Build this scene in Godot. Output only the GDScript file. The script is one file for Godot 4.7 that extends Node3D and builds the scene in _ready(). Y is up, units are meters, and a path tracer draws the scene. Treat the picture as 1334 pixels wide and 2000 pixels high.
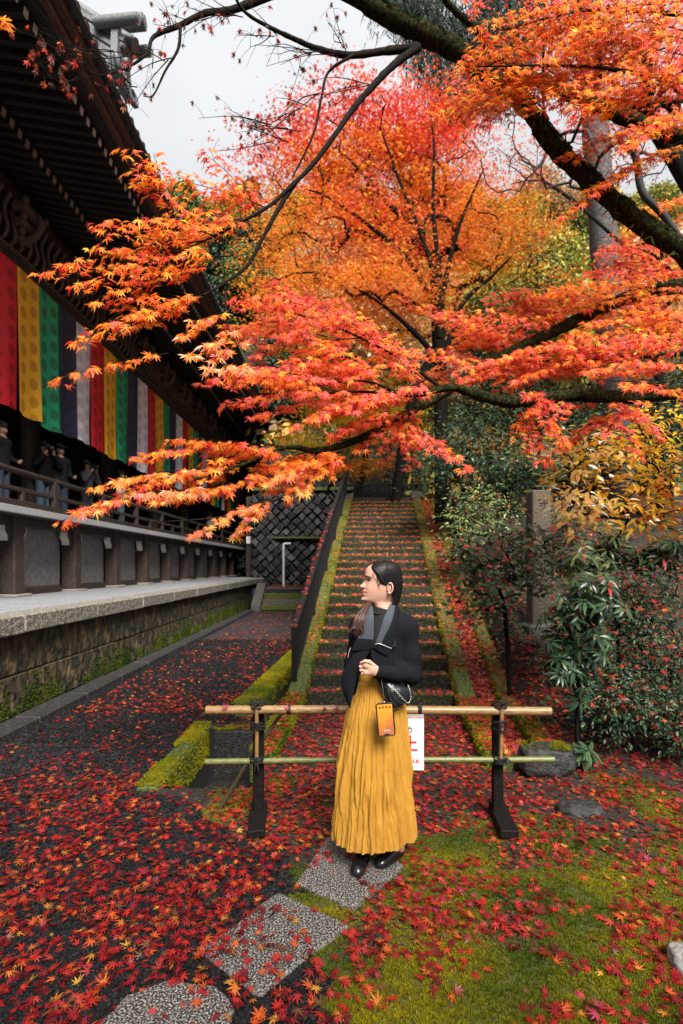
extends Node3D
# Autumn stairway beside a temple hall. Camera at the origin, 1.6 m up, looking along -z.
# d = distance ahead (metres), F = focal length of the photograph in its own pixels.
const F := 1080.0
const EYE := 1.6
var rng := RandomNumberGenerator.new()
var mats := {}
var names := {}

func P(px: float, py: float, d: float) -> Vector3:
	return Vector3((px - 667.0) / F * d, EYE + (1105.0 - py) / F * d, -d)

# ---------------------------------------------------------------- mesh builder
class MB:
	var v := PackedVector3Array()
	var n := PackedVector3Array()
	var c := PackedColorArray()
	var uv := PackedVector2Array()
	var ix := PackedInt32Array()
	var col := Color(1, 1, 1)
	var use_col := false
	var use_uv := false

	func vert(p: Vector3, nn: Vector3, t := Vector2.ZERO) -> int:
		v.append(p); n.append(nn)
		if use_col: c.append(col)
		if use_uv: uv.append(t)
		return v.size() - 1

	func tri(a: Vector3, b: Vector3, d: Vector3) -> void:   # counter-clockwise as seen from the front
		var nn := (b - a).cross(d - a)
		if nn.length_squared() < 1e-16: return
		nn = nn.normalized()
		var i := vert(a, nn)
		vert(b, nn); vert(d, nn)
		ix.append(i); ix.append(i + 2); ix.append(i + 1)

	func quad(a: Vector3, b: Vector3, d: Vector3, e: Vector3) -> void:
		var nn := (d - a).cross(e - b)
		if nn.length_squared() < 1e-16: return
		nn = nn.normalized()
		var i := vert(a, nn, Vector2(0, 1))
		vert(b, nn, Vector2(1, 1)); vert(d, nn, Vector2(1, 0)); vert(e, nn, Vector2(0, 0))
		ix.append_array(PackedInt32Array([i, i + 2, i + 1, i, i + 3, i + 2]))

	func box(o: Vector3, s: Vector3, bs := Basis()) -> void:
		var h := s * 0.5
		var p := []
		for k in 8:
			p.append(o + bs * Vector3(h.x if k & 1 else -h.x, h.y if k & 2 else -h.y, h.z if k & 4 else -h.z))
		quad(p[4], p[5], p[7], p[6]); quad(p[1], p[0], p[2], p[3]); quad(p[5], p[1], p[3], p[7])
		quad(p[0], p[4], p[6], p[2]); quad(p[6], p[7], p[3], p[2]); quad(p[0], p[1], p[5], p[4])

	# chamfered box; jit moves its corners a little
	func bbox(o: Vector3, s: Vector3, bv: float, bs := Basis(), jit := 0.0, r: RandomNumberGenerator = null) -> void:
		var h := s * 0.5
		var q := {}
		for k in 8:
			var sg := Vector3(1.0 if k & 1 else -1.0, 1.0 if k & 2 else -1.0, 1.0 if k & 4 else -1.0)
			var cp := Vector3(h.x * sg.x, h.y * sg.y, h.z * sg.z)
			if jit > 0.0: cp += Vector3(r.randf_range(-jit, jit), r.randf_range(-jit, jit), r.randf_range(-jit, jit))
			q[k] = [o + bs * (cp - Vector3(0, bv * sg.y, bv * sg.z)), o + bs * (cp - Vector3(bv * sg.x, 0, bv * sg.z)), o + bs * (cp - Vector3(bv * sg.x, bv * sg.y, 0))]
		quad(q[1][0], q[3][0], q[7][0], q[5][0]); quad(q[0][0], q[4][0], q[6][0], q[2][0])
		quad(q[2][1], q[6][1], q[7][1], q[3][1]); quad(q[0][1], q[1][1], q[5][1], q[4][1])
		quad(q[4][2], q[5][2], q[7][2], q[6][2]); quad(q[0][2], q[2][2], q[3][2], q[1][2])
		for e in [[4, 5, 1, 2], [7, 6, 1, 2], [0, 1, 2, 1], [2, 3, 1, 2], [5, 7, 0, 2], [6, 4, 0, 2], [3, 1, 0, 2], [0, 2, 0, 2], [6, 2, 0, 1], [3, 7, 0, 1], [4, 0, 0, 1], [1, 5, 0, 1]]:
			out_quad(q[e[0]][e[2]], q[e[1]][e[2]], q[e[1]][e[3]], q[e[0]][e[3]], o)
		for k in 8: out_tri(q[k][0], q[k][1], q[k][2], o)

	func out_tri(a: Vector3, b: Vector3, d: Vector3, o: Vector3) -> void:
		if (b - a).cross(d - a).dot(a - o) < 0.0: tri(a, d, b)
		else: tri(a, b, d)

	func out_quad(a: Vector3, b: Vector3, d: Vector3, e: Vector3, o: Vector3) -> void:
		if (d - a).cross(e - b).dot(a + d - o * 2.0) < 0.0: quad(a, e, d, b)
		else: quad(a, b, d, e)

	# tube through points with radii
	func tube(pts: PackedVector3Array, rad: PackedFloat32Array, sides := 8, cap := true, rough := 0.0, r: RandomNumberGenerator = null) -> void:
		var m := pts.size()
		if m < 2: return
		var t0 := (pts[1] - pts[0]).normalized()
		var up := Vector3.UP if absf(t0.y) < 0.9 else Vector3.RIGHT
		var e1 := t0.cross(up).normalized()
		var base := v.size()
		for i in m:
			var t := (pts[mini(i + 1, m - 1)] - pts[maxi(i - 1, 0)]).normalized()
			e1 = (e1 - t * e1.dot(t)).normalized()
			var e2 := t.cross(e1)
			for k in sides:
				var a := TAU * k / sides
				var dr := e1 * cos(a) + e2 * sin(a)
				var rr := rad[i]
				if rough > 0.0: rr *= 1.0 + r.randf_range(-rough, rough)
				vert(pts[i] + dr * rr, dr)
		for i in m - 1:
			for k in sides:
				var a := base + i * sides + k
				var b := base + i * sides + (k + 1) % sides
				ix.append_array(PackedInt32Array([a, a + sides, b, b, a + sides, b + sides]))
		if cap:
			for e in [0, m - 1]:
				var nn: Vector3 = (pts[0] - pts[1]).normalized() if e == 0 else (pts[m - 1] - pts[m - 2]).normalized()
				var ce := vert(pts[e], nn)
				var st := v.size()
				for k in sides: vert(v[base + e * sides + k], nn)
				for k in sides:
					if e == 0: ix.append_array(PackedInt32Array([ce, st + k, st + (k + 1) % sides]))
					else: ix.append_array(PackedInt32Array([ce, st + (k + 1) % sides, st + k]))

	func cyl(a: Vector3, b: Vector3, r0: float, r1 := -1.0, sides := 10) -> void:
		tube(PackedVector3Array([a, b]), PackedFloat32Array([r0, r0 if r1 < 0.0 else r1]), sides)

	# grid of points (rows x cols) with smooth normals
	func grid(p: PackedVector3Array, rows: int, cols: int, wrap := false, flip := false) -> void:
		var base := v.size()
		for i in rows:
			for j in cols:
				var jl := (j - 1 + cols) % cols if wrap else maxi(j - 1, 0)
				var jr := (j + 1) % cols if wrap else mini(j + 1, cols - 1)
				var dx := p[i * cols + jr] - p[i * cols + jl]
				var dy := p[mini(i + 1, rows - 1) * cols + j] - p[maxi(i - 1, 0) * cols + j]
				var nn := dx.cross(dy)
				nn = nn.normalized() if nn.length_squared() > 1e-18 else Vector3.UP
				vert(p[i * cols + j], -nn if flip else nn, Vector2(float(j) / (cols - 1), 1.0 - float(i) / (rows - 1)))
		for i in rows - 1:
			for j in (cols if wrap else cols - 1):
				var a := base + i * cols + j
				var b := base + i * cols + (j + 1) % cols
				if flip: ix.append_array(PackedInt32Array([a, b, a + cols, b, b + cols, a + cols]))
				else: ix.append_array(PackedInt32Array([a, a + cols, b, b, a + cols, b + cols]))

	# flat polygon (x,y) extruded along z and moved by xf
	func prism(poly: PackedVector2Array, z0: float, z1: float, xf := Transform3D()) -> void:
		var pl := poly.duplicate()
		if Geometry2D.is_polygon_clockwise(pl): pl.reverse()
		var t := Geometry2D.triangulate_polygon(pl)
		for k in range(0, t.size(), 3):
			var a := pl[t[k]]; var b := pl[t[k + 1]]; var d := pl[t[k + 2]]
			if (b - a).cross(d - a) < 0.0:
				var s := b
				b = d; d = s
			tri(xf * Vector3(a.x, a.y, z1), xf * Vector3(b.x, b.y, z1), xf * Vector3(d.x, d.y, z1))
			tri(xf * Vector3(a.x, a.y, z0), xf * Vector3(d.x, d.y, z0), xf * Vector3(b.x, b.y, z0))
		for k in pl.size():
			var a := pl[k]; var b := pl[(k + 1) % pl.size()]
			quad(xf * Vector3(a.x, a.y, z0), xf * Vector3(b.x, b.y, z0), xf * Vector3(b.x, b.y, z1), xf * Vector3(a.x, a.y, z1))

	func ball(o: Vector3, s: Vector3, seg := 12, bs := Basis()) -> void:
		var rows := seg / 2 + 1
		var p := PackedVector3Array()
		for i in rows:
			var a := PI * i / (rows - 1)
			for j in seg:
				var b := TAU * j / seg
				p.append(o + bs * Vector3(s.x * sin(a) * cos(b), -s.y * cos(a), -s.z * sin(a) * sin(b)))
		grid(p, rows, seg, true)

	func mesh(m: Material = null, am: ArrayMesh = null) -> ArrayMesh:
		var a := []
		a.resize(Mesh.ARRAY_MAX)
		a[Mesh.ARRAY_VERTEX] = v
		a[Mesh.ARRAY_NORMAL] = n
		if use_col: a[Mesh.ARRAY_COLOR] = c
		if use_uv: a[Mesh.ARRAY_TEX_UV] = uv
		a[Mesh.ARRAY_INDEX] = ix
		if am == null: am = ArrayMesh.new()
		am.add_surface_from_arrays(Mesh.PRIMITIVE_TRIANGLES, a)
		if m: am.surface_set_material(am.get_surface_count() - 1, m)
		return am

# ---------------------------------------------------------------- scene bookkeeping
func numbered(called: String) -> String:
	var k: int = names.get(called, 0)
	names[called] = k + 1
	return called if k == 0 else "%s_%03d" % [called, k]

func tag(o: Node, label := "", category := "", group := "", kind := "") -> Node:
	if label: o.set_meta("label", label)
	if category: o.set_meta("category", category)
	if group: o.set_meta("group", group)
	if kind: o.set_meta("kind", kind)
	return o

func thing(called: String, label: String, category: String, at := Vector3.ZERO, group := "") -> Node3D:
	var o := Node3D.new()
	o.name = numbered(called)
	add_child(o)
	o.position = at
	tag(o, label, category, group)
	return o

func one(called: String, m: Mesh, label: String, category: String, at := Vector3.ZERO, group := "", kind := "") -> MeshInstance3D:
	var o := MeshInstance3D.new()
	o.name = numbered(called)
	o.mesh = m
	add_child(o)
	o.position = at
	tag(o, label, category, group, kind)
	return o

func part(parent: Node, called: String, m: Mesh, at := Vector3.ZERO, bs := Basis(), label := "") -> MeshInstance3D:
	var o := MeshInstance3D.new()
	o.name = called
	o.mesh = m
	o.transform = Transform3D(bs, at)
	parent.add_child(o, true)
	if label: o.set_meta("label", label)
	return o

func copies(parent: Node, called: String, m: Mesh, xf: Array, cols: Array, kind := "stuff") -> MultiMeshInstance3D:
	var mm := MultiMesh.new()
	mm.transform_format = MultiMesh.TRANSFORM_3D
	mm.use_colors = cols.size() > 0
	mm.mesh = m
	mm.instance_count = xf.size()
	for k in xf.size():
		mm.set_instance_transform(k, xf[k])
		if cols.size(): mm.set_instance_color(k, cols[k])
	var o := MultiMeshInstance3D.new()
	o.name = numbered(called) if parent == self else called
	o.multimesh = mm
	parent.add_child(o, true)
	if kind: o.set_meta("kind", kind)
	return o

# ---------------------------------------------------------------- materials
func srgb(c: Color) -> Color: return c.linear_to_srgb()

func noise_tex(seed_: int, freq: float, ramp: Array, size := 512, type := FastNoiseLite.TYPE_SIMPLEX_SMOOTH, oct := 4, normal := false, strength := 4.0) -> NoiseTexture2D:
	var fn := FastNoiseLite.new()
	fn.seed = seed_
	fn.noise_type = type
	fn.frequency = freq
	fn.fractal_octaves = oct
	if type == FastNoiseLite.TYPE_CELLULAR: fn.cellular_jitter = 1.0
	var t := NoiseTexture2D.new()
	t.width = size; t.height = size
	t.seamless = true
	t.noise = fn
	if normal:
		t.as_normal_map = true
		t.bump_strength = strength
	else:
		var g := Gradient.new()
		var offs := PackedFloat32Array(); var cs := PackedColorArray()
		for e in ramp:
			offs.append(e[0]); cs.append(srgb(e[1]))
		g.offsets = offs; g.colors = cs
		t.color_ramp = g
	return t

func flat(key: String, c: Color, rough := 0.7, metal := 0.0, spec := 0.5) -> StandardMaterial3D:
	if mats.has(key): return mats[key]
	var m := StandardMaterial3D.new()
	m.resource_name = key
	m.albedo_color = srgb(c)
	m.roughness = rough
	m.metallic = metal
	m.metallic_specular = spec
	mats[key] = m
	return m

# noise-patterned material; tiles = repeats per metre, ramp holds linear colours
func patt(key: String, ramp: Array, tiles: float, rough := 0.8, freq := 0.012, bump := 3.0, type := FastNoiseLite.TYPE_SIMPLEX_SMOOTH, stretch := Vector3.ONE, vcol := false) -> StandardMaterial3D:
	if mats.has(key): return mats[key]
	var m := StandardMaterial3D.new()
	m.resource_name = key
	m.albedo_texture = noise_tex(key.hash() % 1000, freq, ramp, 512, type, 5)
	m.roughness = rough
	m.uv1_triplanar = true
	m.uv1_world_triplanar = true
	m.uv1_scale = stretch * tiles
	if bump > 0.0:
		m.normal_enabled = true
		m.normal_texture = noise_tex(key.hash() % 1000, freq * 2.0, [], 512, type, 5, true, bump)
		m.normal_scale = 1.0
	m.vertex_color_use_as_albedo = vcol
	mats[key] = m
	return m

func leaf_mat(key: String, c := Color(1, 1, 1), rough := 0.5, through := 0.8, vcol := true, spec := 0.4) -> StandardMaterial3D:
	if mats.has(key): return mats[key]
	var m := StandardMaterial3D.new()
	m.resource_name = key
	m.albedo_color = srgb(c)
	m.roughness = rough
	m.metallic_specular = spec
	m.cull_mode = BaseMaterial3D.CULL_DISABLED
	m.vertex_color_use_as_albedo = vcol
	if through > 0.0:
		m.backlight_enabled = true
		m.backlight = Color(through, through, through)
	mats[key] = m
	return m

func smoothen(pts: Array, per := 6) -> PackedVector3Array:
	var o := PackedVector3Array()
	for i in pts.size() - 1:
		var a: Vector3 = pts[maxi(i - 1, 0)]; var b: Vector3 = pts[i]
		var c: Vector3 = pts[i + 1]; var d: Vector3 = pts[mini(i + 2, pts.size() - 1)]
		for k in per: o.append(b.cubic_interpolate(c, a, d, float(k) / per))
	o.append(pts[-1])
	return o

func lerps(r: Array, m: int) -> PackedFloat32Array:
	var o := PackedFloat32Array()
	for i in m:
		var t := float(i) / (m - 1) * (r.size() - 1)
		var k := mini(int(t), r.size() - 2)
		o.append(lerpf(r[k], r[k + 1], t - k))
	return o

func table(tb: Array, x: float) -> float:   # piecewise smooth lookup of [[x, y], ...]
	if x <= tb[0][0]: return tb[0][1]
	for i in tb.size() - 1:
		if x <= tb[i + 1][0]:
			var t: float = (x - tb[i][0]) / (tb[i + 1][0] - tb[i][0])
			var y0: float = tb[maxi(i - 1, 0)][1]; var y3: float = tb[mini(i + 2, tb.size() - 1)][1]
			return cubic_interpolate(tb[i][1], tb[i + 1][1], y0, y3, t)
	return tb[-1][1]

# ---------------------------------------------------------------- bodies: tapered capsules joined smoothly, meshed by surface nets
# bone = [a, b, ra, rb, zscale]
func sdf_mesh(mb: MB, bones: Array, cell: float, k: float) -> void:
	var lo := Vector3(1e9, 1e9, 1e9); var hi := -lo
	for b in bones:
		var r: float = maxf(b[2], b[3]) + k + cell * 3.0
		for p in [b[0], b[1]]:
			lo = lo.min(p - Vector3(r, r, r)); hi = hi.max(p + Vector3(r, r, r))
	var nx := int((hi.x - lo.x) / cell) + 2; var ny := int((hi.y - lo.y) / cell) + 2; var nz := int((hi.z - lo.z) / cell) + 2
	var f := PackedFloat32Array()
	f.resize(nx * ny * nz)
	f.fill(1.0)
	for b in bones:
		var a: Vector3 = b[0]; var e: Vector3 = b[1]
		var ra: float = b[2]; var rb: float = b[3]
		var zs: float = b[4] if b.size() > 4 else 1.0
		var r := maxf(ra, rb) + k + cell * 2.0
		var l2 := a.min(e) - Vector3(r, r, r) - lo; var h2 := a.max(e) + Vector3(r, r, r) - lo
		var ab := e - a
		ab.z *= zs
		var ll := maxf(ab.length_squared(), 1e-9)
		for iz in range(maxi(int(l2.z / cell), 0), mini(int(h2.z / cell) + 1, nz)):
			for iy in range(maxi(int(l2.y / cell), 0), mini(int(h2.y / cell) + 1, ny)):
				var row := (iz * ny + iy) * nx
				for ix in range(maxi(int(l2.x / cell), 0), mini(int(h2.x / cell) + 1, nx)):
					var q := Vector3(lo.x + ix * cell - a.x, lo.y + iy * cell - a.y, (lo.z + iz * cell - a.z) * zs)
					var t := clampf(q.dot(ab) / ll, 0.0, 1.0)
					var d := (q - ab * t).length() - lerpf(ra, rb, t)
					var o := f[row + ix]
					var h := maxf(k - absf(o - d), 0.0)
					f[row + ix] = minf(o, d) - h * h * 0.25 / k
	var id := PackedInt32Array()
	id.resize(nx * ny * nz)
	id.fill(-1)
	var sl := nx * ny
	var offs := [0, 1, nx, nx + 1, sl, sl + 1, sl + nx, sl + nx + 1]
	for iz in nz - 1:
		for iy in ny - 1:
			for ix in nx - 1:
				var s := iz * sl + iy * nx + ix
				if f[s] > 0.6: continue
				var inside := 0
				for o in offs:
					if f[s + o] < 0.0: inside += 1
				if inside == 0 or inside == 8: continue
				var sum := Vector3.ZERO
				var cnt := 0
				for a in 8:
					for bit in [1, 2, 4]:
						if a & bit: continue
						var b2: int = a | bit
						var fa := f[s + offs[a]]; var fb := f[s + offs[b2]]
						if (fa < 0.0) == (fb < 0.0): continue
						var t := fa / (fa - fb)
						sum += Vector3(a & 1, (a >> 1) & 1, (a >> 2) & 1).lerp(Vector3(b2 & 1, (b2 >> 1) & 1, (b2 >> 2) & 1), t)
						cnt += 1
				sum /= cnt
				var g := Vector3(f[s + 1] - f[s] + f[s + nx + 1] - f[s + nx] + f[s + sl + 1] - f[s + sl], f[s + nx] - f[s] + f[s + nx + 1] - f[s + 1] + f[s + sl + nx] - f[s + sl], f[s + sl] - f[s] + f[s + sl + 1] - f[s + 1] + f[s + sl + nx] - f[s + nx])
				id[s] = mb.vert(lo + (Vector3(ix, iy, iz) + sum) * cell, g.normalized())
	for iz in range(1, nz - 1):
		for iy in range(1, ny - 1):
			for ix in range(1, nx - 1):
				var s := iz * sl + iy * nx + ix
				if f[s] > 0.6: continue
				var ins := f[s] < 0.0
				for ax in 3:
					var st: int = [1, nx, sl][ax]
					if (f[s + st] < 0.0) == ins: continue
					var u: int = [nx, sl, 1][ax]; var w: int = [sl, 1, nx][ax]
					var a := id[s - u - w]; var b := id[s - w]; var c := id[s]; var d := id[s - u]
					if a < 0 or b < 0 or c < 0 or d < 0: continue
					if ins: mb.ix.append_array(PackedInt32Array([a, c, b, a, d, c]))
					else: mb.ix.append_array(PackedInt32Array([a, b, c, a, c, d]))

# ---------------------------------------------------------------- leaves
# maple leaf: seven narrow lobes in the x-z plane, base at the origin, tip towards +z; size 1 = tip to tip
func maple_leaf(fine: bool, curl: float, seed_: int) -> ArrayMesh:
	var r := RandomNumberGenerator.new()
	r.seed = seed_
	var mb := MB.new()
	var lobes := [[-122.0, 0.30], [-80.0, 0.52], [-39.0, 0.66], [0.0, 0.72], [39.0, 0.66], [80.0, 0.52], [122.0, 0.30]]
	var o := PackedVector3Array()
	var at := func(a: float, l: float) -> Vector3:
		var q := deg_to_rad(a)
		return Vector3(sin(q) * l, -curl * l * l * (1.0 + 0.5 * sin(a * 0.07 + seed_)), cos(q) * l)
	for k in lobes.size():
		var a: float = lobes[k][0] + r.randf_range(-5, 5); var l: float = lobes[k][1] * r.randf_range(0.9, 1.08)
		var b: float = lobes[k + 1][0] if k < 6 else 165.0
		var wd := 10.5
		if fine:
			o.append(at.call(a - wd, l * 0.55)); o.append(at.call(a, l)); o.append(at.call(a + wd, l * 0.55))
		else: o.append(at.call(a, l))
		o.append(at.call((a + b) * 0.5, l * 0.27 if k < 6 else 0.06))
	var c := Vector3(0, 0.0, 0.0)
	var i0 := mb.vert(c, Vector3.UP)
	for p in o: mb.vert(p, (Vector3.UP + Vector3(p.x, 0, p.z) * curl * 1.6).normalized())
	for k in o.size() - 1: mb.ix.append_array(PackedInt32Array([i0, i0 + 2 + k, i0 + 1 + k]))
	if fine:
		var s := Vector3(0.012, 0, 0)
		mb.quad(Vector3(0, 0, -0.42) - s, Vector3(0, 0, -0.42) + s, s * 1.0, -s)
	# normals face up while winding runs clockwise from above
	return mb.mesh()

# pointed oval leaf, folded a little along its midrib
func oval_leaf(w: float, fold: float, droop: float, toothed := false) -> ArrayMesh:
	var mb := MB.new()
	var m := 6
	var L := PackedVector3Array(); var C := PackedVector3Array(); var R := PackedVector3Array()
	for i in m + 1:
		var t := float(i) / m
		var hw := w * 0.5 * pow(sin(PI * pow(t, 0.85)), 0.8) if i > 0 and i < m else 0.0
		var y := -droop * t * t
		C.append(Vector3(0, y, t)); L.append(Vector3(-hw, y + hw * fold, t)); R.append(Vector3(hw, y + hw * fold, t))
	for i in m:
		for sd in 2:
			var E := L if sd == 0 else R
			var a := C[i]; var b := C[i + 1]; var c := E[i + 1]; var d := E[i]
			if sd == 0: mb.quad(a, b, c, d) if (c - a).cross(d - b).length_squared() > 1e-14 else mb.tri(a, b, c)
			else: mb.quad(b, a, d, c) if (c - a).cross(d - b).length_squared() > 1e-14 else mb.tri(b, a, d)
	return mb.mesh()

func with_mat(m: ArrayMesh, mt: Material) -> ArrayMesh:
	var d: ArrayMesh = m.duplicate()
	for s in d.get_surface_count(): d.surface_set_material(s, mt)
	return d

# one foliage part made of single leaves: those nearest the camera are meshes of their own, the rest one part
func foliage(parent: Node, called: String, kinds: Array, xf: Array, pal: Array, pick: Array, singles: int, key: String, through := 0.8, rough := 0.5, spec := 0.4) -> void:
	var eye := Vector3(0, EYE, 0)
	var order := []
	for k in xf.size():
		var o: Vector3 = xf[k].origin - eye
		var seen := o.z < -0.3 and absf(o.x / o.z) < 0.66 and o.y / -o.z < 1.06 and o.y / -o.z > -0.9
		order.append([o.length() + (0.0 if seen else 1000.0), k])
	order.sort_custom(func(a, b): return a[0] < b[0])
	var vm := leaf_mat("leaf_" + key, Color(1, 1, 1), rough, through, true, spec)
	var mm := []
	for kd in kinds: mm.append(with_mat(kd, vm))
	var sm := {}
	var groups := {}
	var gcol := {}
	for j in order.size():
		var k: int = order[j][1]
		var kd: int = k % kinds.size()
		if j < singles and order[j][0] < 900.0:
			var id := [kd, pick[k]]
			if not sm.has(id):
				sm[id] = with_mat(kinds[kd], leaf_mat("leaf_%s_%d" % [key, pick[k]], pal[pick[k]], rough, through, false, spec))
			var o := MeshInstance3D.new()
			o.name = "leaf"
			o.mesh = sm[id]
			o.transform = xf[k]
			parent.add_child(o, true)
		else:
			if not groups.has(kd):
				groups[kd] = []; gcol[kd] = []
			groups[kd].append(xf[k])
			var b: Color = pal[pick[k]]
			var v := rng.randf_range(0.75, 1.2)
			gcol[kd].append(Color(minf(b.r * v, 0.95), minf(b.g * v * rng.randf_range(0.85, 1.2), 0.9), b.b * v))
	for kd in groups: copies(parent, called, mm[kd], groups[kd], gcol[kd])

func lin(r: float, g: float, b: float) -> Color: return Color(r, g, b)

func choose(w: Array) -> int:   # index by weight
	var s := 0.0
	for x in w: s += x
	var t := rng.randf() * s
	for k in w.size():
		t -= w[k]
		if t <= 0.0: return k
	return w.size() - 1

func leaf_xf(at: Vector3, facing: Vector3, spin: float, size: float) -> Transform3D:
	var y := facing.normalized()
	var x := y.cross(Vector3(sin(spin), 0.13, cos(spin))).normalized()
	return Transform3D(Basis(x, y, x.cross(y)) * size, at)

# ---------------------------------------------------------------- ground shape
const SD := 6.28      # distance of the foot of the stairs
const SK := 0.0757    # the stairs turn a little to the right of the hall
const RISE := 0.138
const TREAD := 0.379
const STEPS := 24
var sbase := Vector3(0.435, 0, -SD)
var sfwd := Vector3(0.0757, 0, -0.9971)
var sright := Vector3(0.9971, 0, 0.0757)

func S(u: float, h: float, w: float) -> Vector3: return sbase + sright * u + sfwd * w + Vector3(0, h, 0)

func stair_u(x: float, d: float) -> float: return (x - 0.435 - (d - SD) * SK)

func bank(d: float) -> float:
	if d < 4.75: return 0.0
	if d < 15.0: return (d - 4.75) * 0.34
	if d < 19.0: return 3.48 + (d - 15.0) * 0.1
	return 3.88 + (d - 19.0) * (0.45 + minf((d - 19.0) * 0.008, 0.24))

var lump := FastNoiseLite.new()

func ground(x: float, d: float) -> float:
	var u := stair_u(x, d)
	var h := 0.0
	var far_h := bank(d)
	if u > 1.2:
		h = far_h * smoothstep(1.25, 1.75, u)
		h += lump.get_noise_2d(x * 60.0, d * 60.0) * 0.12 * smoothstep(4.8, 6.5, d) * smoothstep(1.3, 2.2, u)
		h += 0.75 * exp(-(pow((x - 4.2) / 1.6, 2.0) + pow((d - 10.5) / 1.8, 2.0)))
		h -= 0.12 * smoothstep(1.5, 0.0, absf(d - 6.0)) * 0.0
	elif u > -1.06:
		if d > SD and d < 16.0: h = maxf(minf((d - SD) * 0.363, 3.3) - 0.3, -0.05)
		elif d >= 16.0: h = far_h
	else:
		h = 0.0
		if d > 20.4 and d < 24.2: h = 0.74
		elif d >= 24.2: h = maxf(far_h, 4.7) if x > -3.9 else (0.0 if d < 38.0 else far_h)
		if u > -1.3 and d > 5.62 and d < 19.0: h = -0.32
	if x > -1.30 and x < -0.64 and d > 4.0 and d < 5.42: h = -0.55
	if x < -3.3:
		h = -0.08 if d < 38.0 else far_h
	h += lump.get_noise_2d(x * 25.0, d * 25.0) * 0.02 * smoothstep(0.0, 1.0, d)
	if d > 1.0 and d < 5.0 and u < 3.0: h += lump.get_noise_2d(x * 330.0, d * 330.0) * 0.012 * (1.0 - gravel(x, d))
	if d > 30.0: h += lump.get_noise_2d(x * 2.0, d * 2.0) * 3.0 * smoothstep(30.0, 60.0, d)
	return h

# how much of the spot is gravel (1) rather than moss or soil (0)
func gravel(x: float, d: float) -> float:
	var edge := -0.2
	if d < 3.0: edge = lerpf(0.0, -0.28, clampf((d - 1.5) / 1.5, 0, 1))
	elif d < 3.6: edge = lerpf(-0.28, -0.95, (d - 3.0) / 0.6)
	else: edge = lerpf(-0.95, -1.3, clampf((d - 3.6) * 2.0, 0, 1))
	if d > 5.4: edge = -1.15 + (d - 5.4) * 0.0757
	edge += lump.get_noise_2d(x * 90.0 + 300.0, d * 90.0) * 0.22 * (1.0 if d < 4.0 else 0.4)
	return smoothstep(0.06, -0.06, x - edge)

func mossy(x: float, d: float) -> float:
	if gravel(x, d) > 0.5: return 0.0
	var m := lump.get_noise_2d(x * 45.0, d * 45.0 + 77.0) * 0.9 + 0.62
	if d < 2.9: m += 0.22
	if d > 3.3: m -= 0.35
	if d > 4.6: m -= 0.3
	if absf(x + 0.3) < 0.5 and d < 3.3 and d > 2.2: m -= 0.25
	return clampf(m, 0, 1)

func setup() -> void:
	var cam := Camera3D.new()
	cam.name = "camera"
	cam.projection = Camera3D.PROJECTION_FRUSTUM
	cam.near = 0.05
	cam.far = 400.0
	cam.size = 2000.0 / F * 0.05
	cam.frustum_offset = Vector2(0.0, 105.0 / F * 0.05)
	cam.position = Vector3(0, EYE, 0)
	add_child(cam)
	cam.current = true
	var at := CameraAttributesPhysical.new()
	at.exposure_aperture = 2.8
	at.frustum_focus_distance = 2.95
	at.frustum_focal_length = 19.4
	at.frustum_near = 0.05
	at.frustum_far = 400.0
	cam.attributes = at
	cam.projection = Camera3D.PROJECTION_FRUSTUM
	# an overcast sky: brighter overhead than at the horizon, faint cloud structure
	var im := Image.create(512, 256, false, Image.FORMAT_RGBF)
	var fn := FastNoiseLite.new()
	fn.seed = 5
	fn.frequency = 0.9
	fn.fractal_octaves = 5
	for y in 256:
		var el := PI * (0.5 - (y + 0.5) / 256.0)
		for x in 512:
			var az := TAU * (x + 0.5) / 512.0
			var dir := Vector3(cos(el) * cos(az), sin(el), cos(el) * sin(az))
			var l := (1.0 + 2.0 * maxf(sin(el), 0.0)) / 3.0
			var c := fn.get_noise_3d(dir.x * 2.0, dir.y * 4.0, dir.z * 2.0)
			l *= 1.0 + 0.14 * c
			if el < 0.0: l = 0.12
			im.set_pixel(x, y, Color(l * 0.955, l * 0.975, l * 1.0))
	var sm := PanoramaSkyMaterial.new()
	sm.panorama = ImageTexture.create_from_image(im)
	var sky := Sky.new()
	sky.sky_material = sm
	var e := Environment.new()
	e.background_mode = Environment.BG_SKY
	e.sky = sky
	e.background_energy_multiplier = SKY_E
	e.tonemap_mode = Environment.TONE_MAPPER_LINEAR
	e.tonemap_exposure = EXPO
	e.sdfgi_enabled = true
	e.ssao_enabled = true
	e.ssil_enabled = true
	var w := WorldEnvironment.new()
	w.name = "world_environment"
	w.environment = e
	add_child(w)
	var sun := DirectionalLight3D.new()
	sun.name = "sun"
	sun.light_energy = SUN_E
	sun.light_angular_distance = 28.0
	sun.light_color = Color(1.0, 0.97, 0.93)
	sun.shadow_enabled = true
	sun.rotation_degrees = Vector3(-46, 18, 0)
	add_child(sun)

const SKY_E := 0.54
const EXPO := 2.2
const SUN_E := 1.5

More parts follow.
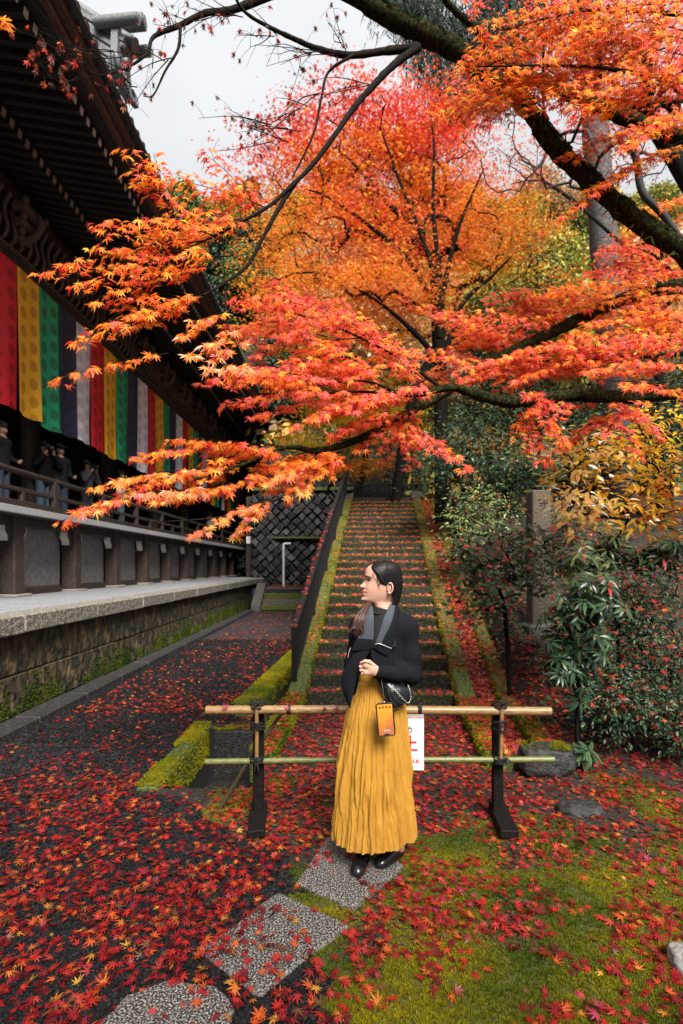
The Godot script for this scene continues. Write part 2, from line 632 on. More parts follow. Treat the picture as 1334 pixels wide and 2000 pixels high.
func build_ground() -> void:
	lump.seed = 11
	lump.frequency = 0.02
	lump.fractal_octaves = 3
	var xs := PackedFloat32Array(); var ds := PackedFloat32Array()
	var x := -90.0
	while x < 90.0:
		xs.append(x)
		var ax := absf(x)
		x += 0.06 if ax < 2.4 else (0.15 if ax < 5.0 else (0.6 if ax < 14.0 else 3.0))
	for e in [-1.305, -1.295, -0.645, -0.635, -3.305, -3.295]: xs.append(e)
	xs.sort()
	var d := -6.0
	while d < 150.0:
		ds.append(d)
		d += 0.4 if d < 1.2 else (0.06 if d < 7.0 else (0.15 if d < 17.0 else (0.4 if d < 30.0 else 2.0)))
	for e in [3.995, 4.005, 5.415, 5.425, 20.39, 20.41, 24.19, 24.21]: ds.append(e)
	ds.sort()
	var mb := MB.new()
	mb.use_col = true
	var cols := xs.size(); var rows := ds.size()
	var p := PackedVector3Array()
	for i in rows:
		for j in cols: p.append(Vector3(xs[j], ground(xs[j], ds[i]), -ds[i]))
	mb.grid(p, rows, cols, false, false)
	# grid() wrote white; recolour by what lies on the spot
	for i in rows:
		for j in cols:
			var gx := xs[j]; var gd := ds[i]
			var c := Color(0.016, 0.012, 0.008)
			if gd < 25.0:
				var g := gravel(gx, gd); var m := mossy(gx, gd)
				c = c.lerp(Color(0.06, 0.065, 0.01), smoothstep(0.35, 0.6, m))
				c = c.lerp(Color(0.012, 0.013, 0.016), g)
			mb.c[i * cols + j] = c
	var m := patt("ground_soil", [[0.0, lin(0.45, 0.45, 0.45)], [0.5, lin(0.8, 0.8, 0.8)], [1.0, lin(1, 1, 1)]], 2.0, 0.9, 0.05, 5.0, FastNoiseLite.TYPE_SIMPLEX_SMOOTH, Vector3.ONE, true)
	one("ground", mb.mesh(m), "", "", Vector3.ZERO, "", "structure")

func gravel_and_moss() -> void:
	rng.seed = 77
	# loose dark gravel
	var kinds := []
	for k in 3:
		var mb := MB.new()
		mb.bbox(Vector3.ZERO, Vector3(1.0, 0.55, 0.8), 0.22, Basis(), 0.16, rng)
		kinds.append(mb.mesh(leaf_mat("gravel_stone", Color(1, 1, 1), 0.6, 0.0, true, 0.25)))
	var xf := [[], [], []]; var cs := [[], [], []]
	var made := 0
	while made < 95000:
		var d := 1.5 + pow(rng.randf(), 1.7) * 10.5
		var half := d * 0.66
		var x := rng.randf_range(maxf(-half, -3.05), 0.15)
		made += 1
		if gravel(x, d) < rng.randf_range(0.25, 0.75): continue
		if x > -1.42 and d > 3.85 and d < 5.6: continue
		var k := rng.randi() % 3
		var s := rng.randf_range(0.008, 0.021) * (1.0 if d < 5 else 1.35)
		var b := Basis.from_euler(Vector3(rng.randf_range(-0.5, 0.5), rng.randf() * TAU, rng.randf_range(-0.5, 0.5))).scaled(Vector3(s, s, s))
		xf[k].append(Transform3D(b, Vector3(x, ground(x, d) + s * 0.18, -d)))
		var v := rng.randf_range(0.003, 0.013)
		if rng.randf() < 0.06: v *= 2.2
		cs[k].append(Color(v * 0.94, v * 0.98, v * 1.08))
	for k in 3:
		var o := copies(self, "gravel", kinds[k], xf[k], cs[k])
		tag(o, ["loose dark grey gravel of the path beside the hall", "darker chips among the gravel of the path", "blue grey pebbles scattered through the path gravel"][k], "gravel")
	# moss carpet: short upright tufts
	var tuft := MB.new()
	for k in 9:
		var a := rng.randf() * TAU; var r := rng.randf_range(0.0, 0.75)
		var q := Vector3(cos(a) * r, 0, sin(a) * r)
		var t := q * 1.35 + Vector3(rng.randf_range(-0.2, 0.2), rng.randf_range(0.55, 1.1), rng.randf_range(-0.2, 0.2))
		var sd := Vector3(-sin(a + 0.7), 0, cos(a + 0.7)) * 0.22
		tuft.tri(q - sd, q + sd, t)
	tuft_mesh = tuft.mesh(leaf_mat("moss_tuft", Color(1, 1, 1), 0.85, 0.5, true, 0.2))
	var mx := []; var mc := []
	for i in 150000:
		var d := 1.5 + pow(rng.randf(), 1.5) * 4.2
		var x := rng.randf_range(-minf(d * 0.66, 1.1), minf(d * 0.68, 3.2))
		if mossy(x, d) < rng.randf_range(0.36, 0.6): continue
		moss_at(mx, mc, Vector3(x, ground(x, d), -d), Vector3.UP, 0.9)
	tag(copies(self, "moss_carpet", tuft_mesh, mx, mc), "yellow green moss carpet on the ground before the barrier", "moss")

var tuft_mesh: ArrayMesh

# crumbs of old leaves and needles on bare soil, low green plants on the bank
func soil_cover() -> void:
	rng.seed = 78
	var xf := []; var cs := []
	var crumb := with_mat(oval_leaf(0.35, 0.3, 0.35), leaf_mat("crumb", Color(1, 1, 1), 0.7, 0.0))
	for i in 30000:
		var d := 2.3 + pow(rng.randf(), 1.4) * 8.0
		var x := rng.randf_range(-1.0, 0.68 * d)
		if gravel(x, d) > 0.4 or mossy(x, d) > 0.62 or (d > SD and stair_u(x, d) < 1.3): continue
		if x > -1.30 and x < -0.62 and d > 4.0 and d < 5.42: continue
		xf.append(leaf_xf(Vector3(x, ground(x, d) + 0.004, -d), Vector3(rng.randf_range(-0.5, 0.5), 1, rng.randf_range(-0.5, 0.5)), rng.randf() * TAU, rng.randf_range(0.012, 0.04)))
		var v := rng.randf_range(0.3, 1.3)
		cs.append(Color(0.085 * v, 0.042 * v, 0.02 * v) if rng.randf() < 0.75 else Color(0.04 * v, 0.06 * v, 0.015 * v))
	tag(copies(self, "leaf_crumbs", crumb, xf, cs), "brown crumbs of old leaves on the bare soil", "leaf litter")
	var gx := []; var gc := []
	var gl := with_mat(oval_leaf(0.5, 0.2, 0.25), leaf_mat("ground_cover_leaf", Color(1, 1, 1), 0.4, 0.5))
	for i in 26000:
		var d := 5.0 + pow(rng.randf(), 1.1) * 12.0
		var x := rng.randf_range(1.5 + maxf(d - SD, 0.0) * SK, 0.72 * d)
		if stair_u(x, d) < 1.5 or lump.get_noise_2d(x * 35.0, d * 35.0 + 40.0) < -0.1: continue
		gx.append(leaf_xf(Vector3(x, ground(x, d) + rng.randf() * rng.randf() * 0.16, -d), Vector3(rng.randf_range(-0.7, 0.7), 1, rng.randf_range(-0.2, 1.0)), rng.randf() * TAU, rng.randf_range(0.03, 0.075)))
		var v := rng.randf_range(0.5, 1.5)
		gc.append(Color(0.028 * v, 0.055 * v, 0.018 * v))
	tag(copies(self, "ground_cover", gl, gx, gc), "low dark green ground cover on the bank", "ground cover")

func moss_at(mx: Array, mc: Array, p: Vector3, up: Vector3, size: float) -> void:
	var s := rng.randf_range(0.006, 0.015) * size
	mx.append(leaf_xf(p, up + Vector3(rng.randf_range(-0.3, 0.3), 0, rng.randf_range(-0.3, 0.3)), rng.randf() * TAU, s))
	var v := rng.randf_range(0.55, 1.25) * (1.4 if p.z < -4.3 else 1.0)
	var y := clampf(lump.get_noise_2d(p.x * 70.0, p.z * 70.0) + 0.5, 0, 1)
	mc.append(Color(lerpf(0.06, 0.25, y) * v, lerpf(0.095, 0.215, y) * v, 0.009 * v))

# ---------------------------------------------------------------- stairs, kerbs, railing
var stone_dark: StandardMaterial3D
var stone_moss: StandardMaterial3D
var stone_grey: StandardMaterial3D
var iron: StandardMaterial3D

func stone_mats() -> void:
	stone_dark = patt("stone_dark", [[0.0, lin(0.02, 0.02, 0.018)], [0.45, lin(0.05, 0.05, 0.045)], [0.7, lin(0.1, 0.1, 0.092)], [1.0, lin(0.22, 0.22, 0.2)]], 1.1, 0.75, 0.03, 5.0)
	stone_moss = patt("stone_moss", [[0.0, lin(0.02, 0.022, 0.012)], [0.4, lin(0.04, 0.055, 0.012)], [0.62, lin(0.075, 0.11, 0.012)], [1.0, lin(0.17, 0.2, 0.03)]], 1.3, 0.9, 0.03, 6.0)
	stone_grey = patt("stone_grey", [[0.0, lin(0.1, 0.1, 0.095)], [0.5, lin(0.2, 0.2, 0.19)], [1.0, lin(0.34, 0.33, 0.31)]], 1.4, 0.8, 0.05, 4.0)
	iron = flat("black_iron", lin(0.010, 0.011, 0.013), 0.45, 0.0, 0.3)

var tread_spots := []     # places where fallen leaves lie on the stairs: [point, up]

func stairs() -> void:
	rng.seed = 31
	var st := thing("stone_stairway", "long flight of mossy stone steps strewn with red leaves", "stairway", sbase)
	var step_stone := patt("step_stone", [[0.0, lin(0.004, 0.004, 0.003)], [0.5, lin(0.011, 0.012, 0.007)], [0.68, lin(0.026, 0.03, 0.01)], [1.0, lin(0.13, 0.125, 0.1)]], 1.0, 0.85, 0.03, 6.0)
	var mx := []; var mc := []
	var bs := Basis(sright, Vector3.UP, -sfwd)
	for k in STEPS:
		var mb := MB.new()
		var h := (k + 1) * RISE; var w := k * TREAD
		# two or three blocks per step, a hair apart
		var cuts := [-0.845, rng.randf_range(-0.35, 0.3), 0.845]
		for j in 2:
			var u0: float = cuts[j] + (0.003 if j else 0.0); var u1: float = cuts[j + 1] - (0.0 if j else 0.003)
			var dh := rng.randf_range(-0.012, 0.010)
			mb.bbox(S((u0 + u1) * 0.5, h - 0.1 + dh, w + 0.24 + rng.randf_range(-0.018, 0.016)) - sbase, Vector3(u1 - u0, 0.2, 0.48), 0.016, bs, 0.009, rng)
		var near := 1.0 if k < 12 else 0.6
		part(st, "step", mb.mesh(step_stone))
		# moss on the nosing and the riser, uneven along the step
		for i in int(900 * near):
			var u := rng.randf_range(-0.84, 0.84)
			var dense := lump.get_noise_2d(u * 130.0 + k * 91.0, k * 37.0) + (0.25 if absf(u) > 0.45 else 0.0) + 0.12
			if rng.randf() > smoothstep(-0.35, 0.4, dense): continue
			if rng.randf() < 0.55: moss_at(mx, mc, S(u, h + 0.004 - rng.randf() * RISE * 0.8 * rng.randf(), w - 0.004), -sfwd + Vector3(0, 0.6, 0), 1.25)
			else: moss_at(mx, mc, S(u, h + 0.002, w + rng.randf() * 0.09), Vector3.UP - sfwd * 0.5, 1.25)
		for i in int(140.0 if k < 8 else 190.0):
			var u := rng.randf_range(-0.83, 0.83)
			var front := rng.randf() < 0.6
			tread_spots.append([S(u, h + 0.004 + (rng.randf() * 0.03 if front else 0.0), w + (0.012 + 0.09 * rng.randf() if front else 0.03 + TREAD * 0.9 * rng.randf())), Vector3.UP + (-sfwd * rng.randf_range(0.0, 1.3) if front else Vector3.ZERO), 1])
	# body of the flight under the steps, and its side walls
	var body := MB.new()
	var L := STEPS * TREAD
	body.prism(PackedVector2Array([Vector2(0.2, -0.3), Vector2(L + 1.0, -0.3), Vector2(L + 1.0, STEPS * RISE - 0.06), Vector2(L, STEPS * RISE - 0.06), Vector2(0.2, -0.02)]), -1.03, 1.05, Transform3D(Basis(sfwd, Vector3.UP, sright), Vector3.ZERO))
	part(st, "flight_core", body.mesh(stone_dark))
	# sloping kerbs either side: two on the right with a leaf filled channel between, one on the left
	for e in [[-0.945, 0.2, "kerb", -1.9], [0.955, 0.2, "kerb", -1.9], [1.40, 0.16, "outer_kerb", -1.6]]:
		var u: float = e[0]; var wd: float = e[1]
		var segs := 13
		for k in segs:
			var w0 := lerpf(e[3], L, float(k) / segs); var w1 := lerpf(e[3], L, float(k + 1) / segs) - 0.012
			var mb := MB.new()
			var h0 := kerb_h(w0, u); var h1 := kerb_h(w1, u)
			var tilt := atan2(h1 - h0, w1 - w0)
			var fw := (sfwd * cos(tilt) + Vector3.UP * sin(tilt)).normalized()
			var b2 := Basis(sright, sright.cross(fw) * -1.0, -fw)
			b2.y = b2.z.cross(b2.x)
			mb.bbox(S(u, (h0 + h1) * 0.5 - 0.14, (w0 + w1) * 0.5) - sbase, Vector3(wd, 0.28, Vector2(w1 - w0, h1 - h0).length()), 0.02, b2, 0.006, rng)
			part(st, "kerb_stone", mb.mesh(stone_moss))
		for i in 9000:
			var w := lerpf(e[3], L, pow(rng.randf(), 1.3))
			var q := rng.randf_range(-0.5, 0.5) * wd
			var side := rng.randf() < 0.3
			var p := S(u + q, kerb_h(w, u) + 0.001, w)
			if side: p = S(u + (0.5 if u < 0 else -0.5) * wd * 1.02, kerb_h(w, u) - rng.randf() * 0.12, w)
			moss_at(mx, mc, p, Vector3.UP - sfwd * 0.3 + (sright * (1.0 if u < 0 else -1.0) if side else Vector3.ZERO), 1.4)
		for i in (950 if u > 0 else 420):
			var w := lerpf(e[3], L, pow(rng.randf(), 0.9))
			tread_spots.append([S(u + rng.randf_range(-0.5, 0.5) * wd, kerb_h(w, u) + 0.008, w), (Vector3.UP - sfwd * 0.3).normalized(), 2])
	# channel of leaves between the two right kerbs
	var ch := MB.new()
	ch.prism(PackedVector2Array([Vector2(-1.6, -0.3), Vector2(0.3, -0.3), Vector2(L, kerb_h(L, 1) - 0.6), Vector2(L, kerb_h(L, 1) - 0.08), Vector2(0.0, kerb_h(0.0, 1) - 0.08), Vector2(-1.6, -0.0)]), 1.055, 1.32, Transform3D(Basis(sfwd, Vector3.UP, sright), Vector3.ZERO))
	part(st, "leaf_channel", ch.mesh(step_stone))
	for i in 5200:
		var w := lerpf(-1.6, L, pow(rng.randf(), 0.85))
		tread_spots.append([S(rng.randf_range(1.06, 1.31), (kerb_h(w, 1) - 0.065 if w > 0.0 else lerpf(kerb_h(0.0, 1) - 0.07, 0.01, w / -1.6)) + rng.randf() * 0.02, w), (Vector3.UP - sfwd * 0.3).normalized(), 2])
	var cap := MB.new()
	cap.bbox(S(0.98, kerb_h(L, 1) + 0.06, L + 0.1) - sbase, Vector3(0.4, 0.2, 0.34), 0.03, bs, 0.01, rng)
	part(st, "end_stone", cap.mesh(stone_dark))
	var cap2 := MB.new()
	cap2.bbox(S(-0.98, kerb_h(L, 1) + 0.02, L + 0.1) - sbase, Vector3(0.34, 0.2, 0.34), 0.03, bs, 0.01, rng)
	part(st, "end_stone", cap2.mesh(stone_dark))
	var mo := copies(st, "moss", tuft_mesh, rebase(mx, sbase), mc)
	mo.set_meta("kind", "stuff")

func rebase(xf: Array, o: Vector3) -> Array:
	for k in xf.size(): xf[k] = Transform3D(xf[k].basis, xf[k].origin - o)
	return xf

func kerb_h(w: float, _u: float) -> float:
	if w < 0.0: return 0.16 + w * 0.03
	return 0.16 + w * (RISE / TREAD)

func railing() -> void:
	var rl := thing("iron_handrail", "black iron handrail with close upright bars climbing beside the stone steps", "railing", S(-1.0, 0, 0.2))
	var o := S(-1.0, 0, 0.2)
	var L := STEPS * TREAD
	var u := -1.0
	var top := func(w: float) -> float: return kerb_h(w, u) + (0.66 + 0.05 * minf(w, 2.0))
	var fw := (sfwd * TREAD + Vector3.UP * RISE).normalized()
	var bs := Basis(sright, fw.cross(sright) * -1.0, -fw)
	bs.y = bs.z.cross(bs.x)
	var hr := MB.new()
	# flat-topped rail in three lengths
	var ws := [0.1, 0.5, 4.9, L + 0.1]
	for k in 3:
		var a: Vector3 = S(u, top.call(ws[k]), ws[k]) - o; var b: Vector3 = S(u, top.call(ws[k + 1]), ws[k + 1]) - o
		var m := MB.new()
		var f := (b - a).normalized()
		var y := sright.cross(f)
		m.bbox((a + b) * 0.5, Vector3(0.075, 0.045, a.distance_to(b) + 0.004), 0.008, Basis(sright, y, -f))
		part(rl, "top_rail", m.mesh(iron))
		var c := MB.new()
		c.bbox((a + b) * 0.5 - Vector3(0, 0.6, 0), Vector3(0.03, 0.03, a.distance_to(b)), 0.004, Basis(sright, y, -f))
		part(rl, "bottom_rail", c.mesh(iron))
	var pm := MB.new()
	pm.bbox(Vector3(0, 0.37, 0), Vector3(0.06, 0.74, 0.05), 0.006, Basis(sright, Vector3.UP, -sfwd))
	var pmesh := pm.mesh(iron)
	for k in 6: part(rl, "post", pmesh, S(u, kerb_h(0.12 + k * 1.79, u) - 0.08, 0.12 + k * 1.79) - o)
	var bar := MB.new()
	bar.box(Vector3(0, 0.3, 0), Vector3(0.014, 0.6, 0.03), Basis(sright, Vector3.UP, -sfwd))
	var bmesh := bar.mesh(iron)
	for k in 84:
		var w := 0.22 + k * 0.107
		part(rl, "baluster", bmesh, S(u, top.call(w) - 0.61, w) - o)
	# the fence across the top landing
	var tf := thing("iron_fence", "low black iron fence closing the landing at the head of the steps", "fence", S(0, STEPS * RISE, L + 0.9))
	var r := MB.new()
	r.bbox(Vector3(0, 0.66, 0), Vector3(2.2, 0.05, 0.05), 0.008, Basis(sright, Vector3.UP, -sfwd))
	part(tf, "top_rail", r.mesh(iron))
	var r2 := MB.new()
	r2.bbox(Vector3(0, 0.1, 0), Vector3(2.2, 0.03, 0.03), 0.005, Basis(sright, Vector3.UP, -sfwd))
	part(tf, "bottom_rail", r2.mesh(iron))
	var b3 := MB.new()
	b3.box(Vector3(0, 0.35, 0), Vector3(0.018, 0.6, 0.018), Basis(sright, Vector3.UP, -sfwd))
	var bm := b3.mesh(iron)
	for k in 18: part(tf, "baluster", bm, sright * (-1.05 + k * 0.1235))
	var b4 := MB.new()
	b4.bbox(Vector3(0, 0.34, 0), Vector3(0.05, 0.74, 0.05), 0.006, Basis(sright, Vector3.UP, -sfwd))
	for s in [-1.1, 1.1]: part(tf, "post", b4.mesh(iron), sright * s)

# ---------------------------------------------------------------- low stonework left of the stairs
func drain_and_kerbs() -> void:
	rng.seed = 42
	var g := thing("drain_pit", "open stone lined drain pit with mossy rim beside the bamboo barrier", "drain", Vector3(-0.97, 0, -4.7))
	var o := Vector3(-0.97, 0, -4.7)
	var pit_dark := patt("kerb_dark", [[0.0, lin(0.006, 0.006, 0.006)], [0.5, lin(0.016, 0.016, 0.0165)], [1.0, lin(0.055, 0.053, 0.05)]], 1.1, 0.7, 0.03, 5.0)
	var mx := []; var mc := []
	for e in [[Vector3(-1.38, -0.22, -4.72), Vector3(0.16, 0.52, 1.62)], [Vector3(-0.94, -0.26, -5.5), Vector3(0.66, 0.5, 0.16)], [Vector3(-0.95, -0.3, -3.93), Vector3(0.7, 0.5, 0.12)]]:
		var mb := MB.new()
		mb.bbox(e[0] - o, e[1], 0.018, Basis(), 0.008, rng)
		part(g, "rim_stone", mb.mesh(stone_moss if e[0].x < -1.2 else pit_dark))
		var c: Vector3 = e[0]; var s: Vector3 = e[1]
		for i in 2600:
			var q := Vector3(c.x + rng.randf_range(-0.5, 0.5) * s.x, c.y + s.y * 0.5, c.z + rng.randf_range(-0.5, 0.5) * s.z)
			if lump.get_noise_2d(q.x * 160, q.z * 160) > (-0.25 if c.x < -1.2 else 0.05):
				moss_at(mx, mc, q, Vector3.UP, 1.2)
			if c.x < -1.2 and rng.randf() < 0.5:
				moss_at(mx, mc, Vector3(c.x + s.x * 0.5 + 0.002, c.y + s.y * 0.5 - rng.randf() * 0.3, q.z), Vector3(1, 0.4, 0), 1.3)
	var fl := MB.new()
	fl.bbox(Vector3(-0.97, -0.53, -4.7) - o, Vector3(0.68, 0.05, 1.45), 0.01)
	part(g, "floor_slab", fl.mesh(pit_dark))
	copies(g, "moss", tuft_mesh, rebase(mx, o), mc)
	# mossy kerb stones left of the gutter
	var kx := []; var kc := []
	for k in 9:
		var w0 := -0.55 + k * 1.35
		var mb := MB.new()
		var c := S(-1.42, -0.02, w0 + 0.66)
		mb.bbox(Vector3.ZERO, Vector3(0.26, 0.32, 1.33), 0.03, Basis(sright, Vector3.UP, -sfwd), 0.012, rng)
		var ks := one("kerb_stone", mb.mesh(stone_moss), "moss covered kerb stone edging the gutter, number %s from the drain pit" % ["one", "two", "three", "four", "five", "six", "seven", "eight", "nine"][k], "kerb stone", c, "mossy kerb stones along the gutter")
		var ax := []; var ac := []
		for i in (2400 if k < 3 else 700):
			var q := c + sright * rng.randf_range(-0.13, 0.13) + sfwd * rng.randf_range(-0.66, 0.66) + Vector3(0, 0.16, 0)
			var top := rng.randf() < 0.75
			if not top: q = c + sright * (0.132 if rng.randf() < 0.5 else -0.132) + sfwd * rng.randf_range(-0.66, 0.66) + Vector3(0, rng.randf_range(0.0, 0.16), 0)
			moss_at(ax, ac, q, Vector3.UP, 1.6)
		copies(ks, "moss", tuft_mesh, rebase(ax, c), ac)
	# dark kerb between the path and the terrace wall
	var kerb_dark := patt("kerb_dark", [[0.0, lin(0.006, 0.006, 0.006)], [0.5, lin(0.016, 0.016, 0.0165)], [1.0, lin(0.055, 0.053, 0.05)]], 1.1, 0.7, 0.03, 5.0)
	for k in 17:
		var mb := MB.new()
		var c := Vector3(-3.18, 0.02, -(1.9 + k * 1.05))
		mb.bbox(Vector3.ZERO, Vector3(0.27, 0.12, 1.04), 0.015, Basis(), 0.006, rng)
		one("path_kerb", mb.mesh(kerb_dark), "dark kerb slab below the terrace wall, %s along the path" % nth(k), "kerb stone", c, "dark kerb slabs along the path")
	# rough stones right of the barrier
	var bl := boulder(Vector3(0.42, 0.25, 0.26), 8)
	var b := one("stone_block", bl.mesh(kerb_dark), "dark mossy rectangular stone block under the shrubs", "stone", Vector3(1.56, 0.1, -4.25))
	var ax := []; var ac := []
	for i in 500:
		var q := Vector3(rng.randf_range(-0.18, 0.18), 0.115, rng.randf_range(-0.11, 0.11))
		if q.x < 0.02 and rng.randf() < 0.8: continue
		moss_at(ax, ac, q, Vector3.UP, 1.3)
	copies(b, "moss", tuft_mesh, ax, ac)
	for e in [[Vector3(1.55, 0.0, -3.6), Vector3(0.3, 0.12, 0.2), "low half buried stone in the moss near the barrier foot"], [Vector3(1.39, 0.02, -2.2), Vector3(0.16, 0.12, 0.14), "small pale stone at the right edge of the moss"], [Vector3(2.35, 0.15, -5.2), Vector3(0.5, 0.3, 0.3), "rounded boulder in the shade of the shrubs"]]:
		one("garden_stone", boulder(e[1], 5 + int(e[1].x * 100.0)).mesh(stone_grey if e[1].x < 0.2 else kerb_dark), e[2], "stone", e[0])

func boulder(s: Vector3, seed_: int) -> MB:
	var fn := FastNoiseLite.new()
	fn.seed = seed_
	fn.frequency = 1.0
	var mb := MB.new()
	var seg := 36
	var rows := 20
	var p := PackedVector3Array()
	for i in rows:
		var a := PI * i / (rows - 1)
		for j in seg:
			var b := TAU * j / seg
			var q := Vector3(sin(a) * cos(b), -cos(a), -sin(a) * sin(b))
			var sq := Vector3(signf(q.x) * pow(absf(q.x), 0.7), signf(q.y) * pow(absf(q.y), 0.7), signf(q.z) * pow(absf(q.z), 0.7))
			var r := 0.5 * (1.0 + 0.2 * fn.get_noise_3dv(q * 1.1) + 0.09 * fn.get_noise_3dv(q * 3.7 + Vector3.ONE) + 0.035 * fn.get_noise_3dv(q * 11.0))
			p.append(Vector3(sq.x * s.x, sq.y * s.y, sq.z * s.z) * r)
	mb.grid(p, rows, seg, true)
	return mb

func nth(k: int) -> String:
	var w := ["first", "second", "third", "fourth", "fifth", "sixth", "seventh", "eighth", "ninth", "tenth", "eleventh", "twelfth", "thirteenth", "fourteenth", "fifteenth", "sixteenth", "seventeenth", "eighteenth", "nineteenth", "twentieth"]
	if k < 20: return w[k]
	if k < 30: return ["twenty-first", "twenty-second", "twenty-third", "twenty-fourth", "twenty-fifth", "twenty-sixth", "twenty-seventh", "twenty-eighth", "twenty-ninth", "thirtieth"][k - 20]
	return ["thirty-first", "thirty-second", "thirty-third", "thirty-fourth", "thirty-fifth", "thirty-sixth", "thirty-seventh", "thirty-eighth", "thirty-ninth", "fortieth"][k - 30]

func stepping_stones() -> void:
	rng.seed = 9
	var gr := patt("speckled_granite", [[0.0, lin(0.012, 0.012, 0.012)], [0.42, lin(0.014, 0.014, 0.013)], [0.52, lin(0.06, 0.057, 0.053)], [0.6, lin(0.24, 0.225, 0.21)], [1.0, lin(0.6, 0.57, 0.54)]], 2.0, 0.7, 0.085, 6.0)
	var sets := [
		[PackedVector2Array([Vector2(575, 1722), Vector2(690, 1772), Vector2(790, 1690), Vector2(720, 1622), Vector2(640, 1634)]), "speckled granite stepping stone under the person's shoes"],
		[PackedVector2Array([Vector2(545, 1742), Vector2(682, 1806), Vector2(510, 1950), Vector2(388, 1858)]), "square speckled granite stepping stone, second in the row"],
		[PackedVector2Array([Vector2(180, 2010), Vector2(250, 1945), Vector2(335, 1912), Vector2(420, 1925), Vector2(462, 1965), Vector2(430, 2060), Vector2(300, 2150), Vector2(170, 2090)]), "rounded speckled stepping stone at the gravel edge, nearest of the row"],
	]
	for e in sets:
		var w := PackedVector2Array()
		var c := Vector2.ZERO
		for q in e[0]:
			var d: float = (EYE - 0.02) * F / (q.y - 1105.0)
			w.append(Vector2((q.x - 667.0) / F * d, d))
			c += w[-1] / e[0].size()
		# rough outline: subdivide and jitter
		var o := PackedVector2Array()
		for k in w.size():
			for j in 5: o.append(w[k].lerp(w[(k + 1) % w.size()], j / 5.0) - c + Vector2(rng.randf_range(-0.008, 0.008), rng.randf_range(-0.008, 0.008)))
		var mb := MB.new()
		var m := o.size()
		var rows := [[1.0, -0.04], [1.0, 0.014], [0.975, 0.022], [0.93, 0.025]]
		for k in m:
			var a := o[k]; var b := o[(k + 1) % m]
			for r in 3:
				mb.out_quad(Vector3(a.x * rows[r][0], rows[r][1], -a.y * rows[r][0]), Vector3(b.x * rows[r][0], rows[r][1], -b.y * rows[r][0]), Vector3(b.x * rows[r + 1][0], rows[r + 1][1], -b.y * rows[r + 1][0]), Vector3(a.x * rows[r + 1][0], rows[r + 1][1], -a.y * rows[r + 1][0]), Vector3(0, -0.2, 0))
			mb.out_tri(Vector3(a.x * 0.93, 0.025, -a.y * 0.93), Vector3(b.x * 0.93, 0.025, -b.y * 0.93), Vector3(0, 0.025, 0), Vector3(0, -1, 0))
		one("stepping_stone", mb.mesh(gr), e[1], "stepping stone", Vector3(c.x, 0, -c.y), "stepping stones")

# ---------------------------------------------------------------- temple hall on the left
const TD0 := 2.6
const TD1 := 35.6

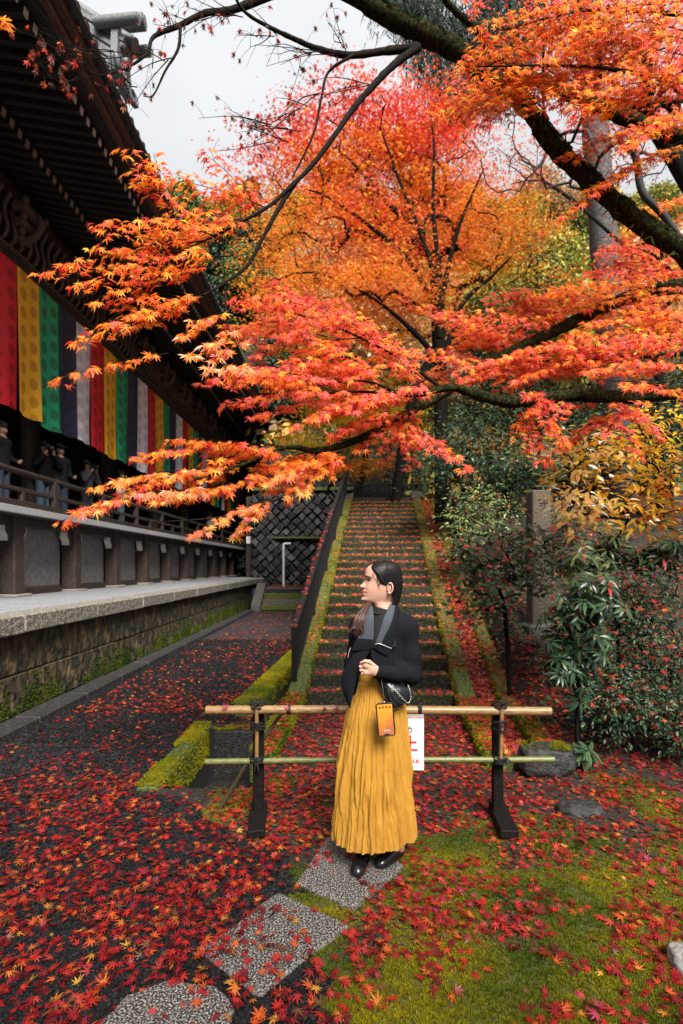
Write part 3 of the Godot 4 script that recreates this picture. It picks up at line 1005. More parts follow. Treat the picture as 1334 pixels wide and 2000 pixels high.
func temple() -> void:
	rng.seed = 101
	var wood := patt("dark_wood", [[0.0, lin(0.012, 0.008, 0.006)], [0.45, lin(0.028, 0.018, 0.014)], [0.7, lin(0.055, 0.036, 0.028)], [1.0, lin(0.11, 0.075, 0.06)]], 0.9, 0.72, 0.02, 2.5, FastNoiseLite.TYPE_SIMPLEX_SMOOTH, Vector3(6.0, 0.7, 6.0))
	var beam := patt("beam_wood", [[0.0, lin(0.012, 0.008, 0.006)], [0.5, lin(0.03, 0.02, 0.015)], [1.0, lin(0.075, 0.05, 0.04)]], 0.9, 0.72, 0.02, 2.5, FastNoiseLite.TYPE_SIMPLEX_SMOOTH, Vector3(6.0, 6.0, 0.6))
	var rafterw := patt("rafter_wood", [[0.0, lin(0.012, 0.009, 0.008)], [0.5, lin(0.028, 0.02, 0.017)], [1.0, lin(0.06, 0.045, 0.038)]], 0.9, 0.75, 0.02, 2.0, FastNoiseLite.TYPE_SIMPLEX_SMOOTH, Vector3(0.7, 6.0, 6.0))
	var fascia := patt("fascia_wood", [[0.0, lin(0.05, 0.02, 0.016)], [0.5, lin(0.09, 0.04, 0.032)], [1.0, lin(0.16, 0.08, 0.065)]], 0.9, 0.6, 0.02, 2.0, FastNoiseLite.TYPE_SIMPLEX_SMOOTH, Vector3(5.0, 5.0, 0.6))
	var white := patt("white_paint", [[0.0, lin(0.4, 0.38, 0.36)], [0.5, lin(0.62, 0.6, 0.58)], [1.0, lin(0.75, 0.74, 0.72)]], 2.0, 0.8, 0.03, 1.0)
	var tan_ := patt("worn_paint", [[0.0, lin(0.16, 0.12, 0.09)], [0.5, lin(0.34, 0.27, 0.22)], [1.0, lin(0.45, 0.38, 0.32)]], 2.0, 0.8, 0.03, 1.0)
	var edge := patt("edge_board", [[0.0, lin(0.221, 0.2295, 0.2465)], [0.5, lin(0.34, 0.3485, 0.3655)], [1.0, lin(0.442, 0.4505, 0.4675)]], 1.2, 0.8, 0.03, 1.5)
	var lattice := patt("grey_screen", [[0.0, lin(0.119, 0.1155, 0.1155)], [0.5, lin(0.175, 0.168, 0.168)], [1.0, lin(0.231, 0.224, 0.224)]], 0.6, 0.85, 0.02, 1.0)
	var tile := patt("roof_tile_clay", [[0.0, lin(0.04, 0.045, 0.05)], [0.5, lin(0.11, 0.12, 0.13)], [1.0, lin(0.24, 0.26, 0.28)]], 1.6, 0.45, 0.03, 2.0)
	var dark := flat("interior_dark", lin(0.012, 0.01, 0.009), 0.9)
	var base := patt("pillar_base", [[0.0, lin(0.12, 0.1, 0.09)], [0.5, lin(0.24, 0.21, 0.19)], [1.0, lin(0.36, 0.33, 0.3)]], 2.0, 0.8, 0.03, 3.0)
	var o := Vector3(-7.0, 0, -19.0)
	var t := thing("temple_hall", "long dark timber temple hall with deep tiled eaves along the left of the path", "temple", o)
	var L := TD1 - TD0
	var zc := -(TD0 + TD1) * 0.5
	# lower storey: pillars on footing stones, carved white brackets, screens between
	for k in 14:
		var d := 5.2 + k * 2.05
		var mb := MB.new()
		mb.bbox(Vector3.ZERO, Vector3(0.29, 1.36, 0.29), 0.025, Basis(), 0.008, rng)
		var pl := part(t, "pillar", mb.mesh(wood), Vector3(-5.55, 1.80, -d) - o)
		var fb := MB.new()
		fb.bbox(Vector3(0, -0.70, 0), Vector3(0.46, 0.06, 0.46), 0.015, Basis(), 0.006, rng)
		part(pl, "footing_stone", fb.mesh(base))
		for s in [-1.0, 1.0]:
			var br := MB.new()
			br.prism(PackedVector2Array([Vector2(0.145, 0.06), Vector2(0.30, 0.06), Vector2(0.30, -0.03), Vector2(0.265, -0.06), Vector2(0.235, -0.10), Vector2(0.225, -0.18), Vector2(0.145, -0.2)]), -0.07, 0.07, Transform3D(Basis(Vector3(0, 0, s), Vector3.UP, Vector3(-s, 0, 0)), Vector3(0, 0.40, 0)))
			part(pl, "bracket", br.mesh(wood))
			var en := MB.new()
			en.prism(PackedVector2Array([Vector2(0.303, 0.065), Vector2(0.317, 0.065), Vector2(0.317, -0.035), Vector2(0.28, -0.07), Vector2(0.25, -0.108), Vector2(0.24, -0.185), Vector2(0.227, -0.18), Vector2(0.237, -0.1), Vector2(0.267, -0.06), Vector2(0.303, -0.03)]), -0.072, 0.072, Transform3D(Basis(Vector3(0, 0, s), Vector3.UP, Vector3(-s, 0, 0)), Vector3(0, 0.40, 0)))
			part(pl, "bracket_end", en.mesh(white))
		if k < 13:
			var sc := MB.new()
			sc.box(Vector3(0, 0, 0), Vector3(0.03, 1.15, 1.74))
			var pan := part(t, "screen", sc.mesh(lattice), Vector3(-5.72, 1.78, -d - 1.025) - o)
			var sl := MB.new()
			for j in 20: sl.box(Vector3(0.018, -0.55 + j * 0.058, 0), Vector3(0.008, 0.012, 1.74))
			var ls := part(pan, "screen_slats", sl.mesh(lattice))
			ls.set_meta("kind", "stuff")
			var si := MB.new()
			si.bbox(Vector3(-5.7, 1.14, -d - 1.025) - o, Vector3(0.16, 0.12, 1.75), 0.01)
			part(t, "sill_beam", si.mesh(beam))
	var tb := MB.new()
	tb.bbox(Vector3(-5.58, 2.36, zc) - o, Vector3(0.2, 0.18, L), 0.015)
	part(t, "tie_beam", tb.mesh(beam))
	# balcony: floor, pale edge boards, railing
	var fl := MB.new()
	fl.box(Vector3(-6.9, 2.49, zc) - o, Vector3(3.3, 0.1, L))
	part(t, "balcony_floor", fl.mesh(beam))
	for k in 8:
		var a := TD0 + L * k / 8.0
		var mb := MB.new()
		mb.bbox(Vector3(-5.20, 2.50, -(a + L / 16.0)) - o, Vector3(0.07, 0.115, L / 8.0 - 0.006), 0.006, Basis(), 0.002, rng)
		part(t, "edge_board", mb.mesh(edge))
	var rx := -5.34
	for e in [[2.62, 0.11, "kick_rail", 0.14], [2.86, 0.07, "middle_rail", 0.08]]:
		var mb := MB.new()
		mb.bbox(Vector3(rx, e[0], zc) - o, Vector3(e[3], e[1], L), 0.01)
		part(t, e[2], mb.mesh(beam))
	var tr := MB.new()
	tr.cyl(Vector3(rx, 3.16, -TD0) - o, Vector3(rx, 3.16, -TD1) - o, 0.05, -1.0, 12)
	part(t, "top_rail", tr.mesh(beam))
	var pm := MB.new()
	pm.bbox(Vector3(0, 0.30, 0), Vector3(0.12, 0.60, 0.12), 0.012)
	var pmm := pm.mesh(wood)
	var sm := MB.new()
	sm.bbox(Vector3(0, 0.10, 0), Vector3(0.09, 0.22, 0.09), 0.01)
	var smm := sm.mesh(wood)
	for k in 16:
		part(t, "rail_post", pmm, Vector3(rx, 2.56, -(4.1 + k * 2.05)) - o)
		part(t, "rail_strut", smm, Vector3(rx, 2.63, -(5.125 + k * 2.05)) - o)
	# upper storey: round columns, dark doors behind, curtain beam, ribbed cove
	for k in 9:
		var cm := MB.new()
		cm.cyl(Vector3(0, 0, 0), Vector3(0, 5.2, 0), 0.19, 0.18, 16)
		part(t, "column", cm.mesh(wood), Vector3(-6.75, 2.54, -(4.2 + k * 3.9)) - o)
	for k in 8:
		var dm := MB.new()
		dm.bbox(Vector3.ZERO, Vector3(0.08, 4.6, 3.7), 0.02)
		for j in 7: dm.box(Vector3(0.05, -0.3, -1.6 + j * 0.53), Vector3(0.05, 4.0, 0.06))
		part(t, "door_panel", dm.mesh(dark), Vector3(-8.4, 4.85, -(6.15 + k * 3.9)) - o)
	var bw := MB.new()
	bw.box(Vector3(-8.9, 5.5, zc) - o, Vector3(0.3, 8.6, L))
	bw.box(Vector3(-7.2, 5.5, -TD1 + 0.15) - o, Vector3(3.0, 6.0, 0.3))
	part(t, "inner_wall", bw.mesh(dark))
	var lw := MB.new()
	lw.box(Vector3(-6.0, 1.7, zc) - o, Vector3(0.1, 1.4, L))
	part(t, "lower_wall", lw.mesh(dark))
	for e in [[-6.12, 7.28, 0.22, 0.3, "curtain_beam"], [-6.18, 8.48, 0.3, 0.28, "eave_beam"], [-6.62, 7.9, 0.1, 1.2, "frieze_board"]]:
		var mb := MB.new()
		mb.bbox(Vector3(e[0], e[1], zc) - o, Vector3(e[2], e[3], L), 0.02)
		part(t, e[4], mb.mesh(beam))
	# curved ribs of the cove between beam and eaves
	var rb := MB.new()
	var pts := [Vector3(0.0, -0.52, 0), Vector3(0.13, -0.44, 0), Vector3(0.17, -0.28, 0), Vector3(0.12, -0.08, 0), Vector3(0.13, 0.12, 0), Vector3(0.24, 0.3, 0)]
	rb.tube(smoothen(pts, 4), lerps([0.035, 0.045, 0.04], 21), 6)
	var ribm := rb.mesh(patt("rib_wood", [[0.0, lin(0.05, 0.032, 0.024)], [0.5, lin(0.1, 0.065, 0.05)], [1.0, lin(0.18, 0.12, 0.1)]], 1.5, 0.75, 0.03, 2.0))
	for k in 130: part(t, "cove_rib", ribm, Vector3(-6.16, 7.98, -(TD0 + 0.2 + k * 0.245)) - o)
	# carved bracket clusters over each column
	for k in 15:
		var cb := MB.new()
		for j in 3:
			cb.bbox(Vector3(0.08 + j * 0.09, -0.25 + j * 0.22, 0), Vector3(0.26, 0.15, 0.30 + j * 0.22), 0.03)
			for s in [-1.0, 1.0]: cb.ball(Vector3(0.2 + j * 0.09, -0.16 + j * 0.22, s * (0.14 + j * 0.1)), Vector3(0.07, 0.09, 0.06), 8)
		cb.tube(smoothen([Vector3(0.1, -0.3, 0), Vector3(0.36, -0.2, 0), Vector3(0.48, 0.02, 0), Vector3(0.42, 0.2, 0)], 4), lerps([0.08, 0.07, 0.04], 13), 7)
		part(t, "bracket_cluster", cb.mesh(ribm.surface_get_material(0)), Vector3(-6.1, 7.95, -(4.2 + k * 2.05)) - o)
	# rafters in two tiers with painted ends
	var dirb := Vector3(1.8, -0.38, 0).normalized()
	var bx := Basis(dirb, Vector3.BACK.cross(dirb), Vector3.BACK)
	var r1 := MB.new()
	r1.box(-dirb * 0.9, Vector3(1.8, 0.115, 0.095), bx)
	var r1m := r1.mesh(rafterw)
	var e1 := MB.new()
	e1.box(dirb * 0.004, Vector3(0.008, 0.117, 0.097), bx)
	e1.mesh(tan_, r1m)
	var dirf := Vector3(1.6, -0.25, 0).normalized()
	var fx := Basis(dirf, Vector3.BACK.cross(dirf), Vector3.BACK)
	var r2 := MB.new()
	r2.box(-dirf * 0.8, Vector3(1.6, 0.1, 0.085), fx)
	var r2m := r2.mesh(rafterw)
	var e2 := MB.new()
	e2.box(dirf * 0.004, Vector3(0.008, 0.102, 0.087), fx)
	e2.mesh(white, r2m)
	var nr := int(L / 0.215)
	for k in nr:
		var d := TD0 + 0.1 + k * 0.215
		part(t, "base_rafter", r1m, Vector3(-5.2, 8.58, -d) - o)
		part(t, "flying_rafter", r2m, Vector3(-4.0, 8.60, -d) - o)
	for e in [[-5.36, 8.74, 0.14, 0.1, "rafter_beam"], [-4.12, 8.735, 0.16, 0.1, "rafter_beam"]]:
		var mb := MB.new()
		mb.bbox(Vector3(e[0], e[1], zc) - o, Vector3(e[2], e[3], L), 0.01)
		part(t, e[4], mb.mesh(beam))
	for e in [[-7.3, 9.18, -5.3, 8.76], [-5.5, 8.94, -3.74, 8.72]]:
		var sb := MB.new()
		var a := Vector3(e[0], e[1], zc); var b := Vector3(e[2], e[3], zc)
		var dx := (b - a).normalized()
		sb.box((a + b) * 0.5 - o, Vector3(a.distance_to(b), 0.03, L), Basis(dx, Vector3.BACK.cross(dx), Vector3.BACK))
		part(t, "soffit_boards", sb.mesh(rafterw))
	for k in 6:
		var a := TD0 + L * k / 6.0
		var mb := MB.new()
		mb.bbox(Vector3(-3.74, 8.76, -(a + L / 12.0)) - o, Vector3(0.1, 0.16, L / 6.0 - 0.005), 0.01)
		mb.bbox(Vector3(-3.63, 8.83, -(a + L / 12.0)) - o, Vector3(0.12, 0.1, L / 6.0 - 0.005), 0.01)
		part(t, "eave_fascia", mb.mesh(fascia))
	# roof: sheathing and rows of round tiles, each closed by a round end tile
	var up := Vector3(-5.2, 3.3, 0).normalized()
	var rbs := Basis(-up, up.cross(Vector3.BACK), Vector3.BACK)
	rbs.y = rbs.z.cross(rbs.x)
	var rs := MB.new()
	rs.box(Vector3(-3.6, 8.93, zc) + up * 3.05 - o, Vector3(6.1, 0.08, L), rbs)
	part(t, "roof_deck", rs.mesh(tile))
	var tm := MB.new()
	for j in 18:
		tm.cyl(up * (j * 0.34), up * (j * 0.34 + 0.335), 0.082 - (j % 2) * 0.003, 0.078, 9)
	var tmm := tm.mesh(tile)
	var dk := MB.new()
	dk.cyl(-up * 0.035, up * 0.0, 0.1, -1.0, 14)
	dk.cyl(-up * 0.05, -up * 0.036, 0.085, 0.08, 14)
	dk.ball(-up * 0.045, Vector3(0.03, 0.03, 0.03), 8)
	var dkm := dk.mesh(tile)
	var nt := int(L / 0.27)
	for k in nt:
		var q := Vector3(-3.56, 9.0, -(TD0 + 0.15 + k * 0.27)) - o
		part(t, "tile_row", tmm, q)
		part(t, "end_tile", dkm, q)
		var pn := MB.new()
		if k < 1: pass
	var pan2 := MB.new()
	for j in 16: pan2.box(Vector3(-3.58, 8.965, zc) + up * (0.02 + j * 0.36) - o, Vector3(0.38, 0.02, L), Basis(rbs.z, 0.06) * rbs)
	part(t, "flat_tiles", pan2.mesh(tile))
	# descending ridge with its end ornament
	for dz in [9.9, 28.0]:
		var og := Vector3(-3.95, 10.42, -dz)
		var rd := MB.new()
		for j in 18: rd.bbox(up * 2.6 + rbs.y * (0.41 - j * 0.09), Vector3(5.0, 0.085, 0.44 - (j % 2) * 0.05), 0.01, rbs)
		rd.cyl(up * 0.05 + rbs.y * 0.56, up * 5.0 + rbs.y * 0.56, 0.11, -1.0, 12)
		var rp := part(t, "descending_ridge", rd.mesh(tile), og - o)
		var on := MB.new()
		var pf := Transform3D(Basis(Vector3.BACK, Vector3.UP, Vector3.RIGHT), Vector3(0.0, 0.05, 0))
		on.prism(PackedVector2Array([Vector2(-0.36, -0.3), Vector2(0.36, -0.3), Vector2(0.42, -0.12), Vector2(0.3, 0.1), Vector2(0.28, 0.5), Vector2(0.16, 0.72), Vector2(-0.16, 0.72), Vector2(-0.28, 0.5), Vector2(-0.3, 0.1), Vector2(-0.42, -0.12)]), -0.06, 0.06, pf)
		for s in [-1.0, 1.0]:
			on.ball(Vector3(0.08, 0.36, 0.13 * s), Vector3(0.06, 0.08, 0.08), 8)
			on.tube(smoothen([Vector3(0.05, -0.2, 0.2 * s), Vector3(0.12, -0.28, 0.36 * s), Vector3(0.1, -0.1, 0.46 * s), Vector3(0.06, 0.02, 0.36 * s)], 4), lerps([0.07, 0.05, 0.03], 13), 6)
		on.ball(Vector3(0.1, 0.16, 0), Vector3(0.09, 0.1, 0.12), 8)
		for j in 5: on.box(Vector3(0.08, -0.12, -0.2 + j * 0.1), Vector3(0.05, 0.14, 0.05))
		part(rp, "end_ornament", on.mesh(tile))
		var bt := MB.new()
		for e in [[0.86, 0.0, 0.13], [0.62, 0.3, 0.095], [0.62, -0.3, 0.095]]:
			bt.cyl(Vector3(-0.35, e[0] - 0.02, e[1]), Vector3(0.42, e[0] + 0.06, e[1]), e[2], -1.0, 14)
			bt.cyl(Vector3(0.425, e[0] + 0.06, e[1]), Vector3(0.44, e[0] + 0.06, e[1]), e[2] * 0.72, -1.0, 14)
		part(rp, "crest_tile", bt.mesh(tile))
	terrace(base)
	banners()

func terrace(_m: Material) -> void:
	rng.seed = 55
	var cope := patt("coping_stone", [[0.0, lin(0.045, 0.0435, 0.03375)], [0.3, lin(0.1125, 0.105, 0.08625)], [0.6, lin(0.2025, 0.1913, 0.165)], [1.0, lin(0.345, 0.33, 0.3)]], 0.9, 0.8, 0.03, 4.0)
	var slab := patt("paving_slab", [[0.0, lin(0.136, 0.144, 0.16)], [0.5, lin(0.208, 0.22, 0.24)], [1.0, lin(0.304, 0.312, 0.336)]], 0.9, 0.7, 0.03, 1.5)
	var wall := patt("terrace_wall_stone", [[0.0, lin(0.009, 0.00975, 0.00525)], [0.38, lin(0.0225, 0.0225, 0.0105)], [0.55, lin(0.06375, 0.0495, 0.02625)], [0.75, lin(0.12, 0.08625, 0.045)], [1.0, lin(0.2025, 0.15, 0.075)]], 0.42, 0.85, 0.022, 5.0, FastNoiseLite.TYPE_SIMPLEX_SMOOTH, Vector3(1.0, 0.5, 1.0))
	var o := Vector3(-4.5, 0, -13.5)
	var t := thing("stone_terrace", "raised stone terrace with weathered coping under the temple hall", "terrace", o)
	var D1 := 25.3
	for k in 13:
		var d := 2.4 + k * 1.77
		var mb := MB.new()
		mb.bbox(Vector3(-3.58, 0.975, -(d + 0.88)) - o, Vector3(0.36, 0.21, 1.755), 0.02, Basis(), 0.006, rng)
		part(t, "coping_stone", mb.mesh(cope))
	for k in 24:
		var d := 2.4 + k * 0.955
		for j in 2:
			var mb := MB.new()
			mb.bbox(Vector3(-4.33 - j * 1.13, 1.03, -(d + 0.475)) - o, Vector3(1.115, 0.1, 0.94), 0.008, Basis(), 0.003, rng)
			part(t, "paving_slab", mb.mesh(slab))
	for k in 11:
		for j in 2:
			var d := 2.3 + k * 2.1 + j * 0.9
			var mb := MB.new()
			mb.bbox(Vector3(-3.66 + rng.randf_range(-0.006, 0.006), 0.205 + j * 0.44, -(d + 1.03)) - o, Vector3(0.3, 0.432, 2.085), 0.014, Basis(), 0.004, rng)
			part(t, "wall_stone", mb.mesh(wall))
	var co := MB.new()
	co.box(Vector3(-5.3, 0.45, -(2.4 + D1) * 0.5) - o, Vector3(3.1, 0.98, D1 - 2.5))
	part(t, "rubble_core", co.mesh(stone_dark))
	# moss and small ferns along the foot of the wall
	var mx := []; var mc := []
	for i in 9000:
		var d := 2.6 + pow(rng.randf(), 0.8) * 18.0
		var h := rng.randf() * rng.randf() * 0.45
		if lump.get_noise_2d(d * 60.0, 5.0) + 0.25 - h < 0.0: continue
		moss_at(mx, mc, Vector3(-3.505, h, -d), Vector3(1, 0.5, 0), 1.9)
	for k in mc.size(): mc[k] = Color(mc[k].r * 0.3, mc[k].g * 0.42, mc[k].b)
	copies(t, "moss", tuft_mesh, rebase(mx, o), mc)
	var fx := []; var fc := []
	for i in 420:
		var d := 6.0 + rng.randf() * 14.0
		if lump.get_noise_2d(d * 40.0, 95.0) < 0.0: continue
		fx.append(leaf_xf(Vector3(-3.47 + rng.randf() * 0.1, rng.randf_range(0.0, 0.22), -d), Vector3(rng.randf_range(-0.5, 0.8), 1, rng.randf_range(-0.7, 0.7)), rng.randf() * TAU, rng.randf_range(0.04, 0.1)))
		var v := rng.randf_range(0.6, 1.3)
		fc.append(Color(0.05 * v, 0.11 * v, 0.015 * v))
	copies(t, "weeds", with_mat(oval_leaf(0.4, 0.2, 0.3), leaf_mat("weed", Color(1, 1, 1), 0.6, 0.6)), fx, fc)

func banners() -> void:
	rng.seed = 66
	var kinds := [["red", lin(0.72, 0.012, 0.035), lin(0.27, 0.004, 0.012)], ["yellow", lin(0.92, 0.5, 0.03), lin(0.5, 0.2, 0.008)], ["green", lin(0.015, 0.42, 0.2), lin(0.005, 0.11, 0.06)], ["navy", lin(0.025, 0.032, 0.085), lin(0.01, 0.013, 0.035)], ["pale grey", lin(0.84, 0.85, 0.95), lin(0.5, 0.51, 0.66)]]
	var bm := []
	for e in kinds: bm.append(brocade(e))
	var count := [0, 0, 0, 0, 0]
	for k in 34:
		var c := (k + 4) % 5 if false else k % 5
		var d0 := 9.39 + k * 0.752 if k > 0 else 9.39
		var wd := 0.752
		var rows := 26; var cols := 13
		var p := PackedVector3Array()
		var ph := rng.randf() * TAU
		var lean := rng.randf_range(-0.03, 0.03)
		var len_ := 2.66 + rng.randf_range(-0.04, 0.04)
		var h := 7.1
		for i in rows:
			var s := float(i) / (rows - 1)
			for j in cols:
				var q := float(j) / (cols - 1)
				var z := -(d0 + (q - 0.02) * wd * 1.035 + lean * s)
				var x := -5.96 + (0.012 + 0.028 * s) * sin(q * 5.2 + ph + s * 1.3) + 0.012 * s * sin(q * 13.0 + ph * 2.0) + 0.012 * (k % 2)
				var sag := 0.03 * sin(q * PI) * s
				p.append(Vector3(x + 5.96, -s * len_ - sag, z + d0))
		var mb := MB.new()
		mb.use_uv = true
		mb.grid(p, rows, cols, false, false)
		var mi := one("curtain_banner", mb.mesh(bm[c]), "%s brocade banner under the eaves, %s %s one from the near end" % [kinds[c][0], nth(count[c]), kinds[c][0]], "banner", Vector3(-5.96, h, -d0), "five coloured brocade banners hung along the hall")
		mi.mesh.surface_get_material(0)
		count[c] += 1
	# cord looped along the heads of the banners
	var pts := []
	for k in 28: pts.append(Vector3(0, 0.12 - 0.05 * (k % 2), -k * 1.0))
	var cd := MB.new()
	cd.tube(smoothen(pts, 4), lerps([0.012, 0.012], 109), 5)
	one("banner_cord", cd.mesh(flat("cord", lin(0.1, 0.085, 0.07))), "thin cord strung above the row of banners", "cord", Vector3(-5.9, 7.2, -8.4))

# brocade: darker chrysanthemum medallions and small sprigs woven into the cloth
func brocade(e: Array) -> StandardMaterial3D:
	var w := 192; var h := 680
	var im := Image.create(w, h, false, Image.FORMAT_RGB8)
	var a := srgb(e[1]); var b := srgb(e[2])
	im.fill(a)
	var fn := FastNoiseLite.new()
	fn.seed = 3
	fn.frequency = 0.055
	fn.noise_type = FastNoiseLite.TYPE_CELLULAR
	var pw := w / 2.0; var ph := 88.0
	for y in h:
		for x in w:
			var cx := fposmod(x, pw) - pw * 0.5
			var row := fposmod(y + (44.0 if int(x / pw) % 2 else 0.0), ph) - ph * 0.5
			var r := Vector2(cx / 30.0, row / 31.0).length()
			var an := atan2(row, cx)
			var petal := 0.86 + 0.14 * absf(sin(an * 8.0))
			var dk := 0.0
			if r < petal: dk = 0.85 - 0.35 * smoothstep(0.25, 0.32, absf(sin(r * 9.0)) * 0.5 + 0.1 * sin(an * 16.0))
			elif fn.get_noise_2d(x, y) > -0.42 and fn.get_noise_2d(x + 50.0, y * 1.3) > -0.35: dk = 0.42
			if (x + y) % 2 == 0: dk += 0.05
			if dk > 0.0: im.set_pixel(x, y, a.lerp(b, clampf(dk, 0, 1)))
	var m := StandardMaterial3D.new()
	m.resource_name = "brocade_" + e[0].replace(" ", "_")
	m.albedo_texture = ImageTexture.create_from_image(im)
	m.roughness = 0.55
	m.cull_mode = BaseMaterial3D.CULL_DISABLED
	m.backlight_enabled = true
	m.backlight = Color(0.35, 0.35, 0.35)
	return m

# ---------------------------------------------------------------- what closes the path at its far end
func rear() -> void:
	rng.seed = 12
	# short flight of steps up to the yard
	var f := thing("yard_steps", "four short stone steps with leaf litter at the far end of the path", "steps", Vector3(-1.9, 0, -19.6))
	for k in 4:
		var mb := MB.new()
		mb.bbox(Vector3(0, 0.105 + k * 0.19, -0.2 - k * 0.35), Vector3(1.9, 0.19, 0.42), 0.02, Basis(), 0.01, rng)
		part(f, "step", mb.mesh(stone_moss if k % 2 == 0 else stone_dark))
		for i in 120: tread_spots.append([Vector3(-1.9 + rng.randf_range(-0.9, 0.9), 0.21 + k * 0.19, -19.6 - 0.05 - k * 0.35 - rng.randf() * 0.3), Vector3.UP, 1])
	var ck := MB.new()
	ck.prism(PackedVector2Array([Vector2(0.3, 0), Vector2(-1.6, 0), Vector2(-1.6, 0.95), Vector2(-1.2, 0.95), Vector2(0.3, 0.22)]), -0.16, 0.16, Transform3D(Basis(Vector3.BACK, Vector3.UP, Vector3.LEFT), Vector3(-1.1, 0, 0)))
	part(f, "cheek_stone", ck.mesh(stone_dark))
	for i in 700: tread_spots.append([Vector3(rng.randf_range(-2.9, -0.3), 0.77 + rng.randf() * 0.03, -21.2 - rng.randf() * 2.4), Vector3.UP, 1])
	# retaining wall of lozenge stones
	var w := thing("lozenge_stone_wall", "tall dark retaining wall of lozenge laid stones behind the iron handrail", "wall", Vector3(-1.7, 0.7, -24.0))
	var core := MB.new()
	core.box(Vector3(0.1, 2.0, -0.42), Vector3(4.6, 4.4, 0.6))
	part(w, "wall_core", core.mesh(stone_dark))
	var ws := []
	for k in 4:
		var v: float = [0.11, 0.16, 0.24, 0.45][k]
		ws.append(patt("wall_lozenge_%d" % k, [[0.0, lin(0.012 * v, 0.013 * v, 0.015 * v)], [0.5, lin(0.05 * v, 0.053 * v, 0.058 * v)], [1.0, lin(0.15 * v, 0.155 * v, 0.165 * v)]], 1.5, 0.5, 0.03, 4.0))
	var a := 0.225
	for r in 19:
		for c in 11:
			var y := 0.1 + r * a
			var x := -2.05 + c * a * 2.0 + (a if r % 2 else 0.0)
			if y > 4.1 or x > 2.3: continue
			var mb := MB.new()
			var s := a * 1.36 * rng.randf_range(0.93, 1.0)
			mb.bbox(Vector3.ZERO, Vector3(s, s, 0.2), 0.035, Basis(Vector3.BACK, PI / 4 + rng.randf_range(-0.12, 0.12)), 0.035, rng)
			part(w, "stone", mb.mesh(ws[rng.randi() % 4]), Vector3(x, y, rng.randf_range(-0.06, 0.02)))
	var le := MB.new()
	le.bbox(Vector3(0.6, 2.1, 0.1), Vector3(3.6, 0.09, 0.3), 0.015, Basis(), 0.01, rng)
	part(w, "mossy_ledge", le.mesh(stone_moss))
	var cp := MB.new()
	cp.bbox(Vector3(0.1, 4.22, -0.2), Vector3(4.6, 0.16, 0.6), 0.03, Basis(), 0.02, rng)
	part(w, "wall_cap", cp.mesh(stone_moss))
	# block pier at the end of the terrace
	var pr := thing("block_pier", "grey block masonry pier at the far end of the temple terrace", "pier", Vector3(-3.42, 0, -26.2))
	var blk := []
	for k in 3:
		var v: float = [0.75, 1.0, 1.3][k]
		blk.append(patt("pier_block_%d" % k, [[0.0, lin(0.05 * v, 0.058 * v, 0.066 * v)], [0.5, lin(0.1 * v, 0.115 * v, 0.13 * v)], [1.0, lin(0.2 * v, 0.22 * v, 0.24 * v)]], 1.5, 0.75, 0.04, 4.0))
	for r in 15:
		for c in 2:
			var off := 0.0 if r % 2 else 0.11
			var x0 := -0.38 if c == 0 else 0.0 + off - 0.05
			var x1 := (0.0 + off - 0.055) if c == 0 else 0.38
			var mb := MB.new()
			mb.bbox(Vector3((x0 + x1) * 0.5, 0.16 + r * 0.3, 0.1), Vector3(x1 - x0 - 0.006, 0.292, 1.0), 0.014, Basis(), 0.006, rng)
			part(pr, "block", mb.mesh(blk[rng.randi() % 3]))
		for c in 2:
			var mb := MB.new()
			mb.bbox(Vector3(0.0, 0.16 + r * 0.3, -0.9 - c * 0.9), Vector3(0.76, 0.292, 0.89 ), 0.014, Basis(), 0.006, rng)
			part(pr, "block", mb.mesh(blk[rng.randi() % 3]))
	var pc := MB.new()
	pc.bbox(Vector3(0, 4.62, -0.6), Vector3(0.9, 0.14, 2.6), 0.03)
	part(pr, "cap_slab", pc.mesh(stone_dark))
	# little notice by the pier
	var nt := MB.new()
	nt.bbox(Vector3.ZERO, Vector3(0.2, 0.32, 0.015), 0.003)
	one("small_notice", nt.mesh(flat("paper", lin(0.7, 0.7, 0.7), 0.7)), "small white paper notice on a dark post by the block pier", "notice", Vector3(-4.15, 2.75, -24.7))
	var np := MB.new()
	np.bbox(Vector3(0, 1.9, 0), Vector3(0.26, 3.8, 0.26), 0.02)
	one("corner_post", np.mesh(mats["dark_wood"]), "dark timber post at the far corner of the terrace", "post", Vector3(-4.15, 0.9, -24.9))
	# white bent pipe
	var pp := MB.new()
	pp.tube(smoothen([Vector3(0, 0, 0), Vector3(0, 1.0, 0), Vector3(0, 1.66, 0), Vector3(0.02, 1.73, 0), Vector3(0.08, 1.75, 0), Vector3(0.3, 1.75, 0)], 4), lerps([0.05, 0.05], 21), 10)
	var pi_ := one("white_pipe", pp.mesh(flat("white_pipe", lin(0.62, 0.66, 0.68), 0.4)), "thin white standpipe bent at its top before the lozenge wall", "pipe", Vector3(-2.35, 0.74, -22.4))
	var cl := MB.new()
	cl.cyl(Vector3(0, 0, 0), Vector3(0, 0.12, 0), 0.065)
	part(pi_, "pipe_collar", cl.mesh(flat("white_pipe", lin(0.6, 0.6, 0.6))), Vector3(0, 1.5, 0))
	# tiled hall behind the retaining wall, seen between the eaves and the maples
	var hb := thing("rear_hall", "small hall with a grey tiled roof glimpsed beyond the temple eaves", "building", Vector3(-2.6, 4.6, -33.0))
	var wl := MB.new()
	wl.box(Vector3(0, 1.4, 0), Vector3(4.6, 2.8, 4.0))
	part(hb, "wall", wl.mesh(mats["dark_wood"]))
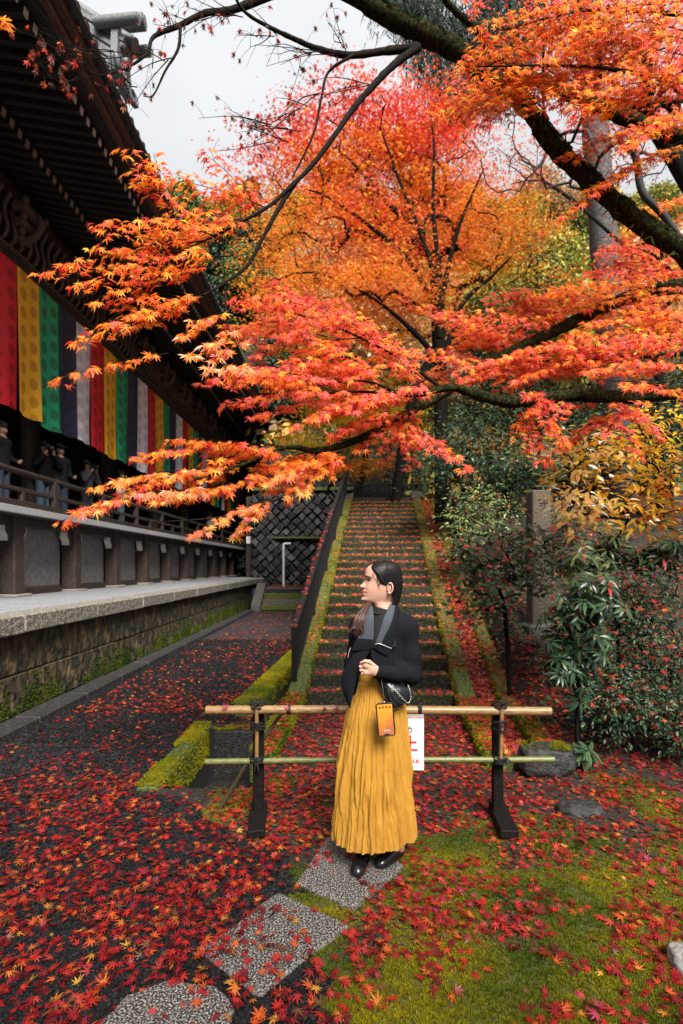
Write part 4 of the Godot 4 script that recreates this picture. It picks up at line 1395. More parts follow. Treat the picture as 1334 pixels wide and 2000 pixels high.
	for s in [-1.0, 1.0]:
		var rr := MB.new()
		var q := Basis(Vector3.RIGHT, s * 0.5)
		rr.bbox(Vector3(0, 3.75, s * 1.35), Vector3(6.0, 0.14, 3.3), 0.02, q)
		for j in 22: rr.cyl(Vector3(-2.9 + j * 0.276, 3.83, s * 1.35) + q * Vector3(0, 0, -1.62), Vector3(-2.9 + j * 0.276, 3.83, s * 1.35) + q * Vector3(0, 0, 1.66), 0.07, -1.0, 7)
		part(hb, "roof_slope", rr.mesh(mats["roof_tile_clay"]))
	var rg := MB.new()
	rg.bbox(Vector3(0, 4.7, 0), Vector3(6.1, 0.4, 0.36), 0.05)
	part(hb, "ridge", rg.mesh(mats["roof_tile_clay"]))
	for k in 3:
		var wd := MB.new()
		wd.bbox(Vector3(-1.4 + k * 1.4, 1.5, 2.02), Vector3(1.0, 1.3, 0.06), 0.01)
		part(hb, "shutter", wd.mesh(mats["fascia_wood"]))

# ---------------------------------------------------------------- bamboo barrier and its notice
func barrier() -> void:
	rng.seed = 21
	var tan_b := patt("bamboo_tan", [[0.0, lin(0.13, 0.075, 0.03)], [0.5, lin(0.24, 0.145, 0.058)], [1.0, lin(0.37, 0.24, 0.11)]], 1.0, 0.4, 0.03, 0.8, FastNoiseLite.TYPE_SIMPLEX_SMOOTH, Vector3(0.8, 6.0, 6.0))
	var green_b := patt("bamboo_green", [[0.0, lin(0.06, 0.07, 0.02)], [0.5, lin(0.13, 0.145, 0.045)], [1.0, lin(0.22, 0.21, 0.08)]], 1.0, 0.4, 0.03, 0.8, FastNoiseLite.TYPE_SIMPLEX_SMOOTH, Vector3(0.8, 6.0, 6.0))
	var black := patt("charred_wood", [[0.0, lin(0.004, 0.0035, 0.0035)], [0.5, lin(0.008, 0.007, 0.0065)], [1.0, lin(0.03, 0.023, 0.02)]], 1.2, 0.65, 0.03, 3.0, FastNoiseLite.TYPE_SIMPLEX_SMOOTH, Vector3(6.0, 0.8, 6.0))
	black.metallic_specular = 0.25
	var rope := flat("black_rope", lin(0.008, 0.008, 0.009), 0.85)
	var cut := flat("bamboo_cut", lin(0.2, 0.1, 0.055), 0.8)
	var o := Vector3(0.24, 0, -3.43)
	var t := thing("bamboo_barrier", "low barrier of two bamboo poles lashed to dark posts across the foot of the steps", "barrier", o)
	for e in [[P(403, 1387, 3.43), P(1077, 1388, 3.43), 0.027, "top_pole", tan_b], [P(402, 1488, 3.44), P(1083, 1482, 3.44), 0.0185, "lower_pole", green_b]]:
		var a: Vector3 = e[0] - o; var b: Vector3 = e[1] - o
		var r: float = e[2]
		var mb := MB.new()
		var pts := PackedVector3Array(); var rd := PackedFloat32Array()
		var L := a.distance_to(b)
		var node := 0.07
		var s := 0.0
		while s < L:   # culms swell a little at each node
			var near := absf(fposmod(s, 0.36) - node)
			pts.append(a.lerp(b, s / L) + Vector3(0, sin(s * 2.1) * 0.004, 0))
			rd.append(r * (1.0 + (0.10 if near < 0.004 else (0.05 if near < 0.012 else 0.0)) - (0.05 if absf(near - 0.018) < 0.006 else 0.0)))
			s += 0.006
		mb.tube(pts, rd, 16)
		var pole := part(t, e[3], mb.mesh(e[4]))
		for q in [a, pts[-1]]:
			var cp := MB.new()
			var sg: float = -1.0 if q == a else 1.0
			cp.tube(PackedVector3Array([q, q + Vector3(sg * 0.002, 0, 0)]), PackedFloat32Array([r * 0.98, r * 0.93]), 16)
			cp.tube(PackedVector3Array([q + Vector3(sg * 0.0021, 0, 0), q + Vector3(sg * 0.003, 0, 0)]), PackedFloat32Array([r * 0.66, r * 0.6]), 14)
			part(pole, "cut_end", cp.mesh(cut))
	for e in [[-0.525, "left"], [0.985, "right"]]:
		var x: float = e[0] - o.x
		var pm := MB.new()
		pm.bbox(Vector3(x, 0.36, -0.06), Vector3(0.064, 0.72, 0.045), 0.006, Basis(), 0.003, rng)
		part(t, "post", pm.mesh(black))
		var bd := MB.new()
		var bb := Basis(Vector3.UP, 0.1 if x < 0 else -0.08)
		bd.bbox(Vector3(x + 0.01, 0.035, 0.02), Vector3(0.105, 0.05, 0.40), 0.006, bb, 0.003, rng)
		part(t, "foot_board", bd.mesh(black))
		var sp := MB.new()   # split bamboo upright in front of the poles
		sp.tube(smoothen([Vector3(x, 0.40, 0.012), Vector3(x + 0.002, 0.6, 0.018), Vector3(x, 0.745, 0.032)], 3), lerps([0.012, 0.013], 7), 8)
		part(t, "split_bamboo", sp.mesh(tan_b))
		var rp := MB.new()
		for q in [[0.727, 0.036], [0.39, 0.028], [0.6, 0.02]]:
			for j in 5:
				var yy: float = q[0] + rng.randf_range(-0.03, 0.03)
				var pts := []
				var tl := rng.randf_range(-0.6, 0.6)
				for m in 9:
					var an := TAU * m / 8.0
					pts.append(Vector3(x + cos(an) * 0.047, yy + sin(an + tl) * 0.02 + sin(an) * tl * 0.03, -0.03 + sin(an) * 0.072))
				rp.tube(smoothen(pts, 2), lerps([0.0045, 0.0045], 17), 5)
			for j in 3:   # loose ends of the knot
				var s0 := Vector3(x + rng.randf_range(-0.01, 0.01), q[0] + 0.01, 0.045)
				rp.tube(smoothen([s0, s0 + Vector3(rng.randf_range(-0.03, 0.03), 0.03, 0.012), s0 + Vector3(rng.randf_range(-0.05, 0.05), rng.randf_range(-0.06, 0.05), 0.02)], 4), lerps([0.004, 0.003], 9), 5)
		part(t, "rope_lashing", rp.mesh(rope))
	var rl := MB.new()
	for xx in [-0.335, 0.475]:
		for j in 4:
			var pts := []
			for m in 9:
				var an := TAU * m / 8.0
				pts.append(Vector3(xx - o.x + j * 0.006, 0.71 + sin(an) * 0.03, cos(an) * 0.03))
			rl.tube(smoothen(pts, 2), lerps([0.0035, 0.0035], 17), 5)
		if xx > 0: rl.tube(smoothen([Vector3(xx - o.x, 0.69, 0.02), Vector3(xx - o.x + 0.004, 0.665, 0.0), Vector3(xx - o.x + 0.01, 0.64, 0.0)], 3), lerps([0.003, 0.003], 7), 5)
	part(t, "rope_tie", rl.mesh(rope))
	var br := MB.new()
	br.tube(smoothen([Vector3(-0.34, 0.72, -3.5) - o, Vector3(-0.56, 0.4, -3.56) - o, Vector3(-0.80, 0.0, -3.66) - o], 5), lerps([0.011, 0.014, 0.016], 11), 8)
	part(t, "brace_stick", br.mesh(patt("brace_wood", [[0.0, lin(0.03, 0.026, 0.012)], [1.0, lin(0.13, 0.1, 0.05)]], 2.0, 0.7, 0.05, 2.0)))
	# notice hanging from the top pole behind the person
	var so := P(828, 1405, 3.388)
	var sg := thing("white_notice", "white laminated notice with red and black lettering hanging behind the skirt", "notice", Vector3(so.x, so.y - 0.155, so.z))
	var pb := MB.new()
	pb.bbox(Vector3(-0.21, 0, 0), Vector3(0.42, 0.315, 0.004), 0.001, Basis())
	part(sg, "sheet", pb.mesh(flat("laminate", lin(0.66, 0.64, 0.62), 0.3)))
	var tp := MB.new()
	tp.box(Vector3(-0.21, 0.172, 0), Vector3(0.42, 0.028, 0.002))
	var film := flat("clear_film", lin(0.8, 0.75, 0.75), 0.15)
	film.transparency = BaseMaterial3D.TRANSPARENCY_ALPHA
	film.albedo_color.a = 0.25
	part(sg, "film_edge", tp.mesh(film))
	var red := flat("sign_red", lin(0.55, 0.03, 0.05), 0.5)
	var ink := flat("sign_black", lin(0.02, 0.02, 0.02), 0.5)
	var tx := TextMesh.new()
	tx.text = "No Entrance"
	var sf := SystemFont.new()
	sf.font_names = PackedStringArray(["Droid Sans"])
	sf.font_weight = 700
	tx.font = sf
	tx.font_size = 32
	tx.pixel_size = 0.00122
	tx.depth = 0.001
	tx.material = red
	tx.horizontal_alignment = HORIZONTAL_ALIGNMENT_RIGHT
	part(sg, "red_lettering", tx, Vector3(-0.03, -0.098, 0.003))
	# the last characters of the two upper lines, in brush strokes
	var ch := MB.new()
	var c0 := Vector3(-0.085, 0.0, 0.0035)
	for s in [[Vector2(0.0, 0.055), Vector2(0.0, -0.03)], [Vector2(0.002, 0.015), Vector2(0.036, 0.015)], [Vector2(-0.03, 0.022), Vector2(-0.03, -0.03)], [Vector2(-0.042, -0.032), Vector2(0.042, -0.032)]]:
		stroke(ch, s, c0, 0.006)
	for cx in [-0.1, -0.21]:   # characters before it, hidden behind the person
		for s in [[Vector2(-0.04, 0.04), Vector2(0.04, 0.04)], [Vector2(0, 0.055), Vector2(0, 0.0)], [Vector2(-0.04, 0.0), Vector2(0.04, 0.0)], [Vector2(0, 0.0), Vector2(0, -0.035)], [Vector2(-0.03, -0.012), Vector2(-0.045, -0.03)], [Vector2(0.03, -0.012), Vector2(0.045, -0.03)]]:
			stroke(ch, s, c0 + Vector3(cx, 0, 0), 0.0055)
	part(sg, "red_lettering", ch.mesh(red))
	var kn := MB.new()
	var k0 := Vector3(-0.094, 0.092, 0.0035)
	stroke(kn, [Vector2(-0.017, 0.016), Vector2(-0.013, 0.004), Vector2(-0.006, -0.008), Vector2(0.0, -0.014)], k0, 0.0022)
	stroke(kn, [Vector2(0.008, 0.02), Vector2(0.002, 0.004), Vector2(-0.008, -0.012), Vector2(-0.017, -0.013), Vector2(-0.02, -0.004), Vector2(-0.012, 0.007), Vector2(0.004, 0.012), Vector2(0.018, 0.005), Vector2(0.018, -0.008), Vector2(0.006, -0.018)], k0, 0.0022)
	part(sg, "black_lettering", kn.mesh(ink))

func stroke(mb: MB, pts: Array, o: Vector3, hw: float) -> void:
	var p := []
	for q in pts: p.append(Vector3(q.x, q.y, 0))
	var s := smoothen(p, 5) if pts.size() > 2 else PackedVector3Array([p[0], p[1]])
	for i in s.size() - 1:
		var a := s[i]; var b := s[i + 1]
		var d := (b - a).normalized()
		var nrm := Vector3(-d.y, d.x, 0) * hw
		a -= d * hw * 0.5; b += d * hw * 0.5
		mb.quad(o + a - nrm, o + b - nrm, o + b + nrm, o + a + nrm)

# ---------------------------------------------------------------- the person on the stepping stone
var pb := Vector3(0.185, 0, -2.94)

func Q(px: float, py: float, z: float) -> Vector3: return P(px, py, 2.94 - z) - pb

func strip(mb: MB, left: Array, right: Array, thick: float, cols := 7, bulge := 0.0) -> void:   # cloth panel between two edges, with a back face
	var a := smoothen(left, 5); var b := smoothen(right, 5)
	var rows := mini(a.size(), b.size())
	var p := PackedVector3Array(); var q := PackedVector3Array()
	for i in rows:
		for j in cols:
			var t := float(j) / (cols - 1)
			var v := a[i].lerp(b[i], t) + Vector3(0, 0, bulge * sin(PI * t))
			p.append(v); q.append(v - Vector3(0, 0, thick * sin(PI * clampf(t, 0.06, 0.94)) + thick * 0.3))
	mb.grid(p, rows, cols, false, true)
	mb.grid(q, rows, cols, false, false)
	for i in rows - 1:
		for e in [0, cols - 1]:
			mb.quad(p[i * cols + e], q[i * cols + e], q[(i + 1) * cols + e], p[(i + 1) * cols + e])
	for j in cols - 1:
		mb.quad(p[(rows - 1) * cols + j], q[(rows - 1) * cols + j], q[(rows - 1) * cols + j + 1], p[(rows - 1) * cols + j + 1])

func person() -> void:
	rng.seed = 400
	var t := thing("person", "person in black jacket and long mustard skirt looking left before the barrier", "person", pb)
	var skin := leaf_mat("skin", Color(1, 1, 1), 0.5, 0.0, true, 0.4)
	skin.cull_mode = BaseMaterial3D.CULL_BACK
	skin.subsurf_scatter_enabled = true
	skin.subsurf_scatter_strength = 0.12
	var tone := Color(0.58, 0.335, 0.245)
	var mb := MB.new()
	mb.use_col = true
	mb.col = tone
	# trunk, arms, legs
	var sh_r := Q(798, 1228, -0.02); var el := Q(804, 1318, 0.0); var wr := Q(736, 1312, 0.145)
	sdf_mesh(mb, [
		[Q(745, 1215, -0.01), Q(742, 1330, -0.01), 0.09, 0.085, 1.3], [Q(740, 1345, -0.01), Q(738, 1400, -0.01), 0.10, 0.11, 1.2],
		[Q(708, 1222, 0.01), Q(795, 1224, -0.02), 0.045, 0.045], [sh_r, el, 0.043, 0.036], [el, wr, 0.036, 0.024],
		[Q(704, 1228, 0.02), Q(692, 1290, 0.0), 0.04, 0.03],
		[Q(718, 1400, 0.0), Q(714, 1530, 0.01), 0.075, 0.05], [Q(714, 1530, 0.01), Q(708, 1660, -0.01), 0.048, 0.03],
		[Q(758, 1400, -0.02), Q(766, 1530, -0.02), 0.075, 0.05], [Q(766, 1530, -0.02), Q(781, 1655, -0.05), 0.048, 0.03],
		[Q(747, 1210, -0.02), Q(750, 1192, -0.01), 0.05, 0.045],
	], 0.016, 0.03)
	# hand closed round the strap, back of the hand towards the camera
	var hb := [[wr, Q(727, 1307, 0.160), 0.024, 0.024, 1.15], [Q(730, 1306, 0.158), Q(715, 1299, 0.168), 0.022, 0.019, 1.2], [Q(728, 1312, 0.158), Q(715, 1313, 0.164), 0.021, 0.017, 1.2], [wr, wr.lerp(el, 0.25), 0.025, 0.03]]
	sdf_mesh(mb, hb, 0.004, 0.012)
	for f in [[1295.5, 706.0, 0.0088], [1302.5, 704.0, 0.0092], [1309.5, 705.0, 0.0088], [1316.0, 708.0, 0.0078]]:
		var y: float = f[0]
		sdf_mesh(mb, [[Q(717, y, 0.168), Q(f[1], y - 0.5, 0.160), f[2], f[2] * 0.95], [Q(f[1], y - 0.5, 0.160), Q(f[1] + 0.5, y, 0.138), f[2] * 0.93, f[2] * 0.86], [Q(f[1] + 0.5, y, 0.138), Q(f[1] + 7.0, y, 0.128), f[2] * 0.84, f[2] * 0.75]], 0.003, 0.004)
	sdf_mesh(mb, [[Q(729, 1300, 0.166), Q(721, 1292.5, 0.176), 0.0125, 0.010], [Q(721, 1292.5, 0.176), Q(713, 1291.5, 0.178), 0.0095, 0.0085], [Q(713, 1291.5, 0.178), Q(707.5, 1293.5, 0.173), 0.0084, 0.007]], 0.003, 0.006)
	head_mesh(mb, tone)
	part(t, "body", mb.mesh(skin))
	face_parts(t)
	hair(t)
	clothes(t, el, wr)
	bag_and_phone()

var fdir := Vector3(-0.990, 0, 0.141)
var sdir := Vector3(0.141, 0, 0.990)
const HZ := -0.015

func hax(y: float) -> Vector3: return Q(750.0, y, HZ)   # the head's axis at a height of the photograph

func head_pt(th: float, y: float) -> Vector3:
	var f := table([[1097.0, 0.0], [1099.0, 0.045], [1102.0, 0.066], [1106.0, 0.083], [1111.0, 0.096], [1118.0, 0.1025], [1125.0, 0.104], [1131.0, 0.099], [1138.0, 0.1], [1145.0, 0.103], [1150.0, 0.107], [1157.0, 0.111], [1164.0, 0.111], [1169.0, 0.112], [1173.0, 0.107], [1175.5, 0.092], [1178.0, 0.074], [1182.0, 0.061], [1188.0, 0.054], [1206.0, 0.054]], y)
	var w := table([[1097.0, 0.0], [1099.0, 0.035], [1103.0, 0.054], [1109.0, 0.066], [1118.0, 0.0735], [1128.0, 0.0755], [1138.0, 0.0745], [1148.0, 0.071], [1156.0, 0.066], [1163.0, 0.060], [1169.0, 0.053], [1174.0, 0.047], [1178.0, 0.047], [1184.0, 0.05], [1206.0, 0.056]], y)
	var b := table([[1097.0, 0.0], [1099.0, 0.04], [1103.0, 0.06], [1110.0, 0.074], [1120.0, 0.083], [1132.0, 0.087], [1145.0, 0.084], [1156.0, 0.075], [1166.0, 0.066], [1175.0, 0.06], [1185.0, 0.058], [1206.0, 0.06]], y)
	var c := cos(th); var s := sin(th)
	var sf := w * signf(s) * pow(absf(s), 0.92)
	var ff := f * pow(maxf(c, 0.0), 0.86) if c > 0.0 else b * c
	if c > 0.0:
		var l := absf(sf)
		ff += table([[1130.0, 0.0], [1136.0, 0.009], [1140.0, 0.018], [1144.0, 0.0275], [1146.5, 0.025], [1149.0, 0.008], [1151.0, 0.0]], y) * exp(-pow(l / (0.010 + 0.003 * smoothstep(1138, 1145, y)), 2.0))
		ff += table([[1150.0, 0.0], [1153.5, 0.010], [1155.3, 0.0115], [1157.2, 0.003], [1158.8, 0.0085], [1161.0, 0.010], [1163.2, 0.004], [1165.0, 0.0]], y) * exp(-pow(l / 0.024, 2.0))
		ff += table([[1163.0, 0.0], [1168.0, 0.009], [1171.0, 0.014], [1174.0, 0.007], [1176.5, 0.0]], y) * exp(-pow(l / 0.021, 2.0))
		ff -= 0.0075 * exp(-pow((l - 0.031) / 0.013, 2.0) - pow((y - 1132.5) / 3.6, 2.0))     # eye sockets
		ff += 0.004 * exp(-pow((l - 0.030) / 0.016, 2.0) - pow((y - 1125.5) / 2.6, 2.0))       # brows
		ff += 0.0045 * exp(-pow((l - 0.040) / 0.016, 2.0) - pow((y - 1147.0) / 6.0, 2.0))      # cheeks
		ff -= 0.003 * exp(-pow((l - 0.027) / 0.006, 2.0) - pow((y - 1158.0) / 3.0, 2.0))       # corners of the mouth
	return hax(y) + fdir * ff + sdir * sf

func head_mesh(mb: MB, tone: Color) -> void:
	var rows := 92; var cols := 96
	var p := PackedVector3Array()
	var base := mb.v.size()
	for i in rows:
		var y := 1097.0 + 109.0 * i / (rows - 1)
		for j in cols:
			var q := float(j) / cols * TAU
			p.append(head_pt(q - 0.35 * sin(q), y))   # closer columns about the face
	mb.grid(p, rows, cols, true, false)
	# which side is out depends on the turn of the head: test one point
	var k := base + 40 * cols
	if mb.n[k].dot(fdir) < 0.0:
		mb.v.resize(base); mb.n.resize(base); mb.c.resize(base)
		mb.ix.resize(mb.ix.size() - (rows - 1) * cols * 6)
		mb.grid(p, rows, cols, true, true)
	for i in rows:
		var y := 1097.0 + 109.0 * i / (rows - 1)
		for j in cols:
			var v := mb.v[base + i * cols + j] - hax(y)
			var l := absf(v.dot(sdir)); var f := v.dot(fdir)
			var c := tone
			if f > 0.06:
				var lip := smoothstep(1151.2, 1152.6, y) * smoothstep(1163.4, 1162.2, y) * smoothstep(0.031, 0.024, l + absf(y - 1157.4) * 0.0018)
				c = c.lerp(Color(0.42, 0.085, 0.08), lip)
				var gap := smoothstep(1.1, 0.5, absf(y - 1157.3)) * smoothstep(0.023, 0.016, l)
				c = c.lerp(Color(0.78, 0.74, 0.7), gap)
				c = c.lerp(Color(0.68, 0.30, 0.24), 0.3 * exp(-pow((l - 0.045) / 0.02, 2.0) - pow((y - 1148.0) / 7.0, 2.0)))
			mb.c[base + i * cols + j] = c

func face_parts(t: Node3D) -> void:
	var dark := flat("eye_dark", lin(0.012, 0.008, 0.007), 0.2)
	var lash := flat("lash", lin(0.012, 0.009, 0.008), 0.6)
	for s: float in [1.0, -1.0]:
		var at := func(l: float, y: float, lift: float) -> Vector3:
			# point on the face at a lateral offset
			var best := 0.0
			for k in 60:
				var th := k * 0.02
				var q := head_pt(th * s, y) - hax(y)
				if absf(q.dot(sdir)) >= l:
					best = th
					break
			var pt := head_pt(best * s, y)
			return pt + (fdir * 0.7 + sdir * s * 0.5).normalized() * lift
		var e := MB.new()
		var c: Vector3 = at.call(0.032, 1132.8, -0.001)
		var nd := (fdir * 0.75 + sdir * s * 0.66).normalized()
		var bs := Basis(nd.cross(Vector3.UP).normalized(), Vector3.UP, -nd)
		e.ball(c, Vector3(0.0125, 0.0048, 0.004), 12, bs)
		var eye := part(t, "eye", e.mesh(flat("eye_white", lin(0.6, 0.56, 0.54), 0.25)))
		var ir := MB.new()
		ir.ball(at.call(0.029, 1132.6, 0.0022), Vector3(0.0058, 0.0052, 0.0025), 12, bs)
		part(eye, "iris", ir.mesh(dark))
		var lm := MB.new()
		lm.tube(smoothen([at.call(0.019, 1133.6, 0.002), at.call(0.027, 1130.7, 0.0035), at.call(0.036, 1130.6, 0.0035), at.call(0.046, 1132.6, 0.003)], 4), lerps([0.0006, 0.0016, 0.0014, 0.0006], 13), 6)
		lm.tube(smoothen([at.call(0.021, 1134.4, 0.001), at.call(0.03, 1135.2, 0.001), at.call(0.042, 1133.9, 0.001)], 4), lerps([0.0004, 0.0006, 0.0004], 9), 5)
		part(t, "eyelashes", lm.mesh(lash))
		var br := MB.new()
		br.tube(smoothen([at.call(0.014, 1126.6, 0.0008), at.call(0.026, 1124.6, 0.0008), at.call(0.04, 1124.6, 0.0008), at.call(0.053, 1127.6, 0.0006)], 4), lerps([0.0012, 0.0021, 0.0018, 0.0005], 13), 6)
		part(t, "eyebrow", br.mesh(flat("brow_brown", lin(0.06, 0.035, 0.025), 0.8)))
		# ear
		var skin := flat("ear_skin", lin(0.53, 0.29, 0.21), 0.5)
		var er := MB.new()
		var ec: Vector3 = Q(753.0, 1148.5, HZ) + sdir * s * 0.073 if s > 0 else hax(1148.5) + sdir * s * 0.073
		var E := Basis((fdir * -0.85 + sdir * s * 0.5).normalized(), Vector3.UP, Vector3.ZERO)
		var out := (sdir * s * 0.9 + fdir * -0.3).normalized()
		var ring := []
		for k in 15:
			var a := -2.2 + 5.0 * k / 14.0
			ring.append(ec + E.x * (cos(a) * 0.0155 + 0.002) + Vector3.UP * (sin(a) * 0.027 + 0.002) + Vector3.UP * 0.003 * cos(a) + out * 0.008)
		er.tube(smoothen(ring, 2), lerps([0.003, 0.0046, 0.0048, 0.0045, 0.005, 0.004], 29), 7)
		er.ball(ec + E.x * 0.001 + out * 0.001, Vector3(0.013, 0.023, 0.006), 12, Basis(E.x, Vector3.UP, E.x.cross(Vector3.UP)))
		er.ball(ec - E.x * 0.001 + Vector3.UP * -0.023 + out * 0.005, Vector3(0.008, 0.008, 0.005), 10, Basis(E.x, Vector3.UP, E.x.cross(Vector3.UP)))
		er.ball(ec - E.x * 0.010 + Vector3.UP * -0.004 + out * 0.006, Vector3(0.004, 0.007, 0.004), 8)
		part(t, "ear", er.mesh(skin))

func hair(t: Node3D) -> void:
	var black := flat("hair_black", lin(0.007, 0.006, 0.007), 0.42, 0.0, 0.35)
	var rows := 60; var cols := 150
	var p := PackedVector3Array()
	for i in rows:
		var y := 1093.6 + 104.0 * pow(float(i) / (rows - 1), 1.15)
		var th0 := table([[1093.0, 0.0], [1097.0, 0.08], [1101.0, 0.30], [1106.0, 0.52], [1112.0, 0.76], [1119.0, 0.98], [1132.0, 1.18], [1138.0, 1.26], [1142.0, 1.50], [1147.0, 1.92], [1158.0, 2.02], [1170.0, 2.02], [1198.0, 1.85]], y)
		var f := table([[1093.6, 0.0], [1096.0, 0.042], [1099.0, 0.060], [1102.0, 0.074], [1106.0, 0.090], [1111.0, 0.102], [1118.0, 0.108], [1140.0, 0.106], [1198.0, 0.07]], y)
		var b := table([[1093.6, 0.0], [1096.0, 0.046], [1100.0, 0.068], [1107.0, 0.084], [1120.0, 0.095], [1135.0, 0.099], [1150.0, 0.097], [1165.0, 0.090], [1180.0, 0.077], [1198.0, 0.060]], y)
		var w := table([[1093.6, 0.0], [1096.0, 0.040], [1100.0, 0.058], [1108.0, 0.073], [1120.0, 0.081], [1135.0, 0.0825], [1150.0, 0.079], [1165.0, 0.075], [1180.0, 0.068], [1198.0, 0.056]], y)
		for j in cols:
			var th := lerpf(th0, TAU - th0, float(j) / (cols - 1))
			var rim := minf(float(mini(j, cols - 1 - j)) / 6.0, 1.0)   # the edge tucks in to the skin
			var sc := 0.955 + 0.045 * rim + 0.010 * sin(j * 1.9) * sin(j * 0.73 + i * 0.06) + 0.006 * sin(j * 4.7 + i * 0.05)
			var c := cos(th); var s := sin(th)
			var ff := f * pow(maxf(c, 0.0), 0.86) if c > 0.0 else b * c
			p.append(hax(y) + (fdir * ff + sdir * w * signf(s) * pow(absf(s), 0.92)) * sc)
	var mb := MB.new()
	mb.grid(p, rows, cols, false, false)
	if mb.n[30 * cols + 75].dot(fdir) > 0.0:
		mb = MB.new()
		mb.grid(p, rows, cols, false, true)
	# single strands over the cap
	for k in 150:
		var a := rng.randf_range(0.7, PI) * (1.0 if rng.randf() < 0.75 else -1.0)
		var pts := []
		var y0 := rng.randf_range(1096.0, 1112.0)
		for m in 6:
			var y := lerpf(y0, minf(y0 + rng.randf_range(40, 85), 1196.0), m / 5.0)
			var aa := signf(a) * minf(maxf(absf(a), table([[1093.0, 0.1], [1106.0, 0.75], [1119.0, 1.2], [1138.0, 1.45], [1147.0, 1.98], [1198.0, 2.0]], y) + 0.05) + m * 0.03, PI)
			var b := table([[1093.6, 0.0], [1096.0, 0.046], [1100.0, 0.068], [1107.0, 0.084], [1120.0, 0.095], [1135.0, 0.099], [1150.0, 0.097], [1165.0, 0.090], [1180.0, 0.077], [1198.0, 0.060]], y)
			var w := table([[1093.6, 0.0], [1096.0, 0.040], [1100.0, 0.058], [1108.0, 0.073], [1120.0, 0.081], [1135.0, 0.0825], [1150.0, 0.079], [1165.0, 0.075], [1180.0, 0.068], [1198.0, 0.056]], y)
			pts.append(hax(y) + fdir * (b * cos(aa)) + sdir * (w * sin(aa)) * 1.0 + Vector3(0, 0, 0.0005))
		mb.tube(smoothen(pts, 3), lerps([0.0008, 0.0018, 0.0016, 0.0006], 16), 5)
	for k in 14:   # wisps along the hairline
		var y := rng.randf_range(1116.0, 1138.0)
		var th0 := table([[1093.0, 0.0], [1097.0, 0.08], [1101.0, 0.30], [1106.0, 0.52], [1112.0, 0.76], [1119.0, 0.98], [1132.0, 1.18], [1138.0, 1.26], [1142.0, 1.50]], y)
		var p0 := head_pt(th0 + 0.12, y); var p1 := head_pt(th0 - rng.randf_range(0.02, 0.1), y + rng.randf_range(2.0, 7.0)); var p2 := head_pt(th0 + rng.randf_range(-0.06, 0.1), y + rng.randf_range(8.0, 16.0))
		var off := (fdir * 0.3 + sdir).normalized() * 0.003
		mb.tube(smoothen([p0 + off * 2.0, p1 + off, p2 + off], 4), lerps([0.0008, 0.0006, 0.0003], 9), 4, false)
	part(t, "hair", mb.mesh(black))
	# long lock over the far shoulder
	var lk := MB.new()
	for k in 46:
		var q := rng.randf()
		var e := Vector2(lerpf(681, 712, q) + rng.randf_range(-3, 3), lerpf(1236, 1246, rng.randf()) - (8.0 if q < 0.15 else 0.0))
		var z0 := rng.randf_range(0.0, 0.03)
		lk.tube(smoothen([Q(727 - rng.randf() * 7, 1163 + rng.randf() * 8, -0.03 + z0), Q(716 + q * 7 - rng.randf() * 3, 1182, 0.03 + z0), Q(697 + q * 18 + rng.randf_range(-4, 3), 1205, 0.085 + z0), Q(690 + q * 20 + rng.randf_range(-4, 3), 1225, 0.1 + z0), Q(e.x, e.y, 0.1 + z0 + rng.randf_range(-0.01, 0.01))], 4), lerps([0.004, 0.0055, 0.005, 0.0035, 0.0006], 17), 6)
	part(t, "long_lock", lk.mesh(flat("hair_brown", lin(0.045, 0.017, 0.013), 0.42)), Vector3.ZERO, Basis(), "long brown lock hanging over the far shoulder")

